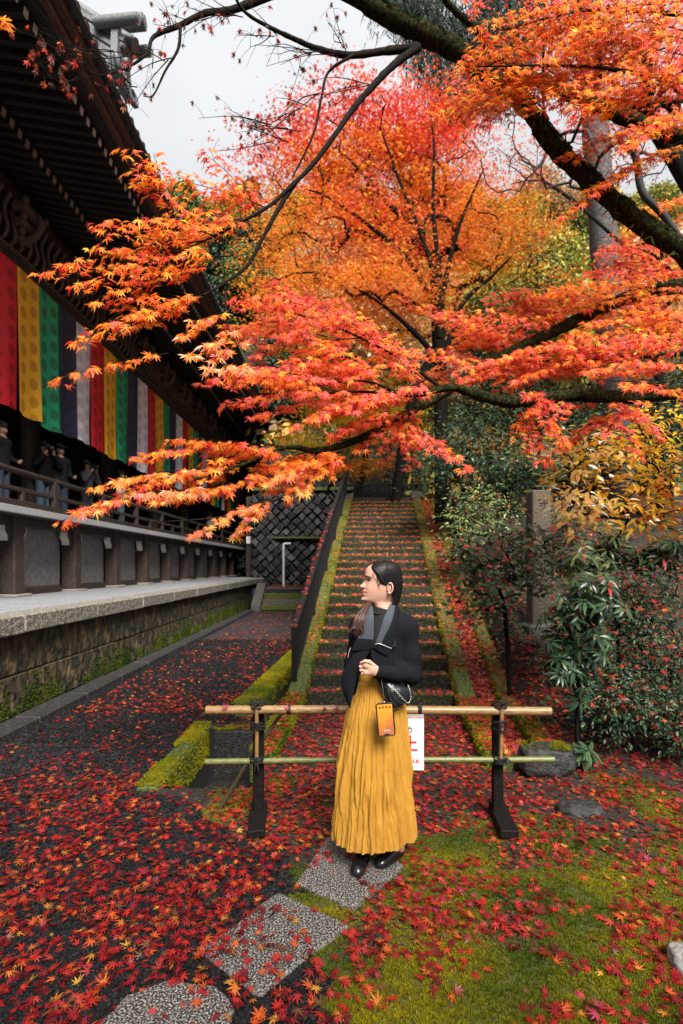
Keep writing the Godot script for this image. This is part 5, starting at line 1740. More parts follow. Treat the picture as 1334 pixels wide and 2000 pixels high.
func clothes(t: Node3D, el: Vector3, wr: Vector3) -> void:
	var wool := patt("black_wool", [[0.0, lin(0.006, 0.007, 0.009)], [0.6, lin(0.012, 0.013, 0.017)], [1.0, lin(0.022, 0.024, 0.03)]], 6.0, 0.95, 0.06, 3.0)
	wool.metallic_specular = 0.12
	var lapel := patt("slate_cloth", [[0.0, lin(0.026, 0.033, 0.044)], [0.5, lin(0.04, 0.05, 0.066)], [1.0, lin(0.06, 0.073, 0.092)]], 9.0, 0.8, 0.08, 2.0)
	var knit := flat("black_knit", lin(0.006, 0.006, 0.007), 0.9)
	var linen := patt("mustard_linen", [[0.0, lin(0.36, 0.165, 0.013)], [0.5, lin(0.45, 0.225, 0.022)], [1.0, lin(0.52, 0.275, 0.035)]], 5.0, 0.85, 0.06, 2.0, FastNoiseLite.TYPE_SIMPLEX_SMOOTH, Vector3(2.5, 1.4, 2.5))
	# skirt: gathers at the waistband opening into soft folds
	var edges := [[1312.0, 697.0, 775.0], [1330.0, 693.0, 779.0], [1350.0, 687.0, 786.0], [1375.0, 681.0, 791.0], [1400.0, 675.0, 795.0], [1450.0, 667.0, 799.0], [1500.0, 660.0, 803.0], [1550.0, 654.5, 807.0], [1600.0, 650.5, 811.0], [1640.0, 648.5, 813.0]]
	var rows := 70; var cols := 420
	var p := PackedVector3Array()
	var fn := FastNoiseLite.new()
	fn.seed = 8
	fn.frequency = 1.0
	for i in rows:
		var s := float(i) / (rows - 1)
		var Y := lerpf(1.035, 0.148, s)
		var py := 1105.0 + (EYE - Y) * F / 2.94
		var lt: Array = []; var rt: Array = []
		for e in edges:
			lt.append([e[0], e[1]]); rt.append([e[0], e[2]])
		var xl := Q(table(lt, py), py, 0.0).x; var xr := Q(table(rt, py), py, 0.0).x
		var cx := (xl + xr) * 0.5; var hw := (xr - xl) * 0.5 * lerpf(1.0, 0.945, s)
		for j in cols:
			var a := TAU * j / cols
			var g := 0.0021 * sin(a * 58.0 + 1.5 * fn.get_noise_2d(a * 3.0, 3.0)) * smoothstep(0.0, 0.06, s) * (1.0 - smoothstep(0.3, 0.9, s) * 0.75)
			var wv := a * 11.0 + 9.0 * fn.get_noise_2d(cos(a) * 1.5, sin(a) * 1.5 + s * 0.7)
			var fold := (pow(0.5 + 0.5 * sin(wv), 1.6) - 0.4) * 0.024 * smoothstep(0.02, 0.75, s)
			fold += 0.012 * sin(a * 31.0 + 4.0 * fn.get_noise_2d(a * 2.0, s * 0.8 + 9.0)) * smoothstep(0.08, 0.6, s) * (0.55 + 0.45 * fn.get_noise_2d(cos(a) * 2.0 + 7.0, s * 3.0))
			fold += 0.004 * fn.get_noise_2d(a * 9.0, s * 16.0)
			var r := 1.0 + (g + fold) / maxf(hw, 0.05)
			var band := 0.004 if s < 0.045 else 0.0
			p.append(Vector3(cx + cos(a) * hw * r, Y + 0.012 * sin(a * 2.0 + 0.6) * s, -0.015 + sin(a) * (hw * 0.74 * r + band)))
	var sk := MB.new()
	sk.grid(p, rows, cols, true, true)
	if sk.n[20 * cols].x < 0.0:
		sk = MB.new()
		sk.grid(p, rows, cols, true, false)
	linen.cull_mode = BaseMaterial3D.CULL_DISABLED
	linen.backlight_enabled = true
	linen.backlight = Color(0.2, 0.2, 0.2)
	var skp := part(t, "skirt", sk.mesh(linen))
	var wb := MB.new()
	var wp := PackedVector3Array()
	for i in 5:
		for j in 80:
			var a := TAU * j / 80.0
			var s := i / 4.0
			wp.append(Vector3(Q(735, 1312, 0).x + cos(a) * (0.108 + 0.004 * s + 0.003 * sin(PI * s)), 1.045 - s * 0.05, -0.013 + sin(a) * (0.084 + 0.003 * sin(PI * s) + 0.002 * s)))
	wb.grid(wp, 5, 80, true, true)
	part(skp, "waistband", wb.mesh(linen))
	# jacket
	var jk := MB.new()
	sdf_mesh(jk, [
		[Q(742, 1228, -0.01), Q(745, 1300, -0.015), 0.118, 0.112, 1.3], [Q(758, 1310, -0.03), Q(766, 1352, -0.035), 0.10, 0.085, 1.25],
		[Q(706, 1226, 0.015), Q(793, 1227, -0.02), 0.056, 0.056], [Q(752, 1197, -0.045), Q(792, 1219, -0.03), 0.042, 0.05],
		[Q(735, 1199, -0.045), Q(708, 1218, 0.0), 0.04, 0.05],
		[Q(795, 1230, -0.02), Q(802, 1280, -0.012), 0.056, 0.050], [Q(802, 1280, -0.012), el, 0.050, 0.046], [el, el.lerp(wr, 0.5), 0.048, 0.043], [el.lerp(wr, 0.5), el.lerp(wr, 0.96), 0.046, 0.037],
		[Q(704, 1230, 0.02), Q(692, 1300, 0.0), 0.056, 0.048], [Q(692, 1300, 0.0), Q(690, 1345, 0.0), 0.048, 0.042],
	], 0.010, 0.035)
	# creases round the elbow
	for k in jk.v.size():
		var q := jk.v[k]
		var near := exp(-pow((q - el).length() / 0.10, 2.0))
		jk.v[k] = q + jk.n[k] * (0.0035 * sin(q.x * 150.0 + q.y * 240.0) * near + 0.002 * fn.get_noise_3d(q.x * 22.0, q.y * 22.0, q.z * 22.0))
	part(t, "jacket", jk.mesh(wool))
	var tn := MB.new()
	tn.tube(PackedVector3Array([Q(743, 1262, 0.03), Q(742, 1230, 0.03), Q(744, 1204, -0.004), Q(748, 1192, -0.012), Q(749, 1187.5, -0.012)]), PackedFloat32Array([0.085, 0.082, 0.068, 0.0605, 0.0605]), 28)
	for k in 3: tn.tube(smoothen([Q(724, 1196 + k * 5, 0.035), Q(737, 1199 + k * 5, 0.068), Q(752, 1197 + k * 5, 0.05)], 4), lerps([0.002, 0.004, 0.002], 9), 6)
	part(t, "turtleneck", tn.mesh(knit))
	var lp := MB.new()
	strip(lp, [Q(719, 1184, 0.05), Q(712, 1208, 0.095), Q(704, 1232, 0.108), Q(698, 1248, 0.112)], [Q(728, 1184, 0.055), Q(730, 1208, 0.105), Q(730, 1232, 0.118), Q(729, 1250, 0.120)], 0.008, 7, 0.006)
	strip(lp, [Q(762, 1180, 0.035), Q(750, 1206, 0.102), Q(742, 1232, 0.118), Q(733.5, 1255, 0.122)], [Q(772, 1178, 0.02), Q(768, 1206, 0.095), Q(758, 1232, 0.116), Q(749.5, 1256, 0.122)], 0.008, 7, 0.006)
	part(t, "lapel", lp.mesh(lapel))
	var lb := MB.new()   # darker outer halves and turned corners of the lapels
	strip(lb, [Q(697, 1246, 0.114), Q(691, 1258, 0.116), Q(686, 1270, 0.112)], [Q(729, 1249, 0.124), Q(727, 1258, 0.126), Q(722, 1269, 0.122)], 0.008, 7, 0.008)
	strip(lb, [Q(771, 1179, 0.02), Q(767.5, 1206, 0.098), Q(757.5, 1232, 0.119), Q(732, 1258, 0.124)], [Q(780, 1186, 0.0), Q(780, 1208, 0.075), Q(775, 1232, 0.105), Q(765, 1268, 0.116)], 0.008, 9, 0.007)
	strip(lb, [Q(732.5, 1258.5, 0.127), Q(732, 1262, 0.129), Q(731, 1266, 0.128)], [Q(765, 1267.5, 0.119), Q(763, 1275, 0.122), Q(759, 1283, 0.121)], 0.007, 9, 0.008)
	# front panel hanging open on the far side
	strip(lb, [Q(696, 1262, 0.10), Q(683, 1290, 0.10), Q(667.5, 1317, 0.085), Q(667.5, 1345, 0.085), Q(682, 1380, 0.10)], [Q(724, 1268, 0.115), Q(712, 1290, 0.118), Q(700, 1312, 0.122), Q(692, 1345, 0.125), Q(684, 1386, 0.128)], 0.008, 9, 0.012)
	strip(lb, [Q(724, 1268, 0.112), Q(727, 1290, 0.118), Q(735, 1322, 0.118), Q(744, 1345, 0.118), Q(752, 1362, 0.115)], [Q(764, 1272, 0.108), Q(772, 1295, 0.105), Q(784, 1322, 0.08), Q(792, 1345, 0.06), Q(794, 1364, 0.05)], 0.008, 9, 0.01)
	part(t, "jacket_front", lb.mesh(wool))
	var zp := MB.new()
	zp.tube(smoothen([Q(733, 1258.5, 0.138), Q(740, 1257, 0.143), Q(750, 1260.5, 0.142), Q(758, 1264, 0.136), Q(765, 1266.5, 0.128)], 4), lerps([0.0022, 0.0022], 17), 6)
	zp.tube(smoothen([Q(685, 1265, 0.122), Q(682, 1272, 0.122), Q(679.5, 1285, 0.118)], 4), lerps([0.0018, 0.0018], 9), 6)
	part(t, "zip_trim", zp.mesh(flat("zip_silver", lin(0.55, 0.55, 0.55), 0.35, 0.4)))
	var cf := MB.new()
	var cd := (wr - el).normalized()
	cf.tube(PackedVector3Array([el.lerp(wr, 0.9), el.lerp(wr, 0.95), el.lerp(wr, 1.0)]), PackedFloat32Array([0.037, 0.039, 0.037]), 20)
	part(t, "cuff", cf.mesh(wool))
	# shoes
	var leather := flat("black_leather", lin(0.007, 0.007, 0.008), 0.22)
	for e in [[P(704, 1688, 2.89) - pb, P(712, 1660, 3.0) - pb], [P(754, 1677, 2.93) - pb, P(783, 1655, 3.04) - pb]]:
		var toe: Vector3 = e[0]; var heel: Vector3 = e[1]
		toe.y = 0.048; heel.y = 0.06
		var d := (toe - heel)
		d.y = 0
		d = d.normalized()
		toe = heel + d * 0.175
		toe.y = 0.05
		var sb := MB.new()
		var m := heel.lerp(toe, 0.5)
		sdf_mesh(sb, [[heel + Vector3(0, 0.0, 0), m, 0.034, 0.036], [m, toe - Vector3(0, 0.008, 0), 0.037, 0.036], [toe + d.cross(Vector3.UP) * 0.008 - Vector3(0, 0.012, 0), toe + d * 0.02 - Vector3(0, 0.014, 0), 0.032, 0.026], [heel + Vector3(0, 0.02, 0), heel + d * 0.03 + Vector3(0, 0.012, 0), 0.032, 0.03]], 0.006, 0.02)
		for k in sb.v.size():
			if sb.v[k].y < 0.032: sb.v[k].y = lerpf(sb.v[k].y, 0.032, 0.8)
		var sp := part(t, "shoe", sb.mesh(leather))
		var so := MB.new()
		var ol := PackedVector2Array()
		var sd := d.cross(Vector3.UP)
		for k in 28:
			var a := TAU * k / 28.0
			var f := cos(a)
			var wdt := 0.036 + 0.006 * smoothstep(-0.2, 0.7, f) - 0.004 * smoothstep(0.3, -0.2, absf(f + 0.2))
			ol.append(Vector2(f * 0.125 + 0.092, sin(a) * wdt * pow(maxf(1.0 - f * f * f * f * 0.0, 0.0), 0.5)))
		so.prism(ol, -0.008, 0.009, Transform3D(Basis(d, sd, Vector3.UP), Vector3(heel.x, 0.036, heel.z)))
		part(sp, "sole", so.mesh(leather))
		var bk := MB.new()
		var bc := heel + d * 0.10 + Vector3(0, 0.034, 0)
		bk.tube(smoothen([bc - sd * 0.018, bc - sd * 0.018 + d * 0.007 , bc + sd * 0.018 + d * 0.007, bc + sd * 0.018], 3), lerps([0.0018, 0.0018], 10), 6)
		bk.tube(smoothen([bc + sd * 0.018, bc + sd * 0.016 - d * 0.006, bc - sd * 0.016 - d * 0.006, bc - sd * 0.018], 3), lerps([0.0018, 0.0018], 10), 6)
		part(sp, "buckle", bk.mesh(flat("brass", lin(0.5, 0.36, 0.12), 0.3, 0.9)))

func bag_and_phone() -> void:
	var o := Q(778, 1358, 0.09) + pb
	var leather := flat("bag_leather", lin(0.009, 0.010, 0.013), 0.3)
	var b := thing("shoulder_bag", "small black leather bag with silver chain hanging at the person's hip", "bag", o)
	var q := func(px: float, py: float, z: float) -> Vector3: return Q(px, py, z) + pb - o
	var mb := MB.new()
	sdf_mesh(mb, [[q.call(764, 1346, 0.10), q.call(770, 1368, 0.11), 0.03, 0.034, 1.3], [q.call(770, 1368, 0.11), q.call(790, 1362, 0.09), 0.036, 0.032, 1.3], [q.call(778, 1352, 0.10), q.call(796, 1352, 0.085), 0.035, 0.026, 1.3], [q.call(757, 1340, 0.11), q.call(762, 1352, 0.115), 0.018, 0.026, 1.3]], 0.007, 0.03)
	part(b, "pouch", mb.mesh(leather))
	var sm := MB.new()
	sm.tube(smoothen([q.call(763, 1348, 0.142), q.call(770, 1362, 0.149), q.call(784, 1374, 0.140), q.call(794, 1372, 0.122)], 5), lerps([0.0016, 0.0016], 16), 6)
	sm.tube(smoothen([q.call(757, 1347, 0.14), q.call(764, 1368, 0.148), q.call(775, 1380, 0.138)], 5), lerps([0.0024, 0.0024], 11), 6)
	part(b, "seam_piping", sm.mesh(flat("piping", lin(0.03, 0.033, 0.04), 0.3)))
	var silver := flat("chain_silver", lin(0.6, 0.6, 0.6), 0.25, 0.9)
	var link := MB.new()
	var ring := []
	for k in 9: ring.append(Vector3(cos(TAU * k / 8.0) * 0.0052, sin(TAU * k / 8.0) * 0.0034, 0))
	link.tube(smoothen(ring, 1), lerps([0.0011, 0.0011], 9), 5, false)
	var lm := link.mesh(silver)
	var path := smoothen([q.call(766, 1339, 0.148), q.call(776, 1352, 0.155), q.call(788, 1366, 0.148), q.call(797, 1373, 0.132), q.call(802, 1366, 0.128), q.call(801, 1350, 0.124), q.call(797, 1339, 0.12)], 6)
	for k in path.size() - 1:
		var d := (path[k + 1] - path[k]).normalized()
		var y := d.cross(Vector3.BACK).normalized()
		var bs := Basis(d, y, d.cross(y))
		part(b, "chain_link", lm, (path[k] + path[k + 1]) * 0.5, bs * Basis(Vector3.RIGHT, PI / 2 if k % 2 else 0.3))
	# phone on a short strap, screen towards the camera and upside down
	var po := Q(753, 1405, 0.19) + pb
	var ph := thing("mobile_phone", "mobile phone with orange screen hanging upside down against the mustard skirt", "phone", po)
	ph.rotation = Vector3(0.05, -0.02, 0.085)
	var W := 0.078; var H := 0.160
	var rr := func(w: float, h: float, r: float) -> PackedVector2Array:
		var out := PackedVector2Array()
		for c in 4:
			var cx: float = (w * 0.5 - r) * [1, -1, -1, 1][c]; var cy: float = (h * 0.5 - r) * [1, 1, -1, -1][c]
			for k in 5:
				var a := PI * 0.5 * (c + k / 4.0)
				out.append(Vector2(cx + cos(a) * r, cy + sin(a) * r))
		return out
	var cs := MB.new()
	cs.prism(rr.call(W + 0.008, H + 0.008, 0.015), -0.006, 0.004)
	var cse := part(ph, "phone_case", cs.mesh(flat("case_black", lin(0.012, 0.012, 0.013), 0.4)))
	var rim := MB.new()
	var outl: PackedVector2Array = rr.call(W + 0.006, H + 0.006, 0.014)
	var rp := PackedVector3Array()
	for v in outl: rp.append(Vector3(v.x, v.y, 0.0042))
	rp.append(rp[0])
	rim.tube(rp, lerps([0.0026, 0.0026], rp.size()), 6, false)
	part(cse, "case_rim", rim.mesh(mats["case_black"]))
	var im := Image.create(96, 196, false, Image.FORMAT_RGB8)
	for y in 196:
		for x in 96:
			var c := Color(0.93, 0.58, 0.2).lerp(Color(0.9, 0.52, 0.2), y / 196.0)
			var ridge := 96.0 + 26.0 * sin(x * 0.045 + 0.4) + 7.0 * sin(x * 0.19)
			if y > ridge: c = Color(0.82, 0.48, 0.22)
			if y > ridge + 40.0 + 10.0 * sin(x * 0.09): c = Color(0.70, 0.43, 0.27)
			if y < 46: c = c.lerp(Color(0.96, 0.65, 0.3), 0.35)
			im.set_pixel(x, y, c)
	for k in 4:   # row of icons
		for yy in range(12, 27):
			for xx in range(9 + k * 21, 24 + k * 21):
				var rd := Vector2(xx - 16.5 - k * 21, yy - 19.0).length()
				if rd < 8.0 and (rd > 4.0 or (xx * 3 + yy * k) % 4 == 0): im.set_pixel(xx, yy, Color(0.34, 0.12, 0.05))
	var scm := StandardMaterial3D.new()
	scm.albedo_texture = ImageTexture.create_from_image(im)
	scm.roughness = 0.12
	var sc := MB.new()
	sc.use_uv = true
	sc.quad(Vector3(-W * 0.48, -H * 0.485, 0.0046), Vector3(W * 0.48, -H * 0.485, 0.0046), Vector3(W * 0.48, H * 0.485, 0.0046), Vector3(-W * 0.48, H * 0.485, 0.0046))
	var scr := part(ph, "screen", sc.mesh(scm))
	var tm := TextMesh.new()
	tm.text = "11:23"
	var sf := SystemFont.new()
	sf.font_names = PackedStringArray(["Droid Sans"])
	tm.font = sf
	tm.font_size = 32
	tm.pixel_size = 0.00042
	tm.depth = 0.0003
	tm.material = flat("screen_white", lin(0.85, 0.82, 0.78), 0.3)
	part(scr, "clock_digits", tm, Vector3(0.004, -H * 0.34, 0.0049), Basis(Vector3.BACK, PI))
	var nc := MB.new()
	nc.prism(rr.call(0.024, 0.006, 0.0029), 0.0, 0.0006, Transform3D(Basis(), Vector3(0, -H * 0.465, 0.0048)))
	part(ph, "camera_notch", nc.mesh(mats["case_black"]))
	var st := MB.new()
	st.tube(smoothen([Vector3(0, H * 0.5 + 0.006, 0.002), Vector3(0.001, H * 0.5 + 0.03, 0.0), Vector3(0.0, H * 0.5 + 0.07, -0.03), Vector3(-0.004, H * 0.5 + 0.12, -0.06)], 5), lerps([0.002, 0.002], 16), 6)
	part(ph, "wrist_strap", st.mesh(mats["case_black"]))
	var ringm := MB.new()
	ringm.ball(Vector3(0, H * 0.5 + 0.007, 0.003), Vector3(0.005, 0.006, 0.004), 10)
	part(ph, "strap_ring", ringm.mesh(silver))

# ---------------------------------------------------------------- visitors on the balcony
func visitors() -> void:
	rng.seed = 500
	var sk := flat("visitor_skin", lin(0.36, 0.22, 0.16), 0.7)
	var hr := flat("visitor_hair", lin(0.012, 0.01, 0.01), 0.5)
	var looks := [
		[3.0, "person in a dark coat at the left edge on the balcony", lin(0.02, 0.02, 0.024), lin(0.04, 0.055, 0.085), false],
		[87.0, "person in black raising a camera on the balcony, in light blue jeans", lin(0.012, 0.012, 0.014), lin(0.07, 0.11, 0.165), true],
		[117.0, "person in a dark cap and jacket beside the photographer on the balcony", lin(0.02, 0.022, 0.026), lin(0.03, 0.045, 0.075), false],
		[170.0, "person in a grey patterned coat raising a camera on the balcony", lin(0.07, 0.075, 0.085), lin(0.02, 0.022, 0.03), true],
		[236.0, "person in a white shirt behind orange leaves on the balcony", lin(0.6, 0.6, 0.62), lin(0.1, 0.14, 0.22), false],
		[410.0, "person in a pale top at the far part of the balcony", lin(0.5, 0.48, 0.46), lin(0.06, 0.06, 0.08), false],
	]
	for k in looks.size():
		var e: Array = looks[k]
		var x := -6.2 - 0.15 * (k % 2)
		var d: float = x * F / (e[0] - 667.0)
		var h := rng.randf_range(0.94, 1.03)
		var t := thing("visitor", e[1], "person", Vector3(x, 2.545, -d), "")
		t.rotation.y = PI / 2 + rng.randf_range(-0.7, 0.3)
		t.scale = Vector3.ONE * h
		var cam: bool = e[4]
		var hand_r := Vector3(0.08, 1.47, 0.2) if cam else Vector3(0.2, 1.0, 0.22)
		var hand_l := Vector3(-0.08, 1.46, 0.2) if cam else Vector3(-0.22, 0.84, 0.06)
		var er := Vector3(0.27, 1.2, 0.14) if cam else Vector3(0.25, 1.08, -0.02)
		var eL := Vector3(-0.27, 1.2, 0.14) if cam else Vector3(-0.25, 1.08, -0.02)
		var b := MB.new()
		sdf_mesh(b, [[Vector3(0, 1.42, 0), Vector3(0, 1.5, 0.01), 0.05, 0.05], [Vector3(0, 1.62, -0.01), Vector3(0, 1.56, 0.02), 0.088, 0.07, 0.85], [Vector3(0, 1.575, 0.09), Vector3(0, 1.555, 0.1), 0.012, 0.016], [er, hand_r, 0.035, 0.03], [hand_r, hand_r + Vector3(0, 0.03, 0.03), 0.035, 0.03], [eL, hand_l, 0.035, 0.03], [hand_l, hand_l + Vector3(0, 0.03, 0.03), 0.035, 0.03], [Vector3(0, 1.4, 0), Vector3(0, 0.95, 0), 0.1, 0.1], [Vector3(0.09, 0.9, 0), Vector3(0.1, 0.05, 0), 0.07, 0.045], [Vector3(-0.09, 0.9, 0), Vector3(-0.1, 0.05, 0), 0.07, 0.045]], 0.018, 0.02)
		part(t, "body", b.mesh(sk))
		var c := MB.new()
		sdf_mesh(c, [[Vector3(-0.1, 1.34, 0), Vector3(0.1, 1.34, 0), 0.12, 0.12], [Vector3(0, 1.3, 0), Vector3(0, 0.9, 0), 0.16, 0.17, 1.25], [Vector3(0.17, 1.36, 0), er, 0.075, 0.06], [er, er.lerp(hand_r, 0.8), 0.058, 0.048], [Vector3(-0.17, 1.36, 0), eL, 0.075, 0.06], [eL, eL.lerp(hand_l, 0.8), 0.058, 0.048]], 0.02, 0.04)
		part(t, "coat", c.mesh(flat("visitor_coat_%d" % k, e[2], 0.95, 0.0, 0.15)))
		var tr := MB.new()
		sdf_mesh(tr, [[Vector3(-0.06, 0.9, 0), Vector3(0.06, 0.9, 0), 0.12, 0.12], [Vector3(0.09, 0.85, 0), Vector3(0.1, 0.06, 0), 0.095, 0.07], [Vector3(-0.09, 0.85, 0), Vector3(-0.1, 0.06, 0), 0.095, 0.07]], 0.02, 0.02)
		part(t, "trousers", tr.mesh(flat("visitor_trousers_%d" % k, e[3], 0.85)))
		var hm := MB.new()
		sdf_mesh(hm, [[Vector3(0, 1.645, -0.025), Vector3(0, 1.6, -0.045), 0.098, 0.085], [Vector3(0, 1.66, 0.03), Vector3(0, 1.66, 0.0), 0.08, 0.09]], 0.014, 0.02)
		if k == 2: hm.bbox(Vector3(0, 1.66, 0.13), Vector3(0.16, 0.015, 0.1), 0.005)
		part(t, "hair", hm.mesh(hr))
		var sh := MB.new()
		for s in [-0.1, 0.1]: sh.bbox(Vector3(s, 0.03, 0.04), Vector3(0.09, 0.07, 0.26), 0.02)
		part(t, "shoes", sh.mesh(flat("visitor_shoe", lin(0.02, 0.02, 0.02), 0.5)))
		if cam:
			var cm := thing("handheld_camera", "black camera with long lens held up by the %s photographer on the balcony" % ("nearer" if k == 1 else "farther"), "camera", Vector3.ZERO)
			cm.transform = t.transform
			var m := MB.new()
			m.bbox(Vector3(0, 1.57, 0.17), Vector3(0.14, 0.1, 0.06), 0.012)
			m.bbox(Vector3(0, 1.63, 0.17), Vector3(0.06, 0.035, 0.05), 0.01)
			part(cm, "camera_body", m.mesh(flat("camera_black", lin(0.015, 0.015, 0.016), 0.4)))
			var l := MB.new()
			l.cyl(Vector3(0, 1.565, 0.2), Vector3(0, 1.565, 0.30), 0.04, 0.042, 16)
			l.cyl(Vector3(0, 1.565, 0.3), Vector3(0, 1.565, 0.31), 0.046, 0.046, 16)
			part(cm, "lens", l.mesh(mats["camera_black"]))
			var gl := MB.new()
			gl.ball(Vector3(0, 1.565, 0.309), Vector3(0.036, 0.036, 0.006), 12)
			part(cm, "lens_glass", gl.mesh(flat("lens_glass", lin(0.03, 0.03, 0.05), 0.05)))

# ---------------------------------------------------------------- trees
var bark: StandardMaterial3D
var bark_moss: StandardMaterial3D
var MAPLE: Array = []
var MAPLE_LOW: Array = []
var autumn := [lin(0.86, 0.21, 0.02), lin(0.92, 0.32, 0.035), lin(0.80, 0.105, 0.02), lin(0.64, 0.035, 0.025), lin(0.9, 0.15, 0.115), lin(0.93, 0.46, 0.05), lin(0.36, 0.013, 0.02), lin(0.46, 0.19, 0.02), lin(0.8, 0.66, 0.05), lin(0.12, 0.045, 0.04)]
const ORANGE := [5, 4, 3, 1, 1, 1.6, 0.4, 0, 0, 0]
const REDDISH := [2, 0.6, 4, 4, 2, 0.2, 1.2, 0, 0, 0]
const PINKISH := [2.4, 1.4, 2.6, 1.2, 6, 0.6, 0.3, 0, 0, 0]
const MIXED := [4, 2.4, 3, 1.6, 3, 0.6, 0.6, 0.6, 0, 0]
const RUSTY := [4, 2, 2, 1.2, 0.4, 0.7, 0.3, 2.6, 0, 0]
const DRIED := [0, 0, 0.2, 1, 0, 0, 1.5, 0, 0, 5]

func leaf_on(at: Vector3, along: Vector3, face: Vector3, size: float) -> Transform3D:
	var y := face.normalized()
	var z := (along - y * along.dot(y))
	if z.length_squared() < 1e-6: z = y.cross(Vector3(0.3, 0.2, 0.9))
	z = z.normalized()
	return Transform3D(Basis(y.cross(z), y, z) * size, at)

# a leafy twig: a stem from a to b with side shoots in a flat layer
func spray(mb: MB, xf: Array, pick: Array, a: Vector3, b: Vector3, width: float, wts0: Array, size := 0.055, dense := 1.0) -> void:
	var wts := []
	for w in wts0: wts.append(w * rng.randf_range(0.3, 2.0))   # each twig has a hue of its own
	var L := a.distance_to(b)
	var d := (b - a) / L
	var side := d.cross(Vector3.UP).normalized()
	var mid := a.lerp(b, 0.5) + Vector3(0, 0.06 * L, 0) + side * rng.randf_range(-0.06, 0.06) * L
	var st := smoothen([a, mid, b], 6)
	mb.tube(st, lerps([0.0022 + 0.0028 * L, 0.0022, 0.001], st.size()), 5, false)
	var n := int(L / 0.062 * dense) + 2
	for k in n:
		var t := 0.1 + 0.9 * (k + rng.randf() * 0.6) / n
		var p := a.lerp(mid, t * 2.0) if t < 0.5 else mid.lerp(b, minf(t * 2.0 - 1.0, 1.0))
		var s := 1.0 if k % 2 else -1.0
		var len_ := width * rng.randf_range(0.35, 1.0) * (1.15 - 0.75 * t) * minf(1.0, 0.45 + t * 2.0)
		var dir := (d * rng.randf_range(0.5, 1.1) + side * s * rng.randf_range(0.6, 1.2) + Vector3(0, rng.randf_range(-0.42, 0.22), 0)).normalized()
		var e := p + dir * len_ + Vector3(0, -0.05 * len_, 0)
		mb.tube(PackedVector3Array([p, p.lerp(e, 0.5) + Vector3(0, 0.012, 0), e]), PackedFloat32Array([0.0016, 0.0012, 0.0007]), 4, false)
		var m := int(len_ / 0.032 * dense) + 2
		for j in m:
			var q := p.lerp(e, (j + 0.7) / m)
			for h in (2 if j < m - 1 else 3):
				var out := (dir * 0.7 + dir.cross(Vector3.UP).normalized() * (rng.randf_range(-1.4, 1.4) if h > 1 else (1.0 if h else -1.0) * rng.randf_range(0.4, 1.8)) + Vector3(0, rng.randf_range(-0.75, 0.05), 0)).normalized()
				var at := q + out * size * rng.randf_range(0.3, 0.75)
				var face := Vector3(rng.randf_range(-0.5, 0.5), 0.6, rng.randf_range(0.1, 1.2))
				xf.append(leaf_on(at, out, face, size * rng.randf_range(0.55, 1.25)))
				pick.append(choose(wts))

func limb(mb: MB, pts: Array, radii: Array, sides := 10) -> PackedVector3Array:
	var s := smoothen(pts, 7)
	var r := lerps(radii, s.size())
	for k in r.size(): r[k] *= 1.0 + 0.09 * sin(k * 1.9) * sin(k * 0.63 + 1.0) + rng.randf_range(-0.05, 0.05)
	mb.tube(s, r, sides, true, 0.05, rng)
	return s

func pxs(l: Array, d0: float, d1: float) -> Array:   # pixel pairs of the photograph at distances running from d0 to d1
	var o := []
	for k in l.size(): o.append(P(l[k][0], l[k][1], lerpf(d0, d1, float(k) / (l.size() - 1))))
	return o

func trees() -> void:
	rng.seed = 700
	bark = patt("maple_bark", [[0.0, lin(0.004, 0.0035, 0.003)], [0.5, lin(0.009, 0.008, 0.007)], [0.75, lin(0.018, 0.016, 0.014)], [1.0, lin(0.045, 0.04, 0.036)]], 3.0, 0.85, 0.03, 6.0)
	bark_moss = patt("mossy_bark", [[0.0, lin(0.004, 0.004, 0.003)], [0.45, lin(0.009, 0.009, 0.006)], [0.62, lin(0.022, 0.025, 0.006)], [1.0, lin(0.06, 0.062, 0.02)]], 2.2, 0.9, 0.025, 8.0)
	bark.metallic_specular = 0.2
	bark_moss.metallic_specular = 0.15
	for k in 4: MAPLE.append(maple_leaf(true, 0.18 + 0.2 * k, 10 + k))
	for k in 3: MAPLE_LOW.append(maple_leaf(false, 0.15 + 0.2 * k, 20 + k))
	near_maple()
	middle_trees()

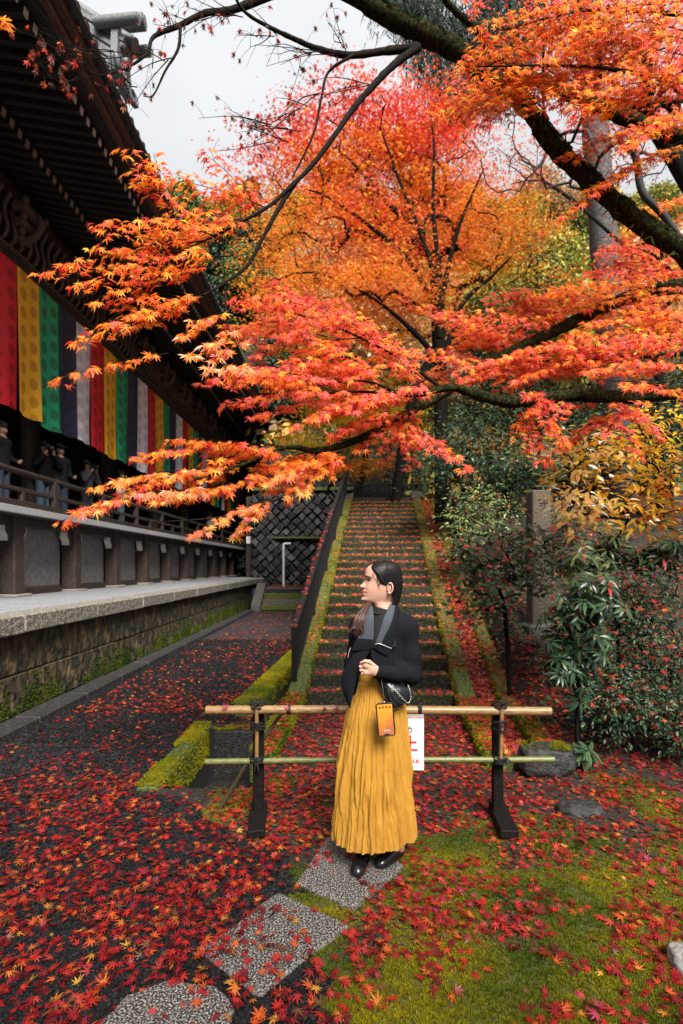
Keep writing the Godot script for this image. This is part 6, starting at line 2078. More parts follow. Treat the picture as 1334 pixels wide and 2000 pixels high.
func near_maple() -> void:
	var o := Vector3(3.7, ground(3.7, 4.7), -4.7)
	var t := thing("maple_tree", "big leaning maple with mossy boughs whose orange leaves overhang the whole path", "tree", o)
	var tr := MB.new()
	limb(tr, [Vector3(3.75, -0.2, -4.7), Vector3(3.7, 0.8, -4.65), Vector3(3.62, 1.9, -4.55), Vector3(3.3, 2.9, -4.4), P(1440, 590, 4.2)], [0.34, 0.25, 0.22, 0.2, 0.15], 16)
	part(t, "trunk", shifted(tr, o).mesh(bark_moss))
	var mx := []; var mc := []
	var A := MB.new()
	var ap := limb(A, [P(1440, 590, 4.2)] + pxs([[1334, 492], [1240, 428], [1150, 352], [1075, 278], [1030, 212], [960, 150], [890, 97], [820, 62], [750, 28], [680, -12], [600, -45]], 4.0, 3.5), [0.09, 0.072, 0.066, 0.060, 0.056, 0.053, 0.055, 0.064, 0.066, 0.056, 0.042, 0.03], 16)
	part(t, "bough", shifted(A, o).mesh(bark_moss))
	for i in 9000:   # moss and small ferns along its upper side
		var k := rng.randi() % (ap.size() - 12)
		var q := ap[k].lerp(ap[k + 1], rng.randf())
		var an := rng.randf_range(-1.5, 1.5)
		if lump.get_noise_2d(k * 17.0, an * 40.0) < -0.05: continue
		var rr := lerpf(0.072, 0.054, float(k) / ap.size())
		var ax := (ap[k + 1] - ap[k]).normalized()
		var up := (Vector3.UP - ax * ax.y).normalized()
		var dr := up * cos(an) + ax.cross(up) * sin(an)
		moss_at(mx, mc, q + dr * rr * 0.96, dr, 0.9)
	for k in mc.size(): mc[k] = Color(mc[k].r * 0.26, mc[k].g * 0.3, mc[k].b * 0.6)
	copies(t, "bark_moss", tuft_mesh, rebase(mx, o), mc)
	var fx := []; var fc := []
	for i in 24:
		var k := rng.randi_range(4, ap.size() / 2)
		var ax := (ap[k + 1] - ap[k]).normalized()
		fx.append(leaf_on(ap[k] + Vector3(0, -0.09, 0.05) + ax * rng.randf() * 0.05, Vector3(rng.randf_range(-0.9, 0.3), rng.randf_range(-1, 0.2), rng.randf_range(0, 0.5)), Vector3(rng.randf_range(-1, 1), 0.4, 1), rng.randf_range(0.05, 0.1)))
		fc.append(Color(0.03, 0.035, 0.01))
	copies(t, "small_ferns", with_mat(oval_leaf(0.16, 0.2, 0.3), leaf_mat("small_fern", Color(1, 1, 1), 0.9, 0.6, true, 0.1)), rebase(fx, o), fc)
	var limbs := [
		[[P(1450, 330, 4.6)] + pxs([[1334, 270], [1240, 236], [1150, 200], [1060, 160], [985, 128], [935, 62], [885, 18], [850, -25]], 4.55, 4.0), [0.07, 0.062, 0.058, 0.054, 0.048, 0.04, 0.034, 0.028, 0.022, 0.017], 12],
		[[Vector3(3.6, 2.4, -4.5), P(1450, 560, 4.4)] + pxs([[1334, 558], [1230, 580], [1150, 615], [1050, 662], [940, 716], [870, 765], [780, 818], [690, 862], [620, 880], [560, 874], [480, 905], [380, 938]], 4.3, 3.1), [0.1, 0.066, 0.056, 0.05, 0.046, 0.042, 0.037, 0.035, 0.029, 0.024, 0.02, 0.013, 0.009, 0.005], 10],
		[[Vector3(3.65, 1.7, -4.5), P(1450, 770, 3.9)] + pxs([[1334, 766], [1230, 776], [1120, 772], [1000, 785], [930, 770], [880, 757], [800, 772], [730, 748], [680, 742]], 3.7, 3.35), [0.09, 0.055, 0.046, 0.043, 0.041, 0.037, 0.032, 0.024, 0.015, 0.009, 0.004], 10],
		[pxs([[815, 92], [750, 100], [680, 108], [620, 95], [575, 76], [530, 55], [480, 25], [455, -12]], 3.65, 3.2), [0.027, 0.022, 0.019, 0.016, 0.014, 0.011, 0.009, 0.006], 8],
		[pxs([[600, -45], [520, -6], [450, 20], [400, 26], [350, 50], [300, 72], [287, 105], [240, 136], [180, 150]], 3.5, 3.0), [0.03, 0.024, 0.02, 0.017, 0.014, 0.011, 0.008, 0.005, 0.002], 8],
		[pxs([[352, 52], [348, 95], [322, 140], [300, 185], [280, 188]], 3.2, 3.05), [0.01, 0.008, 0.006, 0.004, 0.002], 6],
		[pxs([[818, 92], [770, 126], [730, 166], [690, 212], [655, 262], [610, 322], [560, 372], [520, 406], [455, 442], [400, 470], [330, 500]], 3.65, 3.0), [0.027, 0.023, 0.020, 0.018, 0.016, 0.014, 0.012, 0.010, 0.008, 0.005, 0.003], 9],
		[pxs([[575, 358], [540, 415], [510, 470], [482, 520], [445, 548], [400, 575], [330, 603], [240, 645]], 3.3, 2.85), [0.016, 0.013, 0.011, 0.01, 0.008, 0.006, 0.004, 0.002], 7],
		[pxs([[690, 108], [642, 140], [627, 195], [612, 262], [572, 345]], 3.5, 3.35), [0.01, 0.009, 0.008, 0.007, 0.005], 6],
		[pxs([[1062, 250], [1061, 130], [1064, -20]], 3.7, 3.4), [0.01, 0.008, 0.006], 6],
		[pxs([[440, 560], [445, 640], [478, 668]], 3.0, 2.9), [0.006, 0.004, 0.002], 5],
		[pxs([[620, 880], [600, 940], [520, 985], [430, 1010], [300, 1020]], 3.5, 3.0), [0.012, 0.01, 0.007, 0.005, 0.002], 6],
		[pxs([[780, 818], [830, 850], [860, 886]], 3.7, 3.4), [0.008, 0.006, 0.002], 5],
		[pxs([[1334, 690], [1200, 700], [1080, 705], [990, 700]], 4.0, 3.7), [0.02, 0.014, 0.009, 0.004], 6],
		[pxs([[870, 764], [780, 700], [660, 640], [560, 610], [480, 615]], 3.8, 3.6), [0.014, 0.01, 0.007, 0.005, 0.002], 6],
		[pxs([[800, 772], [700, 765], [600, 770], [500, 770], [440, 785]], 3.5, 3.2), [0.01, 0.008, 0.006, 0.004, 0.002], 6],
		[pxs([[1334, 560], [1280, 500], [1220, 480]], 4.4, 4.4), [0.02, 0.012, 0.004], 6],
		[pxs([[1450, 60], [1334, 30], [1150, 20], [980, 60]], 3.7, 3.2), [0.02, 0.014, 0.008, 0.003], 6],
		[pxs([[1450, 190], [1334, 160], [1150, 130], [930, 130]], 3.6, 3.2), [0.02, 0.014, 0.008, 0.003], 6],
	]
	var tw := MB.new()
	for k in limbs.size():
		var mb := MB.new()
		limb(mb, limbs[k][0], limbs[k][1], limbs[k][2])
		part(t, "bough" if k < 3 else "branch", shifted(mb, o).mesh(bark_moss if k < 3 else bark))
	var xf := []; var pick := []
	# [anchor x, y, d, tip x, y, d, width, colours, size]
	var S_ := [
		[400, 470, 3.0, 88, 532, 2.85, 0.2, ORANGE], [420, 460, 3.0, 190, 445, 2.85, 0.14, ORANGE], [450, 500, 3.0, 150, 560, 2.8, 0.2, ORANGE], [450, 445, 3.05, 230, 490, 2.9, 0.17, ORANGE], [400, 520, 3.0, 215, 575, 2.85, 0.16, ORANGE],
		[400, 575, 2.95, 150, 668, 2.8, 0.19, ORANGE], [380, 585, 2.95, 190, 600, 2.85, 0.15, ORANGE], [400, 580, 2.95, 235, 640, 2.8, 0.17, ORANGE], [330, 690, 2.9, 95, 748, 2.8, 0.06, ORANGE],
		[445, 610, 3.0, 350, 658, 2.85, 0.12, ORANGE], [470, 640, 2.95, 372, 700, 2.85, 0.13, ORANGE], [478, 665, 2.95, 420, 700, 2.9, 0.12, ORANGE],
		[320, 390, 3.0, 242, 292, 2.9, 0.15, ORANGE], [330, 380, 3.0, 262, 340, 2.9, 0.13, ORANGE], [330, 420, 3.0, 300, 300, 3.0, 0.12, MIXED],
		[520, 406, 3.3, 335, 350, 3.1, 0.22, MIXED], [500, 410, 3.3, 400, 300, 3.2, 0.16, REDDISH], [470, 430, 3.2, 330, 420, 3.05, 0.2, ORANGE], [540, 400, 3.4, 430, 380, 3.2, 0.2, MIXED], [480, 430, 3.2, 350, 470, 3.0, 0.18, ORANGE],
		[560, 872, 3.4, 270, 890, 3.05, 0.2, ORANGE], [520, 890, 3.35, 330, 860, 3.1, 0.15, ORANGE], [600, 900, 3.45, 400, 900, 3.2, 0.2, ORANGE], [500, 900, 3.3, 120, 1018, 2.9, 0.2, ORANGE], [450, 925, 3.2, 190, 950, 2.95, 0.2, ORANGE], [420, 960, 3.1, 160, 1000, 2.9, 0.14, MIXED],
		[540, 970, 3.2, 375, 1050, 3.0, 0.13, ORANGE], [520, 985, 3.2, 460, 1045, 3.1, 0.1, ORANGE], [650, 880, 3.6, 500, 930, 3.3, 0.18, ORANGE], [660, 885, 3.6, 560, 945, 3.4, 0.14, ORANGE], [470, 945, 3.2, 300, 985, 3.0, 0.18, ORANGE], [620, 885, 3.5, 640, 930, 3.4, 0.1, ORANGE], [580, 925, 3.4, 430, 960, 3.15, 0.17, MIXED],
		[660, 640, 3.7, 470, 590, 3.5, 0.24, PINKISH], [600, 625, 3.65, 450, 650, 3.4, 0.22, PINKISH], [740, 670, 3.8, 560, 570, 3.8, 0.26, REDDISH], [700, 660, 3.75, 580, 690, 3.6, 0.24, MIXED], [780, 700, 3.8, 650, 590, 3.8, 0.26, PINKISH], [830, 730, 3.8, 720, 640, 3.8, 0.24, MIXED], [780, 720, 3.7, 640, 720, 3.6, 0.22, PINKISH],
		[700, 765, 3.4, 440, 790, 3.15, 0.16, PINKISH], [640, 760, 3.4, 480, 740, 3.2, 0.2, MIXED], [760, 770, 3.5, 560, 700, 3.4, 0.24, PINKISH], [780, 770, 3.5, 620, 810, 3.35, 0.2, MIXED],
		[800, 830, 3.7, 862, 892, 3.4, 0.1, PINKISH], [780, 815, 3.7, 700, 880, 3.5, 0.14, PINKISH], [830, 790, 3.75, 740, 830, 3.6, 0.16, PINKISH], [760, 820, 3.6, 650, 850, 3.4, 0.16, PINKISH], [800, 800, 3.7, 790, 860, 3.5, 0.14, PINKISH],
		[950, 715, 3.9, 800, 690, 3.8, 0.26, MIXED], [1000, 690, 4.0, 860, 610, 3.9, 0.26, PINKISH], [1060, 660, 4.05, 900, 650, 3.9, 0.26, MIXED], [1100, 640, 4.1, 1000, 570, 4.0, 0.24, PINKISH], [1200, 590, 4.2, 1020, 590, 4.0, 0.26, ORANGE], [1180, 600, 4.1, 1060, 620, 3.9, 0.22, ORANGE], [1334, 575, 4.2, 1180, 560, 4.0, 0.22, ORANGE],
		[1334, 640, 4.0, 1130, 640, 3.8, 0.24, ORANGE], [1334, 680, 3.9, 1100, 690, 3.7, 0.24, PINKISH], [1250, 700, 3.9, 980, 700, 3.7, 0.22, PINKISH], [1200, 705, 3.9, 1010, 740, 3.6, 0.18, PINKISH], [1334, 720, 3.7, 1180, 735, 3.6, 0.18, MIXED], [1080, 705, 3.8, 900, 740, 3.6, 0.16, PINKISH], [1380, 660, 3.9, 1240, 600, 3.8, 0.22, ORANGE],
		[1030, 785, 3.6, 1105, 868, 3.4, 0.09, REDDISH], [1100, 775, 3.6, 1075, 840, 3.45, 0.1, PINKISH], [1180, 776, 3.6, 1290, 850, 3.4, 0.14, PINKISH], [1250, 776, 3.6, 1180, 850, 3.4, 0.12, PINKISH],
		[1290, 505, 4.4, 1200, 480, 4.4, 0.2, REDDISH], [1334, 540, 4.4, 1230, 540, 4.3, 0.2, REDDISH], [1360, 500, 4.4, 1290, 560, 4.3, 0.2, MIXED],
		[1334, 30, 3.5, 1030, 30, 3.2, 0.3, RUSTY], [1200, 24, 3.4, 920, 70, 3.1, 0.26, RUSTY], [1334, 60, 3.5, 1100, 90, 3.2, 0.3, RUSTY], [1250, 145, 3.5, 900, 120, 3.2, 0.26, RUSTY], [1180, 130, 3.4, 930, 170, 3.2, 0.24, RUSTY], [1334, 160, 3.5, 1060, 190, 3.3, 0.28, RUSTY], [1400, 120, 3.5, 1180, 80, 3.3, 0.3, MIXED], [1400, 230, 3.5, 1200, 265, 3.2, 0.16, RUSTY], [1334, 200, 3.6, 1120, 230, 3.4, 0.2, RUSTY], [1060, 140, 3.5, 960, 210, 3.3, 0.14, RUSTY], [1040, 150, 3.5, 900, 200, 3.4, 0.16, RUSTY], [1300, 10, 3.4, 1130, 60, 3.2, 0.24, RUSTY],
		[1420, 200, 3.4, 1215, 290, 3.0, 0.12, ORANGE], [1400, 370, 3.6, 1290, 400, 3.5, 0.1, ORANGE], [900, 20, 4.0, 930, 5, 3.9, 0.1, REDDISH], [-60, 20, 2.6, 12, 42, 2.5, 0.06, ORANGE],
	]
	for e in S_:
		var again := 1
		if e[0] > 590 and e[1] > 420 and e[3] > 420: again = 3
		elif e[7] == RUSTY or e[1] < 250 and e[0] > 1000: again = 2
		for k in again:
			var j := Vector3(rng.randf_range(-0.22, 0.22), rng.randf_range(-0.15, 0.2), rng.randf_range(-0.6, 0.35)) if k else Vector3.ZERO
			spray(tw, xf, pick, P(e[0], e[1], e[2]) + j * 0.4, P(e[3], e[4], e[5]) + j, e[6], e[7], 0.056, 1.0)
	# unseen boughs and leaves over the viewer's head, placed to shade the near ground
	for e in [[Vector3(3.4, 2.7, -4.3), Vector3(2.4, 3.8, -1.5), Vector3(0.9, 4.3, 1.0), Vector3(-0.8, 4.4, 2.8)], [Vector3(3.5, 2.5, -4.4), Vector3(3.2, 3.7, -1.0), Vector3(2.4, 4.1, 1.6), Vector3(1.6, 4.2, 3.8)], [Vector3(1.2, 4.25, 0.6), Vector3(0.0, 4.3, 0.9), Vector3(-1.4, 4.3, 1.0), Vector3(-2.6, 4.2, 1.4)]]:
		var mb := MB.new()
		var path := limb(mb, e, [0.09, 0.07, 0.045, 0.012], 9)
		part(t, "bough", shifted(mb, o).mesh(bark_moss))
		for k in range(6, path.size(), 1):
			for h in 2:
				var q := path[k] + Vector3(rng.randf_range(-1.3, 1.3), rng.randf_range(-0.1, 0.35), rng.randf_range(-0.9, 0.9))
				if q.z < 0.6: q.z = 0.6 + rng.randf() * 0.5
				if path[k].z > 0.3: spray(tw, xf, pick, path[k], q, 0.3, ORANGE, 0.075, 0.6)
	# bare twigs against the sky with a few curled brown leaves
	for e in [[667, 108, 3.5, 500, 75, 3.3], [620, 96, 3.45, 540, 140, 3.3], [560, 70, 3.4, 430, 75, 3.2], [500, 40, 3.3, 360, 5, 3.2], [455, 20, 3.3, 330, 60, 3.1], [630, 180, 3.5, 520, 215, 3.4], [627, 200, 3.5, 480, 245, 3.3], [612, 262, 3.5, 400, 215, 3.3], [600, 280, 3.5, 430, 270, 3.3], [350, 60, 3.2, 290, 30, 3.1], [340, 110, 3.1, 250, 160, 3.0], [300, 185, 3.05, 180, 130, 2.9], [287, 105, 3.1, 110, 90, 2.9], [240, 136, 3.0, 90, 70, 2.85], [180, 150, 3.0, 60, 60, 2.8], [200, 150, 3.0, 90, 150, 2.85], [140, 170, 2.95, 65, 138, 2.85], [680, 108, 3.5, 640, 40, 3.4], [730, 165, 3.6, 600, 170, 3.5], [1240, 320, 5.0, 1200, 200, 5.0]]:
		var a := P(e[0], e[1], e[2]); var b := P(e[3], e[4], e[5])
		for k in 4:
			var c := a.lerp(b, rng.randf_range(0.0, 0.5)); var q := a.lerp(b, rng.randf_range(0.6, 1.05)) + Vector3(rng.randf_range(-0.1, 0.1), rng.randf_range(-0.14, 0.14), rng.randf_range(-0.1, 0.1))
			var st := smoothen([c, c.lerp(q, 0.5) + Vector3(rng.randf_range(-0.03, 0.03), rng.randf_range(-0.03, 0.04), 0), q], 5)
			tw.tube(st, lerps([0.0032, 0.0022, 0.001], st.size()), 5, false)
			for j in 3:
				var w := st[rng.randi_range(3, st.size() - 1)]
				var x := w + Vector3(rng.randf_range(-0.1, 0.1), rng.randf_range(-0.1, 0.08), rng.randf_range(-0.06, 0.06))
				tw.tube(PackedVector3Array([w, w.lerp(x, 0.5) + Vector3(0, 0.01, 0), x]), PackedFloat32Array([0.0014, 0.001, 0.0007]), 4, false)
				if rng.randf() < 0.75:
					for h in rng.randi_range(1, 4):
						xf.append(leaf_on(x, Vector3(rng.randf_range(-0.4, 0.4), -1, 0.2), Vector3(rng.randf_range(-1, 1), 0.3, rng.randf_range(-1, 1)), rng.randf_range(0.026, 0.046)))
						pick.append(choose(DRIED) if e[0] > 300 or rng.randf() < 0.6 else choose(REDDISH))
	var twp := part(t, "twigs", shifted(tw, o).mesh(bark))
	twp.set_meta("kind", "stuff")
	foliage_at(t, o, "leaves", MAPLE, xf, autumn, pick, 300, "maple", 1.05)
	leafcount("near maple", xf.size())

func leafcount(_n: String, _k: int) -> void: pass

func shifted(mb: MB, o: Vector3) -> MB:
	for k in mb.v.size(): mb.v[k] -= o
	return mb

func foliage_at(t: Node3D, o: Vector3, called: String, kinds: Array, xf: Array, pal: Array, pick: Array, singles: int, key: String, through := 0.8, rough := 0.5, spec := 0.4) -> void:
	var tmp := Node3D.new()
	tmp.name = "tmp"
	foliage(tmp, called, kinds, xf, pal, pick, singles, key, through, rough, spec)
	for c in tmp.get_children():
		tmp.remove_child(c)
		if c is MultiMeshInstance3D: c.position -= o
		else: c.position -= o
		t.add_child(c, true)
	tmp.free()

# a tree grown towards points spread through its crown
# lobes = [[centre px x, y, distance, radius px x, y, depth m, points, colours], ...]
func grown(t: Node3D, o: Vector3, trunk: Array, r0: float, lobes: Array, mat: Material, leaf_cb: Callable) -> void:
	var node := PackedVector3Array(); var parent := PackedInt32Array()
	var tp := smoothen(trunk, 6)
	for k in tp.size():
		node.append(tp[k]); parent.append(k - 1)
	var tn := tp.size()
	var goals := []
	for lb in lobes:
		var c := P(lb[0], lb[1], lb[2])
		var sc: float = lb[2] / F
		for k in lb[6]:
			var q := Vector3(rng.randfn(), rng.randfn(), rng.randfn()).normalized() * pow(rng.randf(), 0.45)
			goals.append([c + Vector3(q.x * lb[3] * sc, q.y * lb[4] * sc, q.z * lb[5]), lb])
	var top := tp[tn - 1]
	goals.sort_custom(func(a, b): return (a[0] - top).length_squared() < (b[0] - top).length_squared())
	var load_ := PackedFloat32Array()
	load_.resize(node.size())
	for g in goals:
		var p: Vector3 = g[0]
		var best := -1; var bd := 1e9
		for k in range(tn / 3, node.size()):
			var dv := p - node[k]
			var c := dv.length() + maxf(-dv.y, 0.0) * 0.8
			if c < bd:
				bd = c; best = k
		var a := node[best]
		var n := maxi(int(a.distance_to(p) / 0.35), 2)
		var bow := Vector3(rng.randf_range(-0.1, 0.1), rng.randf_range(0.02, 0.14), rng.randf_range(-0.1, 0.1)) * a.distance_to(p)
		var prev := best
		for k in range(1, n + 1):
			var s := float(k) / n
			node.append(a.lerp(p, s) + bow * sin(PI * s) * 1.0)
			parent.append(prev)
			load_.append(0.0)
			prev = node.size() - 1
		var w := prev
		while w >= 0:
			load_[w] += 1.0
			w = parent[w]
		leaf_cb.call(p, (p - a).normalized(), g[1])
	# tubes, chain by chain
	var mb := MB.new()
	var rad := func(k: int) -> float: return clampf(r0 * pow(load_[k] / goals.size(), 0.52), 0.006, r0)
	var kids := {}
	for k in range(1, node.size()):
		if not kids.has(parent[k]): kids[parent[k]] = []
		kids[parent[k]].append(k)
	var starts := [0]
	while starts.size():
		var s: int = starts.pop_back()
		var pts := PackedVector3Array(); var rr := PackedFloat32Array()
		if s > 0 and parent[s] >= 0:
			pts.append(node[parent[s]]); rr.append(rad.call(s))
		var k := s
		while true:
			pts.append(node[k] - Vector3.ZERO); rr.append(rad.call(k))
			if not kids.has(k): break
			var ch: Array = kids[k]
			ch.sort_custom(func(a, b): return load_[a] > load_[b])
			for j in range(1, ch.size()): starts.append(ch[j])
			k = ch[0]
		if pts.size() > 1: mb.tube(pts, rr, 7 if rr[0] > 0.03 else 4, false)
	part(t, "trunk_and_limbs" if false else "trunk", shifted(mb, o).mesh(mat))

func cluster(kinds: Array, n: int, spread: float, flat_: float, size: float, seed_: int) -> ArrayMesh:   # a few leaves as one small mesh
	var r := RandomNumberGenerator.new()
	r.seed = seed_
	var mb := MB.new()
	for k in n:
		var src: ArrayMesh = kinds[k % kinds.size()]
		var ar := src.surface_get_arrays(0)
		var d := Vector3(r.randfn(), r.randfn() * flat_, r.randfn()) * spread * 0.5
		var bs := leaf_on(d, Vector3(r.randf_range(-1, 1), r.randf_range(-0.8, 0.1), r.randf_range(-1, 1)), Vector3(r.randf_range(-0.6, 0.6), 0.8, r.randf_range(-0.2, 0.9)), size * r.randf_range(0.75, 1.2))
		var b := mb.v.size()
		for v in ar[Mesh.ARRAY_VERTEX]: mb.v.append(bs * v)
		for v in ar[Mesh.ARRAY_NORMAL]: mb.n.append((bs.basis * v).normalized())
		for i in ar[Mesh.ARRAY_INDEX]: mb.ix.append(b + i)
	return mb.mesh()

func tint(c: Color, lo := 0.7, hi := 1.2) -> Color:
	var v := rng.randf_range(lo, hi)
	return Color(minf(c.r * v, 0.95), minf(c.g * v * rng.randf_range(0.85, 1.2), 0.92), c.b * v)

func maple_grown(called: String, label: String, trunk: Array, r0: float, lobes: Array, per: int, size: float, spread: float) -> void:
	var o: Vector3 = trunk[0]
	var t := thing(called, label, "tree", o)
	var cl := cluster(MAPLE_LOW, 7, spread, 0.3, size, called.hash() % 100)
	cl = with_mat(cl, leaf_mat("leaf_far_maple", Color(1, 1, 1), 0.55, 1.1))
	var xf := []; var cs := []
	grown(t, o, trunk, r0, lobes, bark, func(p: Vector3, _d: Vector3, lb: Array):
		var n := int(per * rng.randf_range(0.6, 1.3) * lb[8]) if lb.size() > 8 else int(per * rng.randf_range(0.6, 1.3))
		var hue: Color = autumn[choose(lb[7])]
		for k in n:
			var q := Vector3(rng.randfn() * 0.42, rng.randfn() * 0.09, rng.randfn() * 0.42)
			xf.append(Transform3D(Basis(Vector3.UP, rng.randf() * TAU).rotated(Vector3.RIGHT, rng.randf_range(-0.3, 0.3)) * rng.randf_range(0.8, 1.25), p + q - o))
			cs.append(tint(hue.lerp(autumn[choose(lb[7])], 0.55))))
	copies(t, "crown", cl, xf, cs)
	leafcount(called, xf.size() * 7)

func middle_trees() -> void:
	rng.seed = 810
	var RED := [1, 0.2, 3, 6, 3.4, 0, 0.8, 0, 0, 0]
	var ORG := [5, 4, 2.4, 0.4, 1.5, 3, 0, 0.5, 0, 0]
	var PNK := [2, 1, 3, 2, 4, 0.3, 0.2, 0, 0, 0]
	var GLD := [2, 3, 0.5, 0, 0, 5, 0, 0.8, 1.2, 0]
	var YGR := [0, 0.2, 0, 0, 0, 1.5, 0, 0.4, 5, 0]
	var b1 := P(862, 905, 13.0)
	b1.y = ground(b1.x, 13.0) - 0.1
	maple_grown("red_maple", "tall red and orange maple spreading over the head of the stone steps", [b1, P(860, 780, 13.0), P(856, 660, 12.9), P(852, 560, 12.8), P(848, 500, 12.7)], 0.16, [
		[760, 270, 12.4, 170, 66, 1.3, 60, RED, 1.7], [860, 305, 12.4, 75, 70, 1.0, 22, RED, 1.7], [600, 315, 12.4, 120, 60, 1.0, 30, RED, 1.6], [700, 370, 12.2, 190, 60, 1.3, 34, ORG, 1.1], [860, 400, 12.4, 130, 60, 1.3, 24, ORG, 1.1],
		[600, 450, 12.0, 120, 60, 1.0, 20, ORG, 1.1], [750, 470, 12.0, 180, 60, 1.3, 30, PNK, 1.2], [640, 560, 11.6, 150, 50, 1.3, 26, ORG, 1.2], [780, 570, 11.8, 130, 60, 1.2, 24, ORG, 1.2], [920, 470, 12.5, 90, 70, 1.2, 16, ORG, 1.0]], 17, 0.092, 0.36)
	var rm: Node3D = get_node("red_maple")
	for e in [[[857, 640], [848, 540], [815, 440], [775, 340], [745, 255]], [[858, 660], [855, 520], [846, 400], [848, 300], [842, 225]], [[860, 600], [880, 500], [905, 420], [945, 330]], [[852, 600], [800, 510], [720, 440], [640, 385], [600, 370]], [[856, 700], [800, 640], [740, 590], [690, 560]], [[862, 720], [900, 600], [960, 540], [1000, 500]], [[815, 440], [760, 400], [700, 330], [660, 290]]]:
		var mb := MB.new()
		limb(mb, pxs(e, 11.6, 11.0), [0.075, 0.055, 0.04, 0.026, 0.012], 7)
		part(rm, "stem", shifted(mb, rm.position).mesh(bark))
	var b2 := P(770, 930, 15.5)
	b2.y = ground(b2.x, 15.5)
	maple_grown("golden_maple", "golden orange maple behind the red one above the stairway", [b2, P(800, 800, 16.0), P(860, 660, 16.5), P(900, 560, 17.0)], 0.14, [
		[930, 420, 17.0, 110, 70, 1.5, 30, ORG, 1.2], [960, 500, 17.0, 100, 70, 1.4, 26, GLD, 1.2], [860, 500, 17.0, 110, 60, 1.5, 24, GLD, 1.2], [760, 620, 16.5, 150, 70, 1.5, 34, ORG, 1.2], [640, 640, 16.0, 130, 60, 1.5, 26, GLD, 1.2], [560, 520, 16.0, 70, 60, 1.0, 12, ORG, 1.1], [1010, 430, 17.0, 80, 40, 1.2, 14, GLD, 1.0]], 16, 0.10, 0.42)
	var b3 := P(700, 950, 17.5)
	b3.y = ground(b3.x, 17.5)
	maple_grown("yellow_green_maple", "yellow green maple glowing behind the gate at the stair head", [b3, P(712, 900, 17.5), P(720, 850, 17.5)], 0.1, [
		[640, 820, 17.0, 80, 40, 1.2, 18, YGR, 1.2], [740, 800, 17.5, 110, 50, 1.4, 26, YGR, 1.2], [800, 840, 17.5, 70, 30, 1.0, 12, YGR, 1.1], [610, 870, 17.0, 60, 30, 1.0, 10, YGR, 1.1], [720, 915, 17.5, 60, 26, 0.7, 10, GLD, 1.0], [690, 740, 17.0, 110, 40, 1.2, 16, GLD, 1.1]], 22, 0.09, 0.36)
	var b5 := Vector3(6.2, 0, -8.0)
	b5.y = ground(6.2, 8.0)
	maple_grown("crimson_maple", "crimson maple high behind the cedar trunk at upper right", [b5, Vector3(6.1, 3.5, -8.0), P(1400, 480, 8.0), P(1330, 330, 8.0), P(1270, 230, 8.0)], 0.12, [
		[1270, 70, 8.0, 130, 90, 0.9, 34, RED, 1.1], [1290, 190, 8.0, 70, 50, 0.7, 14, RED, 1.0], [1334, 160, 8.0, 70, 90, 0.8, 14, PNK, 1.0], [1080, 290, 8.5, 50, 30, 0.5, 5, RED, 0.5], [1150, 100, 7.8, 90, 80, 0.7, 12, RED, 0.9], [1110, 20, 7.8, 80, 50, 0.6, 8, RED, 0.8]], 15, 0.072, 0.3)
	var b6 := Vector3(7.2, 0, -12.5)
	b6.y = ground(7.2, 12.5)
	maple_grown("scarlet_maple", "scarlet maple low between the cedar trunk and the right edge", [b6, P(1290, 760, 12.5), P(1270, 650, 12.5)], 0.1, [
		[1280, 480, 12.0, 70, 50, 1.0, 14, PNK, 1.1], [1250, 590, 12.0, 90, 40, 1.0, 12, ORG, 1.1], [1100, 580, 13.0, 80, 30, 1.2, 10, ORG, 1.0], [1040, 340, 15.0, 70, 40, 1.5, 7, RED, 0.5]], 20, 0.085, 0.34)
	bare_tree()
	cedar()

func bare_tree() -> void:
	var o := Vector3(7.6, 0, -10.5)
	o.y = ground(7.6, 10.5)
	var t := thing("bare_tree", "nearly leafless tree with blue grey limbs beside the cedar, upper right", "tree", o)
	var xf := []; var pick := []
	grown(t, o, [o, P(1400, 620, 10.5), P(1310, 440, 10.5), P(1255, 375, 10.5), P(1245, 300, 10.5)], 0.07, [[1240, 270, 10.5, 120, 110, 0.9, 40, DRIED], [1130, 350, 10.5, 90, 60, 0.8, 16, DRIED], [1010, 300, 11.0, 110, 60, 0.9, 24, DRIED]], patt("grey_bark", [[0.0, lin(0.01, 0.011, 0.013)], [1.0, lin(0.035, 0.038, 0.042)]], 2.0, 0.85, 0.03, 3.0), func(p: Vector3, _d: Vector3, _lb: Array):
		for k in 12:
			xf.append(leaf_on(p + Vector3(rng.randfn() * 0.16, rng.randfn() * 0.16, rng.randfn() * 0.16), Vector3(rng.randf_range(-0.4, 0.4), -1, 0.2), Vector3(rng.randf_range(-1, 1), 0.4, rng.randf_range(-1, 1)), rng.randf_range(0.04, 0.075)))
			pick.append(choose([0, 0, 1, 2, 0.5, 0, 1.5, 0, 0, 4])))
	foliage_at(t, o, "leaves", MAPLE_LOW, xf, autumn, pick, 0, "dry_maple", 0.7)

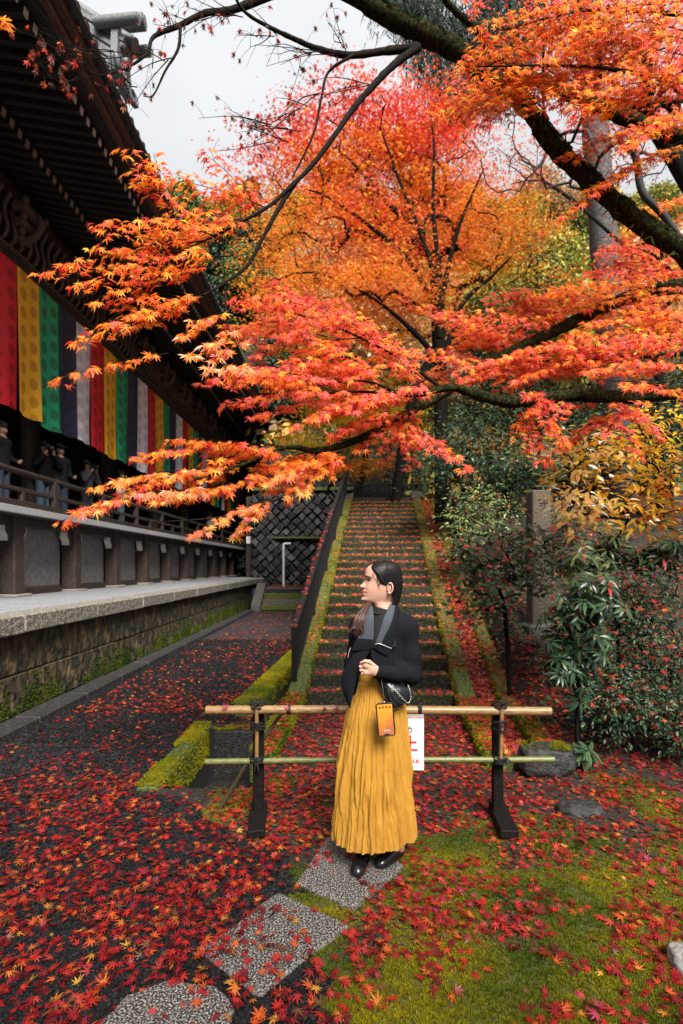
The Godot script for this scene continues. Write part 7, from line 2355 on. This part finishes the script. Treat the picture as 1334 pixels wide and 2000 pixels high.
func cedar() -> void:
	var o := P(1212, 1010, 14.0)
	o.y = ground(o.x, 14.0) - 0.2
	var t := thing("cedar_tree", "tall grey cedar trunk spotted with lichen, rising out of the picture at right", "tree", o)
	var bk := patt("cedar_bark", [[0.0, lin(0.015, 0.014, 0.014)], [0.45, lin(0.0375, 0.035, 0.035)], [0.62, lin(0.07, 0.0675, 0.066)], [0.72, lin(0.15, 0.15, 0.145)], [1.0, lin(0.25, 0.25, 0.24)]], 0.8, 0.85, 0.03, 6.0, FastNoiseLite.TYPE_SIMPLEX_SMOOTH, Vector3(2.5, 0.9, 2.5))
	var mb := MB.new()
	var pts := [o, P(1205, 900, 14.0), P(1196, 740, 14.0), P(1184, 540, 14.0), P(1166, 300, 14.0), P(1146, 0, 14.0), P(1126, -300, 14.0), P(1110, -560, 14.0)]
	var s := smoothen(pts, 12)
	mb.tube(s, lerps([0.46, 0.38, 0.35, 0.335, 0.315, 0.3, 0.26, 0.16], s.size()), 26, true, 0.035, rng)
	part(t, "trunk", shifted(mb, o).mesh(bk))
	# drooping dark sprays hanging from its boughs
	var sp := MB.new()
	var r := RandomNumberGenerator.new()
	r.seed = 3
	for k in 26:
		var q := Vector3(r.randf_range(-0.16, 0.16), -r.randf() * 0.75, r.randf_range(-0.16, 0.16))
		var e := q + Vector3(r.randf_range(-0.13, 0.13), -0.16, r.randf_range(-0.13, 0.13))
		var sd := Vector3(r.randf_range(-1, 1), 0, r.randf_range(-1, 1)).normalized() * 0.014
		sp.tri(q - sd, q + sd, e)
	var spm := sp.mesh(leaf_mat("cedar_needles", Color(1, 1, 1), 0.7, 0.4))
	var xf := []; var cs := []
	var bm := MB.new()
	for e in [[830, 40, 13.5, 60, 60], [870, 110, 13.5, 70, 80], [930, 40, 13.8, 80, 60], [880, 180, 13.5, 40, 40], [1040, 30, 14.0, 90, 50], [990, 90, 14.0, 60, 60], [800, -10, 13.5, 60, 30], [1000, -40, 14, 120, 40], [945, 140, 13.6, 36, 60]]:
		var c := P(e[0], e[1] - e[4] * 0.4, e[2])
		var root := P(1130, e[1] - 230.0, 14.0)
		bm.tube(smoothen([root, root.lerp(c, 0.6) + Vector3(0, 0.5, 0), c], 6), lerps([0.06, 0.04, 0.012], 13), 6, false)
		for k in 120:
			xf.append(Transform3D(Basis(Vector3.UP, rng.randf() * TAU) * rng.randf_range(0.7, 1.3), P(e[0] + rng.randfn() * e[3] * 0.55, e[1] - e[4] * 0.3 + rng.randfn() * e[4] * 0.5, e[2] + rng.randfn() * 0.5) - o))
			var v := rng.randf_range(0.6, 1.4)
			cs.append(Color(0.018 * v, 0.034 * v, 0.022 * v))
	part(t, "bough", shifted(bm, o).mesh(bk))
	copies(t, "crown", spm, xf, cs)

# ---------------------------------------------------------------- shrubs
func shrub(called: String, label: String, base: Vector3, lobes: Array, kinds: Array, pal: Array, size: float, per: int, singles: int, key: String, r0 := 0.03, whorl := 0, rough := 0.35, through := 0.5, spread := 0.11) -> void:
	base.y = ground(base.x, -base.z) - 0.03
	var t := thing(called, label, "shrub", base)
	var xf := []; var pick := []
	var mid: Vector3 = P(lobes[0][0], lobes[0][1], lobes[0][2])
	var tr := [base, base.lerp(mid, 0.3) + Vector3(rng.randf_range(-0.08, 0.08), 0, 0), base.lerp(mid, 0.62)]
	grown(t, base, tr, r0, lobes, bark, func(p: Vector3, d: Vector3, lb: Array):
		if whorl > 0:
			for h in 2:
				var c := p + Vector3(rng.randfn(), rng.randfn(), rng.randfn()) * spread * 0.6 * h
				var ax := (d + Vector3(rng.randf_range(-0.4, 0.4), 0.9, rng.randf_range(-0.1, 0.7))).normalized()
				var u := ax.cross(Vector3(0.2, 0.1, 1)).normalized(); var v := ax.cross(u)
				for k in whorl:
					var a := TAU * k / whorl + rng.randf_range(-0.25, 0.25)
					var out := (u * cos(a) + v * sin(a) + ax * rng.randf_range(-0.25, 0.5)).normalized()
					xf.append(leaf_on(c + out * size * 0.12, out, ax + out * 0.1, size * rng.randf_range(0.75, 1.15)))
					pick.append(choose(lb[7]))
		else:
			for k in per:
				var q := p + Vector3(rng.randfn(), rng.randfn() * 0.75, rng.randfn()) * spread
				var out := (q - p + d * 0.05 + Vector3(rng.randf_range(-0.05, 0.05), -0.03, rng.randf_range(-0.05, 0.05))).normalized()
				xf.append(leaf_on(q, out, Vector3(rng.randf_range(-0.7, 0.7), 0.8, rng.randf_range(-0.2, 0.9)), size * rng.randf_range(0.7, 1.2)))
				pick.append(choose(lb[7])))
	if key in ["redshrub", "longleaf", "darkshrub", "whorl", "paleshrub"]:
		for k in xf.size() / 14:
			var q: Transform3D = xf[rng.randi() % xf.size()]
			if q.origin.y > mid.y - 0.15: tread_spots.append([q.origin + Vector3(0, 0.02, 0.02), Vector3(rng.randf_range(-0.4, 0.4), 0.8, 0.5), 3])
	foliage_at(t, base, "leaves", kinds, xf, pal, pick, singles, key, through, rough)
	leafcount(called, xf.size())

func shrubs() -> void:
	rng.seed = 900
	var OV := [oval_leaf(0.42, 0.25, 0.15), oval_leaf(0.36, 0.35, 0.3)]
	var LONG := [oval_leaf(0.27, 0.3, 0.22), oval_leaf(0.24, 0.25, 0.4)]
	var ROUND := [oval_leaf(0.6, 0.15, 0.12), oval_leaf(0.55, 0.2, 0.25)]
	var greens := [lin(0.018, 0.045, 0.022), lin(0.03, 0.07, 0.03), lin(0.055, 0.1, 0.04), lin(0.012, 0.028, 0.018), lin(0.40, 0.025, 0.035), lin(0.62, 0.06, 0.06), lin(0.10, 0.13, 0.035), lin(0.2, 0.24, 0.07), lin(0.1, 0.05, 0.035)]
	var W := [4, 4, 2, 3, 0, 0, 0.4, 0, 0]
	# yellow leaved bush at the right
	var gold := [lin(0.92, 0.52, 0.035), lin(0.95, 0.62, 0.07), lin(0.9, 0.36, 0.035), lin(0.62, 0.5, 0.04), lin(0.9, 0.26, 0.06)]
	var GW := [4, 4, 1.6, 1.4, 0.5]
	var b := Vector3(2.62, 0, -5.3)
	shrub("yellow_bush", "bush with yellow and orange oval leaves before the cedar trunk", b, [[1180, 930, 5.2, 110, 90, 0.35, 40, GW], [1270, 880, 5.2, 80, 70, 0.35, 22, GW], [1120, 985, 5.0, 55, 45, 0.25, 12, GW], [1300, 1000, 5.2, 50, 90, 0.3, 16, [1, 2, 5, 0.5, 2]], [1140, 880, 5.1, 60, 40, 0.25, 12, GW], [1310, 800, 5.4, 60, 30, 0.25, 8, GW], [1230, 1010, 5.1, 70, 40, 0.3, 10, GW]], OV, gold, 0.09, 13, 300, "gold", 0.022, 0, 0.65, 1.2, 0.10)
	# reddish leaved shrub by the stairs
	var RW := [3, 5, 4, 1.5, 0.7, 0.6, 1.4, 0.3, 0.4]
	shrub("red_tinged_shrub", "dark shrub with red flushed leaves and fallen maple leaves beside the stair kerb", Vector3(1.85, 0, -6.1), [[980, 1080, 5.9, 110, 60, 0.4, 60, RW], [900, 1110, 5.8, 60, 60, 0.3, 28, RW], [1060, 1060, 5.9, 90, 40, 0.35, 30, RW], [930, 1180, 5.7, 50, 40, 0.25, 16, RW], [1020, 1130, 5.8, 70, 40, 0.3, 22, RW]], ROUND, greens, 0.075, 9, 300, "redshrub", 0.024, 0, 0.35, 0.5, 0.10)
	# long green leaves reaching across the stone marker
	shrub("long_leaved_shrub", "shrub with long mid green leaves reaching across the stone marker", Vector3(2.35, 0, -5.5), [[1110, 1095, 5.2, 80, 40, 0.3, 22, [1, 2, 4, 0, 0.3, 0.3, 2, 0.6, 0]], [1200, 1080, 5.2, 90, 40, 0.3, 22, [1, 2, 4, 0, 0.3, 0.3, 2, 0.6, 0]], [1290, 1090, 5.2, 60, 40, 0.3, 14, [2, 3, 3, 1, 0, 0, 1, 0, 0]]], LONG, greens, 0.13, 8, 250, "longleaf", 0.02, 7, 0.32, 0.5, 0.14)
	# whorled dark shrub in front
	shrub("whorled_shrub", "dark glossy shrub with whorled narrow leaves beside the barrier end", Vector3(1.95, 0, -4.55), [[1135, 1230, 4.4, 60, 75, 0.24, 42, [4, 4, 1.5, 2, 0.3, 0, 0, 0, 0]], [1160, 1160, 4.4, 45, 45, 0.2, 18, [4, 4, 2, 1, 0.5, 0, 0, 0, 0]], [1115, 1300, 4.4, 45, 45, 0.2, 18, [4, 3, 1, 3, 0, 0, 0, 0, 0]]], LONG, greens, 0.105, 8, 300, "whorl", 0.018, 9, 0.28, 0.4, 0.1)
	# the small leaved mass at the right edge
	for e in [[1250, 1180, 5.0, 80, 70, "small leaved dark shrub at the right edge, upper one"], [1290, 1290, 4.8, 70, 80, "small leaved dark shrub low at the right edge"], [1210, 1370, 4.7, 60, 60, "small leaved dark shrub near the ground behind the whorled one"], [1330, 1400, 4.6, 60, 60, "small leaved dark shrub at the right edge, lowest one"]]:
		shrub("dark_shrub", e[5], Vector3((e[0] - 667) / F * e[2] + 0.1, 0, -e[2]), [[e[0], e[1], e[2], e[3] * 1.15, e[4] * 1.1, 0.35, 120, [3, 4, 2, 4, 0.1, 0.05, 0.3, 0, 0.3]], [e[0] - 20, e[1] + 40, e[2], e[3], e[4], 0.3, 24, W]], OV, greens, 0.042, 16, 40, "darkshrub", 0.014, 0, 0.35, 0.4, 0.085)
	shrub("spreading_fern_shrub", "small plant with narrow green leaves on the ground by the stone block", Vector3(1.86, 0, -4.35), [[1130, 1470, 4.3, 30, 14, 0.1, 5, [2, 4, 4, 0, 0, 0, 0, 0, 0]]], LONG, greens, 0.12, 8, 60, "lowplant", 0.008, 9, 0.35, 0.5, 0.05)
	# variegated pale shrub and the dark evergreens uphill
	shrub("pale_green_shrub", "pale green shrub with small bright leaves above the stair kerb", Vector3(2.6, 0, -9.2), [[945, 1000, 9.2, 80, 45, 0.6, 60, [0, 1, 3, 0, 0, 0, 4, 4, 0]], [900, 1050, 9.0, 45, 35, 0.5, 24, [0, 1, 3, 0, 0, 0, 4, 3, 0]]], OV, greens, 0.075, 16, 60, "paleshrub", 0.03, 0, 0.35, 0.6, 0.14)
	var ev := [
		[890, 890, 11.5, 80, 80, "dark glossy evergreen beside the head of the steps"], [960, 830, 13.5, 100, 80, "dark evergreen behind the red maple trunk"], [1060, 760, 15.0, 110, 90, "tall evergreen on the bank left of the cedar trunk"], [1050, 500, 18.0, 80, 90, "glossy evergreen crown reaching up left of the cedar trunk"], [1250, 700, 15.5, 110, 90, "evergreen on the bank right of the cedar trunk"], [1300, 850, 12.0, 70, 90, "dark evergreen at the right edge above the yellow bush"], [780, 900, 18.5, 90, 50, "evergreen hedge bush behind the landing fence"], [660, 880, 19.5, 70, 60, "dark evergreen left of the landing fence"], [1000, 920, 11.0, 60, 40, "low dark evergreen on the bank above the stone marker"], [1000, 640, 16.5, 80, 90, "middle evergreen behind the orange boughs"], [1150, 850, 13.0, 80, 60, "evergreen bush in front of the cedar trunk"], [860, 760, 17.0, 80, 80, "evergreen seen between the maple stems"], [1330, 760, 14, 70, 80, "evergreen at the far right of the bank"]]
	for e in ev:
		var k := 1.0 if e[2] < 14 else 1.25
		shrub("evergreen", e[5], Vector3((e[0] - 667) / F * e[2], 0, -e[2] - 0.4), [[e[0], e[1], e[2], e[3], e[4], 1.0, 90, [3, 4, 2, 4, 0, 0, 0.7, 0.15, 0]], [e[0], e[1] + e[4] * 0.6, e[2], e[3] * 1.1, e[4] * 0.7, 1.0, 40, [3, 3, 1, 5, 0, 0, 0.3, 0, 0]]], OV, greens, 0.10 * k, 18, 0, "evergreen", 0.05, 0, 0.3, 0.4, 0.2 * k)
	marker_stone()

func marker_stone() -> void:
	rng.seed = 61
	var st := patt("marker_stone", [[0.0, lin(0.0275, 0.0231, 0.0165)], [0.4, lin(0.066, 0.055, 0.04125)], [0.7, lin(0.11, 0.09625, 0.077)], [1.0, lin(0.1815, 0.165, 0.1375)]], 1.6, 0.85, 0.04, 6.0)
	var d := 7.1
	var o := Vector3((1051 - 667) / F * d, 0, -d)
	o.y = ground(o.x, d) - 0.1
	var top := EYE + (1105 - 960) / F * d
	var h := top - o.y
	var t := thing("stone_marker", "square weathered stone pillar carved with a dark character, half hidden by shrubs", "stone marker", o)
	var mb := MB.new()
	mb.bbox(Vector3(0, h * 0.5, 0), Vector3(0.24, h, 0.22), 0.015, Basis(Vector3.UP, 0.05), 0.008, rng)
	part(t, "shaft", mb.mesh(st))
	var ft := MB.new()
	ft.bbox(Vector3(0, 0.1, 0), Vector3(0.36, 0.2, 0.34), 0.03, Basis(Vector3.UP, 0.12), 0.015, rng)
	part(t, "footing", ft.mesh(stone_dark))
	var ch := MB.new()
	var c := Vector3(0.018, h - 0.17, 0.1135)
	for s in [[Vector2(0.0, 0.072), Vector2(0.004, 0.05)], [Vector2(-0.062, 0.03), Vector2(-0.058, 0.045), Vector2(0.0, 0.047), Vector2(0.062, 0.045), Vector2(0.056, 0.026)], [Vector2(-0.05, 0.008), Vector2(0.054, 0.010)], [Vector2(0.018, 0.03), Vector2(0.02, -0.03), Vector2(0.014, -0.06), Vector2(-0.006, -0.052)], [Vector2(-0.03, -0.008), Vector2(-0.018, -0.024)]]:
		stroke(ch, s, c, 0.0058)
	part(t, "carved_character", ch.mesh(flat("carved_dark", lin(0.012, 0.011, 0.01), 0.9)), Vector3.ZERO, Basis(Vector3.UP, 0.05))

# ---------------------------------------------------------------- the wooded hill behind
func hill() -> void:
	rng.seed = 1000
	var clump := MB.new()
	for k in 11:
		var q := Vector3(rng.randfn(), rng.randfn() * 0.8, rng.randfn()) * 0.22
		var nrm := Vector3(rng.randf_range(-1, 1), rng.randf_range(0.1, 1), rng.randf_range(-0.3, 1)).normalized()
		var u := nrm.cross(Vector3(rng.randf_range(-1, 1), rng.randf_range(-1, 1), 0.3)).normalized() * rng.randf_range(0.07, 0.13)
		var v := nrm.cross(u).normalized() * rng.randf_range(0.06, 0.12)
		clump.quad(q - u, q - v * 0.8, q + u, q + v)
	var clm := clump.mesh(leaf_mat("hill_leaf", Color(1, 1, 1), 0.6, 0.7))
	var tone := {
		"golden": [lin(0.72, 0.38, 0.05), lin(0.8, 0.5, 0.09), lin(0.6, 0.3, 0.04)], "tan": [lin(0.42, 0.28, 0.15), lin(0.5, 0.36, 0.2), lin(0.3, 0.21, 0.13)],
		"orange": [lin(0.78, 0.24, 0.04), lin(0.74, 0.16, 0.04), lin(0.85, 0.36, 0.06)], "green": [lin(0.08, 0.13, 0.03), lin(0.13, 0.17, 0.04), lin(0.05, 0.09, 0.025)],
		"dark green": [lin(0.02, 0.045, 0.025), lin(0.03, 0.06, 0.03), lin(0.014, 0.03, 0.02)], "yellow green": [lin(0.3, 0.3, 0.05), lin(0.4, 0.34, 0.06), lin(0.2, 0.22, 0.05)],
	}
	var proto := {}
	for k in tone:
		var conif: bool = k == "dark green"
		var t := Node3D.new()
		t.name = "tmp"
		var xf := []; var cs := []
		var lobes := []
		for j in 9: lobes.append([Vector3(rng.randf_range(-2.1, 2.1), rng.randf_range(3.6, 8.2), rng.randf_range(-2.1, 2.1)), rng.randf_range(1.0, 1.7), tone[k][rng.randi() % 3]])
		for i in 1500:
			var p: Vector3
			var c: Color
			if conif:
				var y := pow(rng.randf(), 1.3)
				var a := rng.randf() * TAU
				var r := (1.0 - y) * 2.3 * sqrt(rng.randf()) * (0.75 + 0.25 * sin(y * 40.0))
				p = Vector3(cos(a) * r, 1.6 + y * 9.0, sin(a) * r)
				c = tone[k][rng.randi() % 3]
			else:
				var lb: Array = lobes[rng.randi() % 9]
				p = lb[0] + Vector3(rng.randfn(), rng.randfn() * 0.75, rng.randfn()).normalized() * lb[1] * pow(rng.randf(), 0.35)
				c = lb[2].lerp(tone[k][rng.randi() % 3], 0.4)
			xf.append(Transform3D(Basis(Vector3.UP, rng.randf() * TAU) * rng.randf_range(0.9, 1.7), p))
			cs.append(tint(c, 0.65, 1.25))
		copies(t, "crown", clm, xf, cs)
		var tb := MB.new()
		tb.tube(smoothen([Vector3(0, -0.5, 0), Vector3(0.1, 2.5, 0), Vector3(0, 6.5, 0.1)], 4), lerps([0.24, 0.17, 0.06], 9), 8)
		if not conif:
			for j in 8: tb.tube(smoothen([Vector3(0, 2.2 + j * 0.5, 0), Vector3(0, 3.0 + j * 0.5, 0).lerp(lobes[j][0], 0.5), lobes[j][0]], 3), lerps([0.09, 0.06, 0.02], 7), 5, false)
		part(t, "trunk", tb.mesh(bark))
		proto[k] = t
	var spots := []
	var rows := [[25.0, 7, "at the foot of the hill"], [31.0, 8, "low on the hillside"], [38.0, 9, "halfway up the hillside"], [46.0, 10, "high on the hillside"], [56.0, 11, "just below the ridge"], [68.0, 12, "on the ridge line"], [82.0, 12, "beyond the ridge line"]]
	for ri in rows.size():
		var d0: float = rows[ri][0]
		var n: int = rows[ri][1]
		var cnt := {}
		for k in n:
			var px := lerpf(330.0, 1380.0, (k + rng.randf_range(0.2, 0.8)) / n)
			var d := d0 + rng.randf_range(-2.5, 2.5)
			if px < 520.0 and d < 44.0: d = 44.0 + rng.randf() * 2.0
			var kind: String
			if px < 600.0: kind = ["dark green", "green", "dark green", "yellow green", "tan"][rng.randi() % 5]
			elif px < 820.0: kind = ["orange", "golden", "tan", "green", "orange"][rng.randi() % 5]
			elif px < 1060.0: kind = ["orange", "golden", "golden", "tan", "yellow green"][rng.randi() % 5]
			else: kind = ["golden", "tan", "tan", "yellow green", "golden", "green"][rng.randi() % 6]
			var x := (px - 667.0) / F * d
			cnt[kind] = cnt.get(kind, 0) + 1
			var t: Node3D = proto[kind].duplicate()
			t.name = numbered(kind.replace(" ", "_") + "_tree")
			add_child(t)
			t.position = Vector3(x, ground(x, d) - 0.3, -d)
			t.rotation.y = rng.randf() * TAU
			t.scale = Vector3.ONE * rng.randf_range(0.72, 1.1) * (1.0 if d < 50 else 1.15)
			tag(t, "%s leaved tree %s, %s such from the left" % [kind, rows[ri][2], nth(cnt[kind] - 1)], "tree", "trees on the wooded hill")
	for k in proto: proto[k].free()
	# undergrowth covering the slope
	var xf := []; var cs := []
	for i in 15000:
		var d := 16.5 + pow(rng.randf(), 1.5) * 75.0
		var px := rng.randf_range(300.0, 1400.0)
		var x := (px - 667.0) / F * d
		if d < 24.5 and stair_u(x, d) < 1.2: continue
		if x < -3.6 and d < 40.0: continue
		xf.append(Transform3D(Basis(Vector3.UP, rng.randf() * TAU) * rng.randf_range(1.2, 2.6), Vector3(x, ground(x, d) + rng.randf() * 0.7, -d)))
		var k: String = ["tan", "golden", "green", "dark green", "yellow green", "orange"][rng.randi() % 6]
		cs.append(tint(tone[k][rng.randi() % 3], 0.5, 1.0))
	tag(copies(self, "undergrowth", clm, xf, cs), "mixed autumn undergrowth covering the hillside", "undergrowth")

# ---------------------------------------------------------------- fallen leaves
func litter() -> void:
	rng.seed = 1200
	var pal := [lin(0.2387, 0.0078, 0.01092), lin(0.3151, 0.01638, 0.0117), lin(0.3627, 0.0624, 0.01092), lin(0.3432, 0.03588, 0.0312), lin(0.08112, 0.0039, 0.0078), lin(0.3908, 0.2005, 0.02886), lin(0.1435, 0.00624, 0.00936), lin(0.3908, 0.1147, 0.0195), lin(0.2629, 0.02418, 0.05694)]
	pal.append(lin(0.11, 0.045, 0.02))
	var words := ["crimson", "red", "orange", "pale red", "maroon", "yellow", "dark red", "light orange", "pinkish red", "brown"]
	var kinds := []
	for k in 4: kinds.append(maple_leaf(true, [0.06, 0.35, 0.85, -0.4][k], 40 + k))
	var spots := []   # [transform, colour]
	var want := 27000
	var cells := {}
	while want > 0:
		want -= 1
		var d := 1.45 + pow(rng.randf(), 1.25) * 5.3
		var x := rng.randf_range(-minf(d * 0.66, 3.0), d * 0.66)
		var g := gravel(x, d); var m := mossy(x, d)
		var u := stair_u(x, d)
		var n := lump.get_noise_2d(x * 55.0 + 900.0, d * 55.0) * 0.9 + lump.get_noise_2d(x * 160.0 + 300.0, d * 160.0) * 0.5
		var keep := 0.8 + n * 0.9
		var wts := [3, 4, 2.2, 1.4, 1.2, 0.2, 2, 0.8, 0.4]
		if d > SD - 0.05 and u > -1.06 and u < 1.5: continue
		if g > 0.5:
			wts = [4, 4, 2.6, 1.0, 2.8, 0.25, 4, 0.9, 0.2]
			if d > 4.2: keep = 0.26 + n * 0.45
		elif d > 3.55 and u > -1.0 and u < 1.1:   # thick carpet between the kerbs
			keep = 1.0
			wts = [4, 6, 1.4, 2.4, 0.6, 0.1, 1.4, 0.6, 1.0]
		elif m > 0.5: 
			keep = 0.3 + n * 1.1 + smoothstep(0.5, 1.6, x) * 0.22 + smoothstep(3.0, 3.8, d) * 0.3
			wts = [4, 3, 1.3, 0.8, 3.0, 0.14, 4, 0.5, 0.6]
		elif x > 1.2: wts = [4, 3, 1.2, 1, 2.4, 0.1, 3.4, 0.5, 0.7]
		# the stepping stones are fairly clear
		if (Vector2(x + 0.1, d - 2.8).length() < 0.28) or (Vector2(x + 0.29, d - 2.24).length() < 0.33) or (Vector2(x + 0.6, d - 1.85).length() < 0.3): keep *= 0.34
		if x > -1.30 and x < -0.62 and d > 4.0 and d < 5.42: continue
		if x < -2.95 and rng.randf() < 0.75: continue
		if rng.randf() > keep: continue
		var key := Vector2i(int(x / 0.05), int(d / 0.05))
		var layer: int = cells.get(key, 0)
		cells[key] = layer + 1
		if layer > 3: continue
		var y := ground(x, d) + 0.010 + layer * 0.006 + (0.02 if Vector2(x + 0.29, d - 2.24).length() < 0.36 or Vector2(x + 0.1, d - 2.8).length() < 0.3 else 0.0)
		if u > -1.05 and u < -0.84 and d > 4.4: y = kerb_h(d - SD, u) + 0.02
		if u > 0.85 and u < 1.06 and d > 4.4: y = kerb_h(d - SD, u) + 0.02
		if x < -3.04: y = 0.095
		var tilt := 0.28 if rng.randf() < 0.8 else 0.75
		var f := Vector3(rng.randf_range(-tilt, tilt), 1.0, rng.randf_range(-tilt, tilt))
		var s := rng.randf_range(0.032, 0.06)
		spots.append([leaf_xf(Vector3(x, y, -d), f, rng.randf() * TAU, s), choose(wts + [0.9])])
	# along the path as far as the yard steps, thinner with distance
	for i in 6500:
		var d := 6.0 + pow(rng.randf(), 1.3) * 13.0
		var x := rng.randf_range(-2.95, -0.5 + (d - SD) * SK)
		if stair_u(x, d) > -1.1: continue
		if rng.randf() > 0.55 + lump.get_noise_2d(x * 60.0, d * 60.0) + smoothstep(-2.0, -0.8, x) * 0.25: continue
		spots.append([leaf_xf(Vector3(x, ground(x, d) + 0.015, -d), Vector3(rng.randf_range(-0.35, 0.35), 1, rng.randf_range(-0.35, 0.35)), rng.randf() * TAU, rng.randf_range(0.04, 0.062)), choose([3, 4, 2, 2.4, 1, 0.8, 2, 1.4, 0.6])])
	# the bank right of the stairs
	for i in 15000:
		var d := 4.8 + pow(rng.randf(), 1.2) * 10.0
		var x := rng.randf_range(1.3 + maxf(d - SD, 0.0) * SK, d * 0.72)
		var u := stair_u(x, d)
		if u < 1.3 and d > SD: continue
		var h := ground(x, d)
		var e := 0.1
		var nn := Vector3(h - ground(x + e, d), e, ground(x, d + e) - h).normalized()
		if rng.randf() > 0.66 + lump.get_noise_2d(x * 40.0, d * 40.0) * 0.9: continue
		spots.append([leaf_xf(Vector3(x, h + 0.015 + rng.randf() * 0.01, -d), nn + Vector3(rng.randf_range(-0.3, 0.3), 0, rng.randf_range(-0.3, 0.3)), rng.randf() * TAU, rng.randf_range(0.042, 0.066)), choose([4, 4, 2.2, 1.5, 1.5, 0.3, 2.5, 0.8, 0.8])])
	for e in tread_spots:
		var p: Vector3 = e[0]
		var far := clampf((-p.z - 6.0) / 9.0, 0, 1)
		var w := [3.4 - 3.0 * far, 4.6 - 3.9 * far, 2 + 3 * far, 2.4, 0.4, 0.4 + 1.2 * far, 1.0 - 0.7 * far, 1.0 + 4.5 * far, 0.6, 0.8 + 2.2 * far]
		spots.append([leaf_xf(p + Vector3(0, rng.randf() * 0.012, 0), e[1] + Vector3(rng.randf_range(-0.4, 0.4), 0, rng.randf_range(-0.4, 0.5)), rng.randf() * TAU, rng.randf_range(0.044, 0.068)), choose(w)])
	# a few leaves caught on the handrail and the barrier
	for i in 60:
		var w := rng.randf() * 5.0
		spots.append([leaf_xf(S(-1.0 + rng.randf_range(-0.03, 0.03), kerb_h(w, -1.0) + 0.66 + 0.05 * minf(w, 2.0) + 0.03, w), Vector3(rng.randf_range(-0.3, 0.3), 1, 0.5), rng.randf() * TAU, 0.055), choose([3, 4, 2, 2, 1, 0, 1, 1, 1])])
	for q in [[560, 1385], [632, 1384], [660, 1386], [440, 1384]]:
		spots.append([leaf_xf(P(q[0], q[1], 3.395), Vector3(0.2, 0.3, 1), rng.randf() * TAU, 0.05), 8])
	leafcount("fallen", spots.size())
	# nearest three hundred are things of their own; the rest of the litter is one mass
	var eye := Vector3(0, EYE, 0)
	var order := []
	for k in spots.size():
		var o: Vector3 = spots[k][0].origin
		var seen := absf(o.x / o.z) < 0.60 and (o.y - EYE) / -o.z > -0.815
		order.append([(o - eye).length() + (0.0 if seen else 100.0), k])
	order.sort_custom(func(a, b): return a[0] < b[0])
	var solid := leaf_mat("leaf_fallen", Color(1, 1, 1), 0.42, 0.35)
	var mm := []
	for kd in kinds: mm.append(with_mat(kd, solid))
	var sm := {}
	var xf := [[], [], [], []]; var cs := [[], [], [], []]
	for j in order.size():
		var k: int = order[j][1]
		var kd := k % 4
		var c: int = spots[k][1]
		if j < 300:
			var id := kd * 16 + c
			if not sm.has(id): sm[id] = with_mat(kinds[kd], leaf_mat("leaf_fallen_%d" % c, pal[c], 0.42, 0.35, false))
			var tf: Transform3D = spots[k][0]
			var gx := tf.origin.x; var gd := -tf.origin.z
			var place := "on the moss"
			if Vector2(gx + 0.1, gd - 2.8).length() < 0.3: place = "on the stepping stone by the shoes"
			elif Vector2(gx + 0.29, gd - 2.24).length() < 0.3: place = "on the square stepping stone"
			elif Vector2(gx + 0.6, gd - 1.85).length() < 0.3: place = "on the rounded stepping stone"
			elif gravel(gx, gd) > 0.5:
				place = "on the gravel " + ("beside the rounded stepping stone" if gx > -0.95 and gd < 2.1 else ("beside the square stepping stone" if gx > -0.8 else ("at the left edge, low down" if gx < -0.75 - gd * 0.12 and gd < 2.2 else ("at the left edge, higher up" if gx < -0.6 - gd * 0.3 else "between the left edge and the stones"))))
			elif gx < 0.2: place = "on the moss beside the square stepping stone"
			elif gx > gd * 0.4: place = "on the moss near the right edge, " + ("low down" if gd < 2.2 else "higher up")
			else: place = "on the moss below the person, " + ("low down" if gd < 2.1 else ("halfway up" if gd < 2.45 else "near the shoes"))
			var o := one("fallen_maple_leaf", sm[id], "%s %s maple leaf %s" % [words[c], ["flat", "curled", "tightly curled", "upturned"][kd], place], "leaf", Vector3.ZERO, "fallen maple leaves in the foreground")
			o.transform = tf
		else:
			xf[kd].append(spots[k][0])
			cs[kd].append(tint(pal[c], 0.7, 1.2))
	for kd in 4:
		tag(copies(self, "fallen_leaves", mm[kd], xf[kd], cs[kd]), ["flat fallen maple leaves spread over ground, steps and kerbs", "slightly curled fallen maple leaves over ground and steps", "strongly curled fallen maple leaves over ground and steps", "upturned fallen maple leaves over ground and steps"][kd], "leaf litter")

func _ready() -> void:
	setup()
	build_ground()
	stone_mats()
	gravel_and_moss()
	soil_cover()
	stairs()
	railing()
	drain_and_kerbs()
	stepping_stones()
	temple()
	rear()
	barrier()
	person()
	visitors()
	trees()
	shrubs()
	hill()
	litter()
